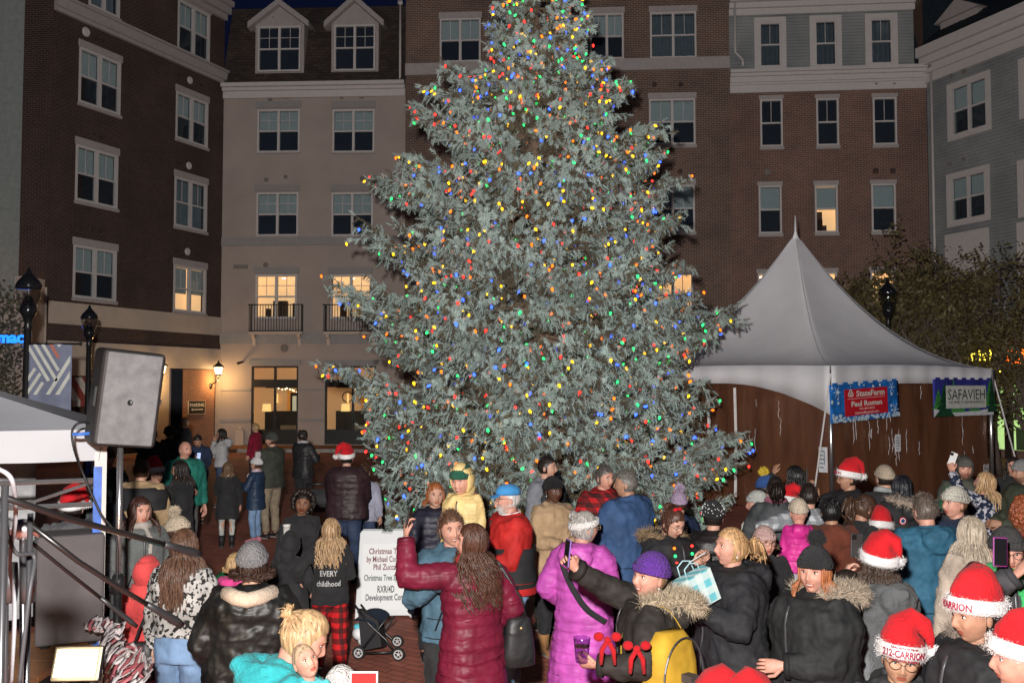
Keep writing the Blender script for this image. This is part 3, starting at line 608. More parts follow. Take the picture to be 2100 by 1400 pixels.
street_lamp(1820, 572, 25.0, 4.6, 'black acorn street lamp behind the peaked tent')
# banner on the nearest lamp
p = at(60, 705, 14.95); q = at(145, 810, 14.95); bt = thing('banner', 'grey banner with slanted white stripes hanging from the lamp post', 'banner', (p.x, 14.95, p.z))
w = q.x-p.x; h = at(60, 860, 14.95).z-p.z; hb = q.z-p.z
def clothsheet(m, x0, x1, z0, z1, y, amp=.02, n=24, mi=0):
    xs = np.linspace(x0, x1, n); ys = y+amp*np.sin(np.linspace(0, 7, n))
    V = [(x, yy, z0) for x, yy in zip(xs, ys)]+[(x, yy, z1) for x, yy in zip(xs, ys)]+[(x, yy+.004, z0) for x, yy in zip(xs, ys)]+[(x, yy+.004, z1) for x, yy in zip(xs, ys)]
    m.add(V, [(i, i+1, n+i+1, n+i) for i in range(n-1)]+[(2*n+i+1, 2*n+i, 3*n+i, 3*n+i+1) for i in range(n-1)]+[(0, n, 3*n, 2*n), (n-1, 3*n-1, 4*n-1, 2*n-1)], mi)
m = MB(); clothsheet(m, 0, w, h, 0, 0); m.build('cloth', mat('banner slate', srgb(122, 128, 150), .85), bt, True)
m = MB()
def clippoly(P, ax, lim, sg):
    out = []
    for i in range(len(P)):
        a, b = P[i], P[(i+1) % len(P)]; da, db = sg*(lim-a[ax]), sg*(lim-b[ax])
        if da >= 0: out.append(a)
        if da*db < 0: out.append(a.lerp(b, da/(da-db)))
    return out
def clipstripe(x0, z0, x1, z1, wd, mi, xr=(.01, None)):   # slanted stripe clipped to the banner panel
    d = Vector((x1-x0, 0, z1-z0)).normalized(); nn = Vector((-d.z, 0, d.x))*wd/2
    P = [Vector((x0, -.024, z0))+nn, Vector((x1, -.024, z1))+nn, Vector((x1, -.024, z1))-nn, Vector((x0, -.024, z0))-nn]
    for ax, lim, sg in ((0, xr[1] or w-.01, 1), (0, xr[0], -1), (2, -.01, 1), (2, hb+.01, -1)): P = clippoly(P, ax, lim, sg) if len(P) > 2 else P
    if len(P) > 2: m.prism(P, (0, .003, 0), mi)
for k in range(5):
    x_ = -.02+.125*k; L_ = (.66, .66, .5, .3, .12)[k]; clipstripe(x_-.06, .08, x_-.06+L_*.62, .08-L_, .05, 1 if k == 3 else 0)
for x_, l_, lo_ in [(-.18, .42, 0), (-.04, .34, 0), (.10, .2, 0)]: clipstripe(x_, hb-.02, x_+l_*.7, hb+l_, .05, 0, (.01, .33))
for x_ in (.30, .45): clipstripe(x_, hb-.02, x_+.9*.62, hb+.9, .055, 0)
m.build('stripes', [mat('banner white', srgb(205, 208, 200), .85), mat('banner coral', srgb(190, 120, 105), .85)], bt)
m = MB(); m.tube([(-.02, 0, .0), (w+.12, 0, .0)], .018, 6); m.ball((w+.14, 0, 0), .03, 8, 6); m.build('rod', M_BLACK, bt)

# --- broadleaf trees behind the tent
M_LEAF = mat('autumn leaf', (.092, .074, .030), .6, var=.8, scale=3.5)
M_BARK = mat('bark', (.12, .09, .075), .9, var=.3, scale=20, bump=.6)
def broadtree(x, y, H, r, label, n=9000, seed=1):
    rn = np.random.default_rng(seed); t = thing('plaza_tree', label, 'tree', (x, y, 0), 0, 'trees behind the tent')
    m = MB(); tips = []
    def br(p, d, L, rad, lev):
        pts = [p]; q = p.copy()
        for k in range(5): d = (d+Vector(rn.normal(size=3)*.16)+Vector((0, 0, .06))).normalized(); q = q+d*L/5; pts.append(q.copy())
        m.tube(pts, list(np.linspace(rad, rad*.55, 6)), 7 if lev < 2 else 4, 0)
        if lev >= 3: tips.append(q); tips.append(pts[3]); return
        for k in range(4 if lev else 6):
            a = rn.uniform(0, 6.28); e = Vector((math.cos(a), math.sin(a), rn.uniform(.1, .9))).normalized()
            br(pts[rn.integers(2, 6)], (d*.5+e).normalized(), L*rn.uniform(.55, .8), rad*.5, lev+1)
    br(Vector((0, 0, 0)), Vector((0, 0, 1)), H*.42, .13, 0)
    m.build('trunk', M_BARK, t, True)
    T = np.array([tuple(v) for v in tips]); T[:, :2] *= r/max(1e-3, np.percentile(np.abs(T[:, :2]), 92)); T[:, 2] = 1.6+(T[:, 2]-T[:, 2].min())/(T[:, 2].max()-T[:, 2].min())*(H-1.6)
    m = MB(); leafcloud(m, n, lambda: T[rn.integers(len(T))]+rn.normal(size=3)*np.array([.26, .26, .2]), .075); m.build('crown', M_LEAF, t)
    m2 = MB()
    for k in range(90): i = rn.integers(len(T)); p = T[i]; m2.tube([p*np.array([.35, .35, .6]), p*np.array([.8, .8, .82]), p+rn.normal(size=3)*.1], [.03, .015, .006], 4)
    m2.build('twigs', M_BARK, t)
for i, (px, pt, Y, r) in enumerate([(1800, 560, 28, 1.1), (1880, 520, 27.5, 1.3), (1962, 478, 27, 1.5), (2040, 525, 28, 1.4), (2120, 515, 26, 1.6)]):
    p = at(px, pt, Y); broadtree(p.x, Y, p.z, r, ['low dark leafy tree just right of the tent peak', 'leafy tree behind the street lamp right of the tent', 'tallest leafy tree, with a pointed top before the clapboard building', 'leafy tree above the yellow lit sign', 'leafy tree at the right edge of the picture'][i], 7800, i+5)
# lit signs under the trees
sg = thing('lit_cafe_sign', 'orange and yellow lit sign glowing under the trees at right', 'sign', at(2052, 738, 26.6), R(-12))
m = MB(); put_text(m, 'CA', .6, (.42, 0, .05), (1, 0, 0), (0, 0, 1), bold=True, extrude=.02, sx=.8); m.build('orange_letters', emit('orange neon', (1, .13, .01), 4), sg)
m = MB(); put_text(m, 'niel', .45, (-.5, 0, .12), (1, 0, 0), (0, 0, 1), extrude=.02, sx=.9); put_text(m, 'ang', .3, (-.2, 0, -.2), (1, 0, 0), (0, 0, 1), extrude=.02); m.build('yellow_letters', emit('yellow neon', (.9, .7, .06), 3), sg)
m = MB(); m.box((-1.0, .03, -.35), (.9, .06, -.31)); m.build('rail', M_BLACK, sg)
# ------------------------------------------------------------------ the decorated blue spruce
TX, TY = .45, 17.5
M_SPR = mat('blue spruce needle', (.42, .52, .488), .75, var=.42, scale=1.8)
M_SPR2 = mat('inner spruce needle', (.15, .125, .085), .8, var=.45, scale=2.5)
M_SBARK = mat('spruce bark', (.19, .13, .095), .9, var=.3, scale=25, bump=.6)
ZR = [(-.2, 3.0), (.4, 3.3), (.9, 3.35), (1.6, 3.45), (2.2, 3.15), (2.9, 3.0), (3.4, 3.15), (3.85, 3.15), (4.4, 2.6), (4.9, 2.45), (5.5, 2.55), (6.1, 2.6), (6.6, 2.05), (7.1, 2.0), (7.9, 1.65), (8.3, 1.25), (8.8, 1.05), (9.7, .9), (10.3, .55), (11, .12)]
zr_z = [a for a, b in ZR]; zr_r = [b for a, b in ZR]
r2 = np.random.default_rng(21)
FP, FD, FS, FM = [], [], [], []          # finger position, direction, size, material
SURF = []                                 # places for bulbs
bm_ = MB()
def spruce_branch(z0, az, L, lift, dens=1.0, key=False):
    o = np.array([math.cos(az), math.sin(az), 0]); side = np.array([-o[1], o[0], 0]); n = 12
    t = np.linspace(0, 1, n); sag = -.22*L*np.sin(t*PI*.9)*.6
    P = np.array([0, 0, z0])+np.outer(t*L, o)+np.outer(sag+lift*L*t**2.2, [0, 0, 1])+np.outer(np.cumsum(r2.normal(size=n)*.012*L), side)
    bm_.tube(P, list(np.linspace(.018+.011*L, .006, n)), 5, cap=False)
    ns = int(L*11*dens)+6
    for k in range(ns):
        u = .22+.78*(k+r2.uniform(0, 1))/ns if k < ns-3 else 1.0
        i = min(n-2, int(u*(n-1))); f = u*(n-1)-i; p = P[i]*(1-f)+P[i+1]*f
        sl = L*(.10+.20*math.sin(PI*min(1, (1-u)*1.3+.12)))*r2.uniform(.6, 1.25); sl = min(sl, .62)
        sg = 1 if k % 2 else -1; d = o*r2.uniform(.45, .95)+side*sg*r2.uniform(.5, 1.1)*(1 if u < .97 else .3)+np.array([0, 0, r2.uniform(-.35, .35)+.25*lift])
        d /= np.linalg.norm(d); q = p+d*sl+np.array([0, 0, .1*sl])
        if sl > .12: bm_.tube([p, (p+q)/2-np.array([0, 0, .03]), q], [.009, .006, .004], 3, cap=False)
        nf = max(4, int(sl*21)+1)
        for j in range(nf):
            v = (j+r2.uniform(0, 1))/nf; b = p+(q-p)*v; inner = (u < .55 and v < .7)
            if r2.uniform() < .55:   # hanging finger
                fd = np.array([r2.normal()*.35, r2.normal()*.35, -1])+d*.55; s = r2.uniform(.10, .18)
            else:
                fd = d*.9+o*.5+r2.normal(size=3)*.45+np.array([0, 0, .25]); s = r2.uniform(.1, .17)
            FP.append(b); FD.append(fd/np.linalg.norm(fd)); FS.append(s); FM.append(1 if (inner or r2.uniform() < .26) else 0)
        if u > .4 and r2.uniform() < .95: SURF.append((q if r2.uniform() < .6 else p)+np.array([0, 0, -.03]))
    for j in range(5):
        fd = o+r2.normal(size=3)*.5+np.array([0, 0, .5]); FP.append(P[-1]); FD.append(fd/np.linalg.norm(fd)); FS.append(r2.uniform(.13, .2)); FM.append(0)
    SURF.append(P[-1]+np.array([0, 0, .05]))
    if z0 > 5.5:
        for q in range(6): i_ = int(r2.integers(6, n)); SURF.append(P[i_]+r2.normal(size=3)*np.array([.12, .12, .08])+o*.08)
z = .15
while z < 10.6:
    Rz = np.interp(z, zr_z, zr_r)*(.90 if z < 6.5 else .86); nb = 8 if z < 8.5 else 7; a0 = r2.uniform(0, 6.28)
    for k in range(nb):
        az = a0+2*PI*k/nb+r2.normal()*.16; L = Rz*r2.uniform(.74, 1.0)
        spruce_branch(z+r2.normal()*.08-(.0), az, L, (.12 if z < 5 else .22)+r2.normal()*.05)
    z += .36 if z < 7 else .26
for k in range(60): FP.append(np.array([r2.normal()*.03, r2.normal()*.03, r2.uniform(10.3, 11.1)])); d = r2.normal(size=3); d[2] = abs(d[2])+.8; FD.append(d/np.linalg.norm(d)); FS.append(.18); FM.append(0)
# the long sprays that make the outline of the crown
for px, py in [(846, 214), (880, 180), (762, 362), (765, 488), (716, 600), (708, 768), (742, 1012), (738, 1065), (835, 345), (912, 152), (775, 700), (1290, 178), (1352, 282), (1345, 330), (1382, 458), (1395, 555), (1488, 652), (1440, 700), (1432, 800), (1508, 905), (1475, 950), (1250, 128), (1470, 1040), (990, 60), (1222, 60), (765, 905), (1345, 400)]:
    p = at(px, py, TY); x = p.x-TX; az = (0 if x > 0 else PI)+r2.normal()*.13
    L = abs(x)/abs(math.cos(az))-.17; spruce_branch(p.z-.10*L+.0, az, L, .16, 1.6)
    for q in range(2): spruce_branch(p.z-.12*L+r2.uniform(-.3, .2), az+r2.normal()*.22, L*r2.uniform(.78, .92), .14, 1.1)
for px, py, Yo in [(905, 520, -2.3), (1010, 500, -2.4), (1140, 620, -2.6), (1240, 590, -2.3), (1330, 560, -1.9), (930, 690, -2.6), (1080, 730, -2.9), (1180, 820, -3), (900, 830, -2.6), (1330, 830, -2.6), (1020, 880, -3.1), (1260, 960, -3), (840, 980, -2.4), (1050, 330, -1.8), (960, 250, -1.5)]:
    p = at(px, py, TY+Yo); x = p.x-TX; az = math.atan2(Yo, x); spruce_branch(p.z-.02, az, math.hypot(x, Yo), .15, 1.3)
def finger_template(seedn, nn=17):
    rt = np.random.default_rng(seedn); m = MB()
    m.rings([np.array([[.022*math.cos(a)*s, .022*math.sin(a)*s, z] for a in np.linspace(0, 2*PI, 5, endpoint=False)]) for z, s in [(0, .6), (.35, 1.0), (.8, .8), (1.0, .25)]])
    for k in range(nn):
        t = (k+.5)/nn*.95; a = k*2.4; c, s_ = math.cos(a), math.sin(a); ln = .2*(1.1-.5*t); w = .026
        b = np.array([.015*c, .015*s_, t]); tip = b+np.array([c*ln*.85, s_*ln*.85, ln*1.1]); e = np.array([-s_, c, 0])*w
        m.add([b-e, b+e, tip], [(0, 1, 2)])
    return np.vstack(m.v), m.f
def stamp(mb_, P, D, S, tv, tf, mi):
    n = len(P); z = D; up = np.where(np.abs(z[:, 2:3]) < .9, np.array([[0, 0, 1.]]), np.array([[1., 0, 0]]))
    x = np.cross(up, z); x /= np.linalg.norm(x, axis=1, keepdims=True); y = np.cross(z, x)
    roll = r2.uniform(0, 6.28, n); c, s = np.cos(roll)[:, None], np.sin(roll)[:, None]; x, y = x*c+y*s, y*c-x*s
    V = P[:, None, :]+S[:, None, None]*(tv[None, :, 0:1]*x[:, None]+tv[None, :, 1:2]*y[:, None]+tv[None, :, 2:3]*z[:, None])
    nv = len(tv); mb_.v.append(V.reshape(-1, 3))
    for i in range(n):
        o = mb_.n+i*nv
        for f in tf: mb_.f.append([a+o for a in f])
    mb_.m += [mi]*(n*len(tf)); mb_.n += n*nv
FP = np.array(FP); FD = np.array(FD); FS = np.array(FS); FM = np.array(FM)
tree = thing('spruce_tree', 'huge frosty blue spruce Christmas tree covered in coloured bulbs', 'tree', (TX, TY, 0))
tv, tf = finger_template(3)
tv = tv*np.array([2.5, 2.5, 1])
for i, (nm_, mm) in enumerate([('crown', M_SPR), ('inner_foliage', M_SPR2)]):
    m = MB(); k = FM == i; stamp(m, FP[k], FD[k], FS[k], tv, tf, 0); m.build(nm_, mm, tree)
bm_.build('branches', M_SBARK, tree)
m = MB(); m.tube([(0, 0, 0), (.02, .01, 3), (-.02, 0, 6), (0, 0, 9), (0, 0, 10.9)], [.24, .19, .13, .06, .015], 12); m.build('trunk', M_SBARK, tree, True)
NFING = len(FP)
# light string
st = thing('string_lights', 'string of large red, green, blue, orange and yellow bulbs wound round the spruce', 'string lights', (TX, TY, 0))
S = np.array(SURF); S = S[S[:, 2] > .2]; keep = r2.permutation(len(S))[:3200]; S = S[keep]; S *= np.array([1.02, 1.02, 1])
turn = np.floor(S[:, 2]/.34); ang = np.arctan2(S[:, 1], S[:, 0]); S = S[np.lexsort((ang, turn))]
BC = [('red', (1, .03, .02)), ('green', (.02, .8, .16)), ('blue', (.03, .10, 1)), ('orange', (1, .15, .005)), ('yellow', (1, .50, .01))]
BM = [emit('bulb '+n, c, 2.2 if n != 'blue' else 3.2) for n, c in BC]
for b_ in BM: b_.cycles.emission_sampling = 'NONE'
MATS['terrace bulb'].cycles.emission_sampling = 'NONE'; MATS['lounge bulb'].cycles.emission_sampling = 'NONE'
prof = [(a*.70, b*.76) for a, b in [(.012, .026), (.028, .012), (.033, -.012), (.026, -.036), (.012, -.055), (.003, -.062)]]
m = MB(); seg = []
for i in range(len(S)-1):
    a, b = S[i], S[i+1]
    if np.linalg.norm(a-b) < .9: mid = (a+b)/2-np.array([0, 0, .05+.1*np.linalg.norm(a-b)]); m.tube([a, mid, b], .006, 3, cap=False)
m.build('wire', mat('green wire', (.01, .02, .012), .5), st)
vis = np.argsort(S[:, 1]+.3*np.abs(S[:, 0])+r2.uniform(0, 1.2, len(S)))
proto = {}; rest = MB()
for rank, i in enumerate(vis):
    c = int(r2.integers(5)); tilt = r2.normal(size=2)*.5
    Mx = Euler((tilt[0], tilt[1], 0)).to_matrix().to_4x4()
    if rank < 100:
        if c not in proto:
            q = MB(); q.lathe(prof, (0, 0, 0), 8); proto[c] = q.build('light_bulb', BM[c], st, True); o = proto[c]
        else: o = proto[c].copy(); COL.objects.link(o); o.parent = st
        o.location = S[i]; o.rotation_euler = (tilt[0], tilt[1], 0)
    else: rest.lathe([(r_, z_) for r_, z_ in prof], tuple(S[i]), 6, c, M=Mx)
ro = rest.build('light_bulbs', BM, st, True); ro['kind'] = 'stuff'
# ------------------------------------------------------------------ peaked white tent
M_VINYL = mat('white tent vinyl', srgb(236, 236, 240), .55, .35, var=.06, scale=1.2, bump=.35, bscale=5)
M_ALU = mat('aluminium pole', (.6, .6, .62), .25, .6, metal=.9)
tc_ = at(1703, 750, 18.75); tR_ = at(2036, 757, 22.5); EZ = tc_.z
Cn = Vector((tc_.x, tc_.y)); Rn = Vector((tR_.x, tR_.y)); dv = Rn-Cn; Ln = Cn+Vector((-dv.y, dv.x)); Bn = Rn+(Ln-Cn); ctr = (Rn+Ln)/2
apx = at(1635, 478, ctr.y).z
tent = thing('peaked_tent', 'large white high-peak frame tent with clear plastic side walls', 'tent', (ctr.x, ctr.y, 0))
cs = [Cn-ctr, Rn-ctr, Bn-ctr, Ln-ctr]
m = MB(); NU, NV = 64, 34; rg = []
for j in range(NV+1):
    t = j/NV; ring = []
    for i in range(NU):
        e = i/NU*4; k = int(e) % 4; f = e-int(e); p = cs[k]*(1-f)+cs[(k+1) % 4]*f
        h = EZ+(apx-EZ)*(1-(1-t)**.62 if False else (t**2.05*.9+t*.1))
        sag = 1-.05*math.sin(f*PI)*(1-t)*0
        q = p*(1-t)*sag; q = q*(1-.08*math.sin(f*PI)*math.sin(t*PI)); ring.append((q.x, q.y, h+.05*math.sin(f*PI)*(1-t)))
    rg.append(ring)
rg[-1] = [(x*1+.03*math.cos(i/NU*6.28), y+.03*math.sin(i/NU*6.28), z) for i, (x, y, z) in enumerate(rg[-1])]
m.rings(rg, cap=False); ro = m.build('canopy', M_VINYL, tent, True)
sm_ = ro.modifiers.new('thick', 'SOLIDIFY'); sm_.thickness = .004
m = MB()
for k in range(4): m.tube([Vector(rg[j][k*16])+Vector((0, 0, .004)) for j in range(0, NV)], .008, 4, cap=False)
m.build('hip_seam', mat('seam grey', (.45, .45, .47), .6), tent, True)
m = MB(); m.tube([(0, 0, apx-.15), (0, 0, apx+.02), (0, 0, at(1635, 442, ctr.y).z)], [.09, .03, .01], 8); m.build('spire', M_VINYL, tent, True)
# valances: arched lower edge, one per side
m = MB()
for k in range(4):
    a, b = cs[k], cs[(k+1) % 4]; n = 40; top = []; bot = []
    nrm = Vector((b.y-a.y, -(b.x-a.x))).normalized()
    for i in range(n+1):
        f = i/n; p = a.lerp(b, f)+nrm*(.02+.015*math.sin(i*1.3)); edge = min(f, 1-f)
        dep = .34+(.96-.34 if k in (3,) else .6-.26)*max(0, 1-edge/.42)**1.9
        top.append((p.x, p.y, EZ+.05*math.sin(f*PI))); bot.append((p.x, p.y, EZ-dep))
    m.add(top+bot, [(i+n+1, i+n+2, i+1, i) for i in range(n)])
vo = m.build('valance', M_VINYL, tent, True); sm_ = vo.modifiers.new('thick', 'SOLIDIFY'); sm_.thickness = .004
for k in range(4):
    m = MB(); m.tube([(cs[k].x*.985, cs[k].y*.985, 0), (cs[k].x*.985, cs[k].y*.985, EZ-.02)], .045, 12); m.lathe([(.12, 0), (.12, .01)], (cs[k].x*.985, cs[k].y*.985, 0), 12); m.build('pole', M_ALU, tent, True)
m = MB()
for k in range(4): a, b = cs[k]*.98, cs[(k+1) % 4]*.98; m.tube([(a.x, a.y, EZ-.06), (b.x, b.y, EZ-.06)], .03, 8)
m.build('eave_frame', M_ALU, tent, True)
# clear brownish plastic side walls with creases
mw, t_, b_ = nm('clear plastic wall'); N, L = t_.nodes, t_.links; out = N['Material Output']; N.remove(b_)
tr = N.new('ShaderNodeBsdfTransparent'); tr.inputs[0].default_value = (.75, .68, .6, 1); gl = N.new('ShaderNodeBsdfGlossy'); gl.inputs[1].default_value = .2; gl.inputs[0].default_value = (1, .9, .85, 1)
tcn = N.new('ShaderNodeTexCoord'); mp = N.new('ShaderNodeMapping'); mp.inputs['Scale'].default_value = (2.6, 2.6, .5); L.new(tcn.outputs['Object'], mp.inputs[0])
nz = N.new('ShaderNodeTexNoise'); nz.inputs['Scale'].default_value = 1.2; nz.inputs['Detail'].default_value = 6; L.new(mp.outputs[0], nz.inputs['Vector'])
bp = N.new('ShaderNodeBump'); bp.inputs['Strength'].default_value = .45; bp.inputs['Distance'].default_value = .1; L.new(nz.outputs[0], bp.inputs['Height']); L.new(bp.outputs[0], gl.inputs['Normal'])
df = N.new('ShaderNodeBsdfDiffuse'); rr_ = ramp(N, [(.3, (.14, .055, .03)), (.7, (.30, .13, .07))]); L.new(nz.outputs[0], rr_.inputs[0]); L.new(rr_.outputs[0], df.inputs[0])
m1 = N.new('ShaderNodeMixShader'); m1.inputs[0].default_value = .62; L.new(tr.outputs[0], m1.inputs[1]); L.new(df.outputs[0], m1.inputs[2])
m2 = N.new('ShaderNodeMixShader'); m2.inputs[0].default_value = .14; L.new(m1.outputs[0], m2.inputs[1]); L.new(gl.outputs[0], m2.inputs[2]); L.new(m2.outputs[0], out.inputs[0])
for k in range(4):
    a, b = cs[k]*.965, cs[(k+1) % 4]*.965; m = MB(); n = 60; lo_, hi_ = [], []
    nrm = Vector((b.y-a.y, -(b.x-a.x))).normalized()
    for i in range(n+1):
        p = a.lerp(b, i/n); w1 = .006*math.sin(i*.7)+.004*math.sin(i*1.7+k); lo_.append((p.x+nrm.x*w1, p.y+nrm.y*w1, .02)); hi_.append((p.x+nrm.x*w1*.4, p.y+nrm.y*w1*.4, EZ-.12))
    m.add(lo_+hi_, [(i, i+1, i+n+2, i+n+1) for i in range(n)]); m.build('side_wall', mw, tent, True)
# bright creases
rn = random.Random(4)
for k, f, z, l in [(0, .34, 1.2, .5), (0, .36, .9, .3), (0, .52, 2.3, .3), (0, .5, 1.1, .3), (0, .22, 1.5, .2), (0, .8, .9, .2), (0, .13, 2.0, .12), (3, .2, 1.0, .7), (3, .5, 1.5, .4), (3, .55, .9, .6), (3, .35, 2.0, .25), (3, .7, 1.2, .5), (3, .8, 1.9, .4)]+[(rn.choice((0, 3)), rn.uniform(.06, .94), rn.uniform(.9, 2.2), rn.uniform(.15, .7)) for _ in range(22)]:
    m = MB(); a, b = cs[k]*.99, cs[(k+1) % 4]*.99; p = a.lerp(b, f); pts = [(p.x+rn.uniform(-.015, .015), p.y, z+l*i/6) for i in range(7)]; m.tube(pts, [.002, .006, .004, .007, .003, .005, .002], 4); m.build('crease', mat('plastic crease', (.75, .75, .8), .15, .9), tent)
# straps and guy ropes
M_STRAP = mat('white strap', (.7, .68, .68), .7)
for f, z0, z1 in [(.18, 1.2, 2.5), (.5, .3, 2.5), (.62, .2, 2.55), (.4, 1.6, 2.5)]:
    a, b = cs[3], cs[0]; p = a.lerp(b, f)*1.01; m = MB(); m.tube([(p.x, p.y, z1), (p.x+.02, p.y, (z0+z1)/2), (p.x-.01, p.y, z0)], [(.03, .004)]*3, 6); m.build('strap', M_STRAP, tent)
for k, dx, dy in [(0, -.5, -.2), (1, .65, -.1)]:
    c = cs[k]; m = MB(); m.tube([(c.x, c.y, EZ-.15), (c.x+dx, c.y+dy, .0)], .018, 6); m.build('guy_rope', M_STRAP, tent)
# papers on the wall
def paper(k, px, py, w, h, label, red=False):
    a, b = cs[k]*.995, cs[(k+1) % 4]*.995; u = (b-a).normalized(); nrm = Vector((u.y, -u.x))
    A3 = Vector((a.x+ctr.x, a.y+ctr.y, 0)); N3 = Vector((nrm.x, nrm.y, 0)); d = at(px, py, 1)-Vector((0, 0, CZ)); t = (A3-Vector((0, 0, CZ))).dot(N3)/d.dot(N3); P = Vector((0, 0, CZ))+d*t+N3*.03
    o = thing('notice', label, 'notice', P, math.atan2(u.y, u.x)); m = MB(); m.box((-w/2, 0, -h/2), (w/2, .004, h/2)); m.build('sheet', mat('paper', (.72, .72, .75), .7), o)
    m = MB()
    if red:
        m.lathe([(.075, -.002), (.095, -.002), (.095, .002), (.075, .002), (.075, -.002)], (0, 0, 0), 20, 0, M=Matrix.Translation((0, -.004, .03)) @ Matrix.Rotation(PI/2, 4, 'X'), cap=False)
        m.box((-.09, -.006, -.01), (.09, -.002, .01), 0, Matrix.Translation((0, 0, .03)) @ Matrix.Rotation(R(40), 4, 'Y')); m.box((-.05, -.005, .02), (.05, -.001, .045), 0); m.box((-w*.4, -.004, -h*.42), (w*.4, -.001, -h*.36), 0)
        m.build('print', mat('print dark', (.1, .06, .06), .7), o)
    else:
        for r in range(5): m.box((-w*.38, -.004, h*.3-r*h*.16), (w*random.uniform(.0, .38), -.001, h*.36-r*h*.16), 0)
        m.box((w*.1, -.005, -h*.2), (w*.2, -.001, h*.3)); m.build('print', mat('print blue grey', (.2, .26, .3), .7), o)
paper(0, 1839, 908, .2, .36, 'white printed notice in the middle of the tent wall'); paper(0, 2020, 963, .24, .26, 'small white no smoking notice low by the right tent pole', True); paper(3, 1690, 942, .2, .5, 'blank looking white sheet left of the near tent pole')
# banners
def tentbanner(name, px0, px1, py0, py1, label, mats, fn, tiltz=0):
    a, b = cs[0]*1.012, cs[1]*1.012; u = (b-a).normalized(); nrm = Vector((u.y, -u.x)); N3 = Vector((nrm.x, nrm.y, 0))
    A3 = Vector((a.x+ctr.x, a.y+ctr.y, 0))+N3*.05
    def hit(px, py): d = at(px, py, 1)-Vector((0, 0, CZ)); t = (A3-Vector((0, 0, CZ))).dot(N3)/d.dot(N3); return Vector((0, 0, CZ))+d*t
    tl, tr2, bl = hit(px0, py0), hit(px1, py0), hit(px0, py1); o = thing(name, label, 'banner', (tl+(hit(px1, py1)))/2, math.atan2(u.y, u.x)); o.rotation_euler[1] = tiltz
    w = (Vector((tr2.x, tr2.y))-Vector((tl.x, tl.y))).length; h = tl.z-bl.z; fn(o, w, h); return o
def bn1(o, w, h):
    m = MB(); clothsheet(m, -w/2, w/2, -h/2, h/2, 0, .01); m.build('cloth', mat('banner blue', (.012, .15, .5), .6, var=.5, scale=5), o, True)
    m = MB(); rn = random.Random(2)
    for k in range(7): x = -w/2+w*(k+.3)/7; m.box((x, -.004, h/2), (x+w*.07, .004, h/2+.04))
    m.build('loops', MATS['banner blue'], o)
    m = MB(); m.box((-w*.31, -.022, -h*.36), (w*.31, -.016, h*.36)); m.build('panel', mat('banner red', (.55, .012, .025), .55), o)
    m = MB(); T = lambda s, z, b=True, x=0, fit=1, sz=.1: put_text(m, s, h*sz, (x, -.026, h*z), (1, 0, 0), (0, 0, 1), bold=b, fit=fit*w, extrude=.001)
    T('StateFarm', .22, True, w*.06, .41, .22); m.box((-w*.27, -.026, h*.095), (w*.27, -.023, h*.105)); T('Paul Roman', -.05, True, 0, .44, .2); T('555-409-4343', -.19, False, .0, .22, .085); T('insuredbypaul.com', -.29, False, 0, .34, .1)
    for dx, dz in [(0, .035), (-.028, -.01), (.028, -.01)]: m.lathe([(.010*w*1.0, 0), (.02*w, 0), (.02*w, .004), (.010*w, .004), (.010*w, 0)], (0, 0, 0), 16, 0, M=Matrix.Translation((-w*.225+dx*w*.6, -.024, h*.235+dz*w*.6)) @ Matrix.Rotation(PI/2, 4, 'X'), cap=False)
    m.build('lettering', mat('banner white', (.8, .8, .8), .6), o)
    m = MB()
    for k in range(150):
        x = rn.uniform(-w*.49, w*.49); z = -h*.49+abs(rn.gauss(0, h*.07)) if k < 95 else rn.uniform(-h*.48, h*.48)
        if abs(x) < w*.33 and abs(z) < h*.38: continue
        r = rn.uniform(.006, .022)*w/1.2; m.lathe([(.001, 0), (r, 0), (r, .002), (.001, .002)], (0, 0, 0), 6, 0, M=Matrix.Translation((x, -.017, z)) @ Matrix.Rotation(PI/2, 4, 'X'))
    for x, z, r in [(.42, -.3, .06), (-.41, .3, .05), (.38, .33, .05)]:
        for q in range(3): m.box((-r*w, -.0185, -.006), (r*w, -.017, .006), 0, Matrix.Translation((x*w, 0, z*h)) @ Matrix.Rotation(PI/3*q, 4, 'Y'))
    m.build('snow', mat('banner snow', (.6, .75, .85), .6), o)
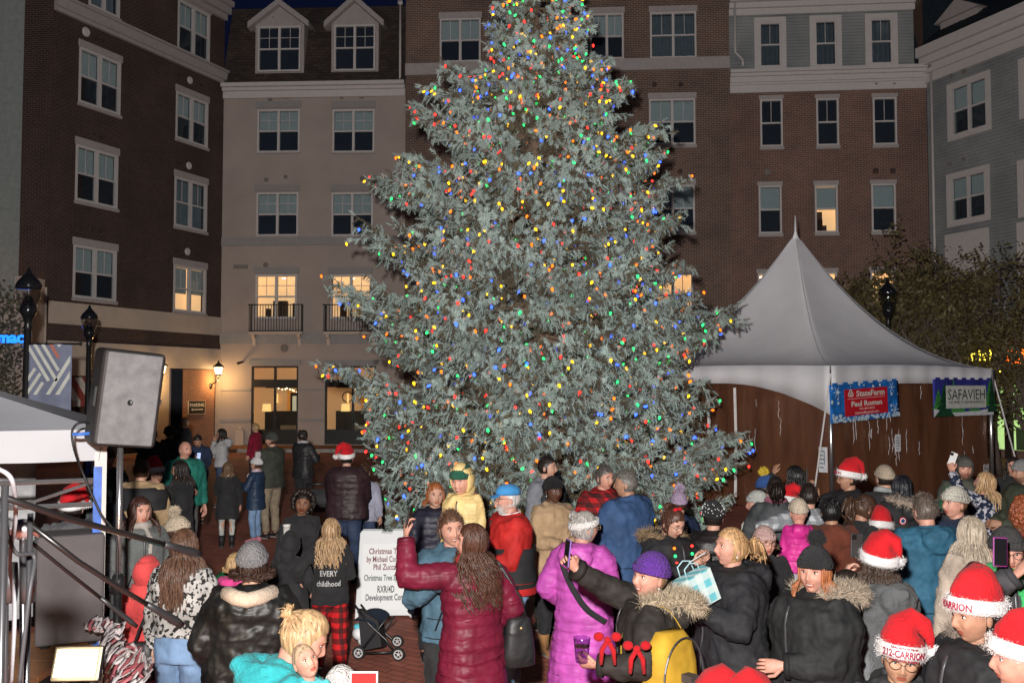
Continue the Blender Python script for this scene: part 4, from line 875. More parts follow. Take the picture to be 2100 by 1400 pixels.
def bn2(o, w, h):
    m = MB(); clothsheet(m, -w/2, w/2, -h/2, h/2, 0, .01); m.build('cloth', mat('banner night', (.03, .035, .25), .6, var=.6, scale=2), o, True)
    m = MB()
    for k in range(7): x = -w/2+w*(k+.3)/7; m.box((x, -.004, h/2), (x+w*.07, .004, h/2+.04))
    m.build('loops', MATS['banner night'], o)
    m = MB(); m.prism([(-w*.5, -.0155, -h*.5), (w*.5, -.0155, -h*.5), (w*.5, -.0155, -h*.3), (w*.2, -.0155, -h*.38), (-w*.3, -.0155, -h*.4), (-w*.5, -.0155, -h*.28)], (0, .003, 0), 0)
    def tri(x, z, ww, hh, mi, y):
        for q in range(4): s = 1-q*.22; m.prism([(x-ww*s, y, z+hh*q*.22), (x+ww*s, y, z+hh*q*.22), (x, y, z+hh*(q*.22+.42))], (0, .002, 0), mi)
    tri(-w*.33, -h*.5, w*.16, h*.85, 1, -.0185); tri(-w*.43, -h*.3, w*.1, h*.5, 2, -.0175); tri(w*.44, -h*.25, w*.12, h*.7, 2, -.0175); tri(w*.47, -h*.42, w*.09, h*1.0, 1, -.0195); tri(-w*.18, -h*.4, w*.05, h*.9, 2, -.0165)
    m.box((-w*.2, -.0185, -h*.4), (0, -.0165, -h*.3), 2); m.box((w*.07, -.0185, -h*.38), (w*.25, -.0165, -h*.31), 2)
    m.build('trees_print', [mat('banner snow2', (.72, .75, .78), .6), mat('banner dark green', (.01, .07, .03), .6), mat('banner green', (.06, .3, .06), .6)], o)
    m = MB(); m.box((-w*.31, -.026, -h*.29), (w*.36, -.021, h*.33)); m.build('panel', mat('banner white', (.8, .8, .8), .6), o)
    m = MB(); put_text(m, 'SAFAVIEH', h*.40, (w*.03, -.03, h*.07), (1, 0, 0), (0, 0, 1), fit=w*.62, extrude=.001); put_text(m, 'HOME FURNISHINGS', h*.11, (w*.03, -.03, -h*.13), (1, 0, 0), (0, 0, 1), fit=w*.6, extrude=.001)
    m.build('lettering', mat('banner ink', (.03, .03, .05), .6), o)
tentbanner('insurance_banner', 1702, 1844, 782, 860, 'red and blue snowflake banner at the near tent corner', None, bn1, R(-2.5))
tentbanner('furnishings_banner', 1914, 2036, 775, 852, 'dark blue banner with white panel and green trees at the right tent corner', None, bn2)

# ------------------------------------------------------------------ canopy, stage gear at the left
# pop-up canopy roof (left)
p = at(209, 880, 6.4); ez = p.z; ex = p.x; pc = Vector((ex-1.5, 7.9))
pk = at(-20, 757, 7.4)
can = thing('popup_canopy', 'white pop-up canopy with a blue taped leg at left edge', 'canopy', (ex, 6.4, 0), R(25))
m = MB(); A_ = Vector((0, 0, ez)); W2 = 3.0; PK = Vector((-1.5, 1.5, ez+.5))
cor = [Vector((0, 0, ez)), Vector((0, W2, ez)), Vector((-W2, W2, ez)), Vector((-W2, 0, ez))]
for k in range(4):
    a, b = cor[k], cor[(k+1) % 4]; n = 14; V = []
    for j in range(n+1):
        t = j/n
        for i in range(n+1): f = i/n; q = a.lerp(b, f).lerp(PK, t); V.append((q.x, q.y, q.z-.07*math.sin(t*PI)*math.sin(f*PI)))
    m.add(V, [(j*(n+1)+i, j*(n+1)+i+1, (j+1)*(n+1)+i+1, (j+1)*(n+1)+i) for j in range(n) for i in range(n)])
m.build('roof', mat('canopy fabric', srgb(176, 178, 184), .7, .25, var=.06, scale=2, bump=.3, bscale=6), can, True)
m = MB(); vd = ez-at(209, 944, 6.4).z
for k in range(4):
    a, b = cor[k], cor[(k+1) % 4]; n = 30; nrm = Vector((b.y-a.y, -(b.x-a.x), 0)).normalized()
    V = []
    for z_, am in [(0, .0), (-vd*.45, .012), (-vd, .03)]:
        for i in range(n+1): q = a.lerp(b, i/n)+nrm*am*math.sin(i*.8+z_*3); V.append((q.x, q.y, q.z+z_))
    m.add(V, [(j*(n+1)+i, (j+1)*(n+1)+i, (j+1)*(n+1)+i+1, j*(n+1)+i+1) for j in range(2) for i in range(n)])
m.build('valance', mat('canopy fabric', srgb(176, 178, 184), .7, .25, var=.06, scale=2, bump=.3, bscale=6), can, True)
M_BLUE = mat('blue tape', (.02, .1, .45), .5, var=.4, scale=14)
for i, c in enumerate(cor):
    m = MB(); m.box((c.x-.04, c.y-.04+.06, 0), (c.x+.035, c.y+.03+.06, ez-.05)); lo_ = m.build('leg', M_WHITE, can)
    m = MB(); m.box((c.x-.045, c.y+.0, .1), (c.x+.006, c.y+.05, ez-.25)); m.build('blue_sleeve', M_BLUE, lo_)
m = MB()
for z_ in (ez-.34, ez-.5): m.tube([(0, .05, z_), (-3, .05, z_)], .018, 6)
for q in range(6): m.tube([(-q*.5, .06, ez-.34-(q % 2)*.16), (-q*.5-.5, .06, ez-.34-((q+1) % 2)*.16)], .012, 6)
m.build('truss', M_ALU, can)
m = MB(); clothsheet(m, -1.9, -.45, .6, ez-.36, 2.3, .09, 40); m.build('silver_backdrop', mat('crinkled silver sheet', (.45, .45, .47), .35, .6, var=.3, scale=5, bump=1.0, bscale=7), can, True)
# stage platform
stg = thing('stage_platform', 'low brown wooden stage platform in the bottom left corner', 'stage', (-3.4, 5.0, 0))
m = MB()
for k in range(11): m.box((-2.2, -1.9+k*.32, .86), (.62, -1.9+k*.32+.315, .9))
m.build('deck', mat('stage board', srgb(132, 92, 60), .5, .4, var=.25, scale=3, bump=.2), stg)
m = MB(); m.box((-2.15, -1.85, 0), (.58, 1.6, .857)); m.build('skirt', mat('stage skirt', (.02, .02, .022), .8), stg)
# amplifier cabinet
a0, a1 = at(66, 1100, 6.25), at(200, 1100, 6.25); zt_ = at(140, 1098, 6.25).z
amp = thing('speaker_cabinet', 'grey carpet covered loudspeaker cabinet standing on the stage', 'speaker', ((a0.x+a1.x)/2-.04, 6.42, .9), R(26))
w = (a1.x-a0.x)/2*.95; m = MB(); m.box((-w, -.17, .02), (w, .15, zt_-.9)); bevel(m.build('cabinet', mat('grey carpet', srgb(88, 84, 86), .9, bump=.5, bscale=200), amp), .02)
for x in (-w+.06, w-.06):
    for y in (-.12, .1): m = MB(); m.lathe([(.03, 0), (.03, .02)], (x, y, 0), 8); m.build('foot', M_BLACK, amp)
# LED panel light lying on the stage
l0, l1 = at(113, 1385, 4.55), at(197, 1332, 4.55)
led = thing('panel_light', 'glowing white square work light on the stage floor', 'light', ((l0.x+l1.x)/2, 4.55, (l0.z+l1.z)/2)); led.rotation_euler = (R(-22), R(-1), 0)
w, h = (l1.x-l0.x)/2, (l1.z-l0.z)/2
m = MB(); m.box((-w-.02, .01, -h-.02), (w+.02, .05, h+.02)); bevel(m.build('housing', M_BLACK, led), .008)
m = MB(); m.box((-w, 0, -h), (w, .012, h)); m.build('screen', emit('panel white', (1, .96, .9), 1.6), led)
m = MB(); m.tube([(-w*.7, .05, -h), (-w*.7, .15, -h-.1)], .012, 6); m.tube([(w*.7, .05, -h), (w*.7, .15, -h-.1)], .012, 6); m.build('stand', M_BLACK, led)
ll = bpy.data.lights.new('panel_glow', 'AREA'); ll.energy = 9; ll.color = (1, .72, .4); ll.size = .3; lo = bpy.data.objects.new('panel_glow', ll); COL.objects.link(lo); lo.location = (led.location.x, 4.42, led.location.z); lo.rotation_euler = (R(70), 0, 0)
# loudspeaker on its pole
sp = at(256, 815, 6.0); spk = thing('loudspeaker', 'big black loudspeaker with grey metal grille raised on a pole', 'speaker', (sp.x, 6.0, 0)); zc_ = sp.z
H2 = (at(256, 716, 6).z-at(256, 914, 6).z)/2; rot = Matrix.Translation((0, 0, zc_)) @ Matrix.Rotation(R(6.5), 4, 'Y') @ Matrix.Rotation(R(34), 4, 'Z')
def rbox(m, lo, hi, mi=0, M=rot): m.box(lo, hi, mi, M)
m = MB(); out_ = [(-.185, -.14), (.19, -.14), (.19, .02), (.12, .2), (-.16, .2), (-.185, .12)]
V = [rot @ Vector((x, y, -H2*.98)) for x, y in out_]; V2 = [rot @ Vector((x, y, H2*.98)) for x, y in out_]
m.add([tuple(v) for v in V+V2], [list(range(6))[::-1], list(range(6, 12))]+[(i, (i+1) % 6, 6+(i+1) % 6, 6+i) for i in range(6)]); bevel(m.build('cabinet', mat('speaker shell', (.025, .022, .022), .6, bump=.2, bscale=120), spk), .03, 3)
m = MB(); rbox(m, (-.16, -.155, -H2*.93), (.165, -.139, H2*.93)); bevel(m.build('grille', mat('grey perforated grille', (.17, .17, .18), .5, .4, metal=.2, var=.22, scale=14, bump=.5, bscale=300), spk), .025, 3)
m = MB(); c_ = rot @ Vector((.0, -.16, -.02)); m.ball(tuple(c_), (.018, .008, .018), 10, 6); rbox(m, (-.2, -.1, -.06), (-.187, .0, .06)); m.build('badge', M_BLACK, spk)
m = MB(); rbox(m, (-.195, -.06, -.04), (-.188, .0, .04)); m.build('handle', mat('grey plastic', (.4, .4, .42), .5), spk)
sp2 = thing('speaker_stand', 'slim metal pole stand holding up the loudspeaker', 'stand', (sp.x-.03, 6.02, 0))
m = MB(); m.tube([(0, 0, 1.3), (0, 0, zc_-H2+.03)], .019, 10); m.build('upper_pole', M_ALU, sp2, True)
m = MB(); m.tube([(0, 0, .3), (0, 0, 1.35)], .026, 10); m.lathe([(.04, 1.3), (.045, 1.38), (.03, 1.42)], (0, 0, 0), 10); m.build('lower_pole', M_BLACK, sp2, True)
for k in range(3): m = MB(); a = 2.1*k+.4; m.tube([(0, 0, .75), (.5*math.cos(a), .5*math.sin(a), .02)], .014, 8); m.tube([(0, 0, .35), (.27*math.cos(a), .27*math.sin(a), .36)], .01, 6); m.build('leg', M_BLACK, sp2, True)
def cable(name, label, pts, r=.007, col=(.012, .012, .014), n=10):
    P = [Vector(p) for p in pts]; o = []
    for i in range(len(P)-1):
        a = P[max(0, i-1)]; b = P[i]; c = P[i+1]; d = P[min(len(P)-1, i+2)]
        for k in range(n): t = k/n; o.append(.5*((2*b)+(c-a)*t+(2*a-5*b+4*c-d)*t*t+(3*b-a-3*c+d)*t**3))
    o.append(P[-1]); m = MB(); m.tube(o, r, 6); ob = m.build(name, mat('cable %s' % str(col), col, .5), smooth=True); return tag(ob, label, 'cable')
cable('cable', 'black cable hanging from the back of the loudspeaker', [at(182, 865, 5.85), at(160, 868, 5.8), at(148, 885, 5.8), at(152, 920, 5.8), at(170, 970, 5.9), at(205, 1050, 5.9), at(238, 1100, 5.95), at(240, 1200, 5.95)], .008)
cable('plug', 'short blue and red plug lead at the loudspeaker', [at(150, 890, 5.8), at(165, 890, 5.8), at(182, 888, 5.84)], .012, (.05, .15, .5))
# microphone booms close to the camera
def micboom(name, label, pts, r, tipc=None, wm=1.0):
    t = thing(name, label, 'microphone stand', pts[0]); L0 = Vector(pts[0])
    m = MB(); m.tube([Vector(p)-L0 for p in pts], r, 10); m.build('boom', mat('black tube', (.010, .009, .009), .3, .7), t, True)
    d = (Vector(pts[-1])-Vector(pts[-2])).normalized(); e = Vector(pts[-1])-L0
    m = MB(); m.tube([e-d*.02, e+d*.03, e+d*.11, e+d*.145], [r*1.2, .014*wm, .017*wm, .012*wm], 12); m.build('microphone', mat('microphone body', (.02, .02, .022), .4), t, True)
    m = MB(); q = L0*0; m.tube([q+Vector((0, 0, .03)), q+Vector((0, 0, -1.6))], r*1.0, 10); m.build('upright', mat('chrome stand', (.16, .16, .17), .3, metal=.8), t, True)
    return t
micboom('microphone_boom', 'long black microphone boom slanting down in front of the canopy, upper one', [at(10, 1020, 2.3), at(130, 1060, 2.5), at(260, 1095, 2.7), at(345, 1118, 2.85)], .0085, wm=.8)
micboom('microphone_boom', 'black and brassy microphone boom slanting steeply down to the coral hooded child, lower one', [at(62, 1075, 2.6), at(160, 1150, 2.7), at(245, 1205, 2.8), at(310, 1243, 2.9)], .0075, wm=.8)
micboom('microphone_boom', 'thin dark boom arm under the two microphone booms', [at(50, 1100, 2.7), at(130, 1165, 2.9), at(215, 1232, 3.0)], .0055, wm=.5)
# chrome music stand uprights at the left edge
for i, (px, lb) in enumerate([(10, 'chrome upright pole at the very left edge of the stage'), (47, 'chrome pole with clamp left of the grey cabinet')]):
    p = at(px, 1085, 2.7); q = at(px+6, 1420, 2.7); t = thing('chrome_stand', lb, 'stand', (q.x, 2.7, q.z-.3))
    m = MB(); m.tube([p-t.location, Vector((0, 0, 0))], .0095, 10); m.lathe([(.018, .25), (.022, .3), (.018, .36)], (0, 0, .3), 10); m.build('pole', mat('chrome stand', (.35, .35, .37), .25, metal=.9), t, True)
    m = MB(); m.ball(p-t.location, (.035, .03, .03), 10, 8); m.tube([p-t.location+Vector((-.05, 0, .02)), p-t.location+Vector((.05, 0, -.01))], .013, 8); m.build('clamp', mat('clamp metal', (.6, .58, .6), .25, metal=.8), t, True)
    for k in range(3): a = 2.1*k; m = MB(); m.tube([(0, 0, .1), (.22*math.cos(a), .22*math.sin(a), -.12)], .01, 6); m.build('leg', MATS['chrome stand'], t, True)
cable('stand_cable', 'grey cable looping down the left edge past the stands', [at(-5, 960, 2.4), at(25, 985, 2.4), at(32, 1060, 2.5), at(20, 1150, 2.5), at(30, 1250, 2.5), at(22, 1400, 2.5)], .006, (.3, .3, .32))
cable('stand_cable', 'dark cable draped in front of the chrome poles', [at(0, 1040, 2.5), at(30, 1130, 2.5), at(70, 1140, 2.55), at(60, 1220, 2.5), at(40, 1400, 2.5)], .006, (.05, .05, .055))
# tinsel garland of red and white ribbon on the canopy leg
m = MB(); rn = np.random.default_rng(5)
gp = [at(185, 1275, 6.1), at(235, 1285, 6.0), at(225, 1320, 5.8), at(245, 1350, 5.6), at(268, 1385, 5.5), at(250, 1420, 5.4)]
for i in range(5):
    a, b = gp[i], gp[i+1]; rad = [.03, .045, .05, .075, .085][i]
    for k in range(15):
        c = a.lerp(b, k/15); th = rn.uniform(0, 6.28); P = [c+Vector((math.cos(th+q*.8)*rad*(1+.2*q), math.sin(th+q*.8)*rad, math.sin(q*1.1+th)*rad)) for q in range(4)]
        m.tube(P, [(.018, .002)]*4, 4, int(rn.uniform() < .25))
tag(m.build('ribbon_garland', [mat('sheer white ribbon', (.5, .46, .48), .5), mat('red ribbon', (.35, .10, .12), .6)], smooth=True), 'red and white mesh ribbon garland trailing off the stage corner', 'garland')

# ------------------------------------------------------------------ A-frame sign
gA = ground(790, 1268); sgn = thing('sandwich_board', 'white plastic sandwich board with sponsor lettering under the tree', 'sign', (gA.x+.0, gA.y, 0), R(3))
ppm = F/gA.y; w = 112/ppm/2; h = 172/ppm
def board(m, y0, y1, mi=0):
    pts = []; hh = h
    for x, z in [(-w-.03, .0), (-w+.02, -.0), (-w+.05, .03), (w-.05, .03), (w-.02, 0), (w+.03, 0), (w, hh-.03), (w-.03, hh), (.2*w, hh), (.18*w, hh-.03), (-.18*w, hh-.03), (-.2*w, hh), (-w+.03, hh), (-w, hh-.03)]: pts.append((x, y0+(y1-y0)*z/hh, z))
    m.prism(pts, (0, .035, 0), mi)
m = MB(); board(m, 0, .22); bevel(m.build('front_board', mat('white sign plastic', srgb(205, 208, 210), .5, var=.03), sgn), .008)
m = MB(); board(m, .62, .3); bevel(m.build('back_board', MATS['white sign plastic'], sgn), .008)
m = MB(); sl = .22/h; yd = Vector((0, sl, 1)).normalized(); nn = Vector((0, -1, sl)).normalized()
m.prism([Vector((x, sl*z, z))+nn*.004 for x, z in [(-w*.88, h*.1), (w*.88, h*.1), (w*.88, h*.84), (-w*.88, h*.84)]], nn*-.003); m.build('poster', mat('sign poster', srgb(214, 216, 216), .5, var=.02), sgn)
for mats_, rows in [(mat('sign maroon', (.14, .012, .02), .5), [('Christmas Tree', .755, .085, 1.3), ('by Michael Corrado', .665, .085, 1.45), ('Phil Zuccala', .575, .085, .95)]), (mat('sign green', (.015, .06, .035), .5), [('Christmas Tree Sponsor', .455, .085, 1.62)]), (mat('sign ink', (.015, .012, .03), .5), [('RXR/4D', .325, .098, .62), ('Development Corp.', .235, .092, 1.45)])]:
    m = MB()
    for s, z, sz, sx in rows: o_ = Vector((0, sl*z*h, z*h))+nn*.008; put_text(m, s, sz*h*1.12, o_, (1, 0, 0), yd, fit=sx*w, bold=True, extrude=.001)
    m.build('lettering', mats_, sgn)

# ------------------------------------------------------------------ stroller
gS = ground(775, 1345); strl = thing('stroller', 'folding black and navy stroller loaded with clothes by the plaid pyjama girl', 'stroller', (gS.x, gS.y, 0), R(-8))
M_FAB = mat('navy stroller fabric', (.02, .035, .07), .8, bump=.3); u = F/gS.y
def SP(px, py, dy=0): p = at(px, py, gS.y+dy); return (p.x-gS.x, p.y-gS.y, p.z)
for i, (a, b, dy) in enumerate([(722, 1225, -.1), (722, 1225, .35)]):
    m = MB(); m.tube([SP(728, 1240, dy), SP(760, 1280, dy), SP(795, 1310, dy), SP(820, 1345, dy)], .012, 8); m.tube([SP(735, 1345, dy), SP(770, 1300, dy), SP(800, 1262, dy)], .011, 8); m.tube([SP(735, 1340, dy), SP(818, 1335, dy)], .011, 8); m.build('frame', M_BLACK, strl, True)
for px, py, dy in [(822, 1350, -.12), (806, 1340, .33), (738, 1358, -.12), (738, 1350, .35)]:
    c = Vector(SP(px, py, dy)); c.z = .062; Mx = Matrix.Translation(c) @ Matrix.Rotation(PI/2, 4, 'X')
    m = MB(); m.lathe([(.044, -.012), (.06, -.014), (.063, 0), (.06, .014), (.044, .012), (.044, -.012)], (0, 0, 0), 24, 0, Mx, cap=False); wo = m.build('wheel', mat('tyre', (.012, .012, .012), .7), strl, True)
    m = MB(); m.lathe([(.034, -.016), (.043, -.016), (.043, .016), (.034, .016), (.034, -.016)], (0, 0, 0), 24, 0, Mx, cap=False); m.lathe([(.012, -.014), (.012, .014)], (0, 0, 0), 10, 0, Mx)
    for k in range(5): m.box((-.003, .0, -.004), (.003, .038, .004), 0, Mx @ Matrix.Rotation(k*1.257, 4, 'Z'))
    m.build('rim', mat('rim grey', (.5, .5, .5), .4), wo)
m = MB(); V = [SP(735, 1248, -.08), SP(778, 1272, -.08), SP(785, 1325, -.08), SP(742, 1335, -.08)]; V2 = [SP(735, 1248, .3), SP(778, 1272, .3), SP(785, 1325, .3), SP(742, 1335, .3)]
m.add(V+V2, [(0, 1, 5, 4), (1, 2, 6, 5), (2, 3, 7, 6), (0, 3, 2, 1), (4, 5, 6, 7)]); m.build('seat', mat('black stroller fabric', (.02, .02, .022), .8), strl)
m = MB(); rg = []
for t in np.linspace(0, 1, 8):
    a = t*2.0; c = Vector(SP(752, 1272, .12)); rg.append([(c.x+.15*math.cos(a+.3)+0*q, c.y+q*.26, c.z-.03+.09*math.sin(a+.3)) for q in np.linspace(-1, 1, 5)])
V = [p for r_ in rg for p in r_]; m.add(V, [(j*5+i, j*5+i+1, (j+1)*5+i+1, (j+1)*5+i) for j in range(7) for i in range(4)]); m.build('hood', M_FAB, strl, True)
m = MB(); m.ball(SP(738, 1298, .02), (.08, .1, .07), 12, 8); m.ball(SP(745, 1312, .0), (.06, .06, .06), 10, 7); m.ball(SP(752, 1288, .03), (.05, .05, .03), 8, 6, 1); m.ball(SP(732, 1285, .0), (.04, .05, .03), 8, 6, 2)
o = m.build('blanket', [mat('white cloth', (.7, .7, .72), .8), mat('red cloth', (.5, .02, .02), .8), mat('turquoise cloth', (.1, .5, .6), .8)], smooth=True); o.location = strl.location; o.rotation_euler = strl.rotation_euler; tag(o, 'bundle of white, red and turquoise cloth in the stroller', 'cloth')
# ------------------------------------------------------------------ people: materials
def cloth(kind, c, c2=None):
    key = 'cloth %s %s %s' % (kind, tuple(round(x, 3) for x in c), c2 and tuple(round(x, 3) for x in c2))
    if key in MATS: return MATS[key]
    m, t, b = nm(key); m.name = kind+' cloth'; N, L = t.nodes, t.links
    tc = N.new('ShaderNodeTexCoord'); rough, spec = .85, .25
    col = None
    nz = N.new('ShaderNodeTexNoise'); nz.inputs['Scale'].default_value = 7; nz.inputs['Detail'].default_value = 6; L.new(tc.outputs['Object'], nz.inputs[0])
    lo = tuple(x*.72 for x in c); hi = tuple(min(1, x*1.22) for x in c); cr = ramp(N, [(.3, lo), (.7, hi)]); L.new(nz.outputs[0], cr.inputs[0]); col = cr.outputs[0]
    def mixc(fac, cc):
        mx = N.new('ShaderNodeMix'); mx.data_type = 'RGBA'; L.new(fac, mx.inputs[0]); L.new(col, mx.inputs[6]); mx.inputs[7].default_value = (*cc, 1); return mx.outputs[2]
    def mapped(s, rot=(0, 0, 0)):
        mp = N.new('ShaderNodeMapping'); mp.inputs['Scale'].default_value = s; mp.inputs['Rotation'].default_value = rot; L.new(tc.outputs['Object'], mp.inputs[0]); return mp.outputs[0]
    bh = nz.outputs[0]; bs, bd = .8, .04
    fold = N.new('ShaderNodeTexNoise'); fold.inputs['Scale'].default_value = 1; fold.inputs['Detail'].default_value = 4; fold.inputs['Distortion'].default_value = .8
    if kind in ('shell', 'puffer', 'leather', 'plain', 'denim'): bs, bd = .8, .04; fold.noise_type = 'RIDGED_MULTIFRACTAL'; fold.inputs['Detail'].default_value = 2.5; fold.inputs['Roughness'].default_value = .45; fold.inputs['Distortion'].default_value = 1.2
    L.new(mapped({'puffer': (5, 5, 17), 'leather': (5, 5, 9), 'shell': (4.5, 4.5, 6.5), 'denim': (5, 5, 3)}.get(kind, (5, 5, 4))), fold.inputs[0]); bh = fold.outputs[0]; bs, bd = (.85, .035) if kind in ('shell', 'plain') else (.5, .02)
    if kind in ('puffer', 'shell'): rough, spec = (.5, .3) if kind == 'puffer' else (.72, .22); bs, bd = .55, .02
    if kind == 'leather': rough, spec = .46, .35; bs, bd = .6, .022
    if kind == 'knit':
        wv = N.new('ShaderNodeTexVoronoi'); wv.inputs['Scale'].default_value = 90; L.new(tc.outputs['Object'], wv.inputs[0]); bh = wv.outputs[0]; bs, bd = .9, .012; rough = .95
    if kind in ('fleece', 'fur'):
        n3 = N.new('ShaderNodeTexNoise'); n3.inputs['Scale'].default_value = 70; n3.inputs['Detail'].default_value = 4; L.new(tc.outputs['Object'], n3.inputs[0]); bh = n3.outputs[0]; bs, bd = .7, .014; rough = .95
    if kind == 'denim': rough = .8; c3 = tuple(min(1, x*1.7+.05) for x in c); n3 = N.new('ShaderNodeTexNoise'); n3.inputs['Scale'].default_value = 3; L.new(mapped((1, 1, .4)), n3.inputs[0]); r3 = ramp(N, [(.45, (0, 0, 0)), (.7, (.7, .7, .7))]); L.new(n3.outputs[0], r3.inputs[0]); col = mixc(r3.outputs[0], c3)
    if kind == 'plaid':
        for ax, rot in ((0, 0), (2, 0)):
            sp = N.new('ShaderNodeSeparateXYZ'); L.new(tc.outputs['Object'], sp.inputs[0]); a = sp.outputs[ax]
            if ax == 0: ad = N.new('ShaderNodeMath'); ad.operation = 'ADD'; L.new(sp.outputs[0], ad.inputs[0]); L.new(sp.outputs[1], ad.inputs[1]); a = ad.outputs[0]
            mu = N.new('ShaderNodeMath'); mu.operation = 'MULTIPLY'; mu.inputs[1].default_value = 11; L.new(a, mu.inputs[0]); fr = N.new('ShaderNodeMath'); fr.operation = 'FRACT'; L.new(mu.outputs[0], fr.inputs[0])
            g_ = N.new('ShaderNodeMath'); g_.operation = 'GREATER_THAN'; g_.inputs[1].default_value = .5; L.new(fr.outputs[0], g_.inputs[0]); h_ = N.new('ShaderNodeMath'); h_.operation = 'MULTIPLY'; h_.inputs[1].default_value = .72; L.new(g_.outputs[0], h_.inputs[0]); col = mixc(h_.outputs[0], c2 or (.01, .01, .01))
    if kind in ('leopard', 'camo', 'fairisle'):
        vo = N.new('ShaderNodeTexNoise'); vo.inputs['Scale'].default_value = {'leopard': 34, 'camo': 16, 'fairisle': 22}[kind]; vo.inputs['Detail'].default_value = 2; L.new(tc.outputs['Object'], vo.inputs[0]); r3 = ramp(N, [(.52, (0, 0, 0)), (.54, (1, 1, 1))]); L.new(vo.outputs[0], r3.inputs[0]); col = mixc(r3.outputs[0], c2)
    if kind == 'stripe':
        sp = N.new('ShaderNodeSeparateXYZ'); L.new(tc.outputs['Object'], sp.inputs[0]); mu = N.new('ShaderNodeMath'); mu.operation = 'MULTIPLY'; mu.inputs[1].default_value = 9; L.new(sp.outputs[2], mu.inputs[0]); fr = N.new('ShaderNodeMath'); fr.operation = 'FRACT'; L.new(mu.outputs[0], fr.inputs[0]); g_ = N.new('ShaderNodeMath'); g_.operation = 'GREATER_THAN'; g_.inputs[1].default_value = .55; L.new(fr.outputs[0], g_.inputs[0]); col = mixc(g_.outputs[0], c2)
    L.new(col, b.inputs['Base Color']); b.inputs['Roughness'].default_value = rough; b.inputs['Specular IOR Level'].default_value = spec
    if kind in ('fleece', 'knit', 'plain', 'fur'): b.inputs['Sheen Weight'].default_value = .05
    bp = N.new('ShaderNodeBump'); bp.inputs['Strength'].default_value = bs; bp.inputs['Distance'].default_value = bd; L.new(bh, bp.inputs['Height']); L.new(bp.outputs[0], b.inputs['Normal'])
    MATS[key] = m; return m
def hairmat(c):
    key = 'hair %s' % (c,)
    if key in MATS: return MATS[key]
    m, t, b = nm('hair'); N, L = t.nodes, t.links; tc = N.new('ShaderNodeTexCoord'); mp = N.new('ShaderNodeMapping'); mp.inputs['Scale'].default_value = (70, 70, 9); L.new(tc.outputs['Object'], mp.inputs[0])
    nz = N.new('ShaderNodeTexNoise'); nz.inputs['Scale'].default_value = 1; nz.inputs['Detail'].default_value = 4; L.new(mp.outputs[0], nz.inputs[0])
    cr = ramp(N, [(.3, tuple(x*.5 for x in c)), (.7, tuple(min(1, x*1.5) for x in c))]); L.new(nz.outputs[0], cr.inputs[0]); L.new(cr.outputs[0], b.inputs['Base Color'])
    b.inputs['Roughness'].default_value = .42; b.inputs['Specular IOR Level'].default_value = .45
    bp = N.new('ShaderNodeBump'); bp.inputs['Strength'].default_value = .8; bp.inputs['Distance'].default_value = .01; L.new(nz.outputs[0], bp.inputs['Height']); L.new(bp.outputs[0], b.inputs['Normal'])
    MATS[key] = m; return m
SK = {'fair': (.52, .29, .21), 'pink': (.53, .27, .20), 'tan': (.38, .20, .13), 'olive': (.42, .235, .15), 'brown': (.20, .095, .055), 'dark': (.095, .042, .026)}
def skinmats(tone, browc):
    c = SK[tone]; k = 'skin '+tone
    return [mat(k, c, .52, .35, var=.16, scale=28, sss=.06, bump=.12, bscale=260), mat('lips '+tone, (c[0]*.75, c[1]*.42, c[2]*.42), .4, .4), mat('eye white', (.62, .6, .58), .25, .5), mat('iris', (.02, .014, .01), .15, .7), mat('brow %s' % (browc,), tuple(x*.7 for x in browc), .8), mat('teeth', (.72, .7, .64), .3, .5)]
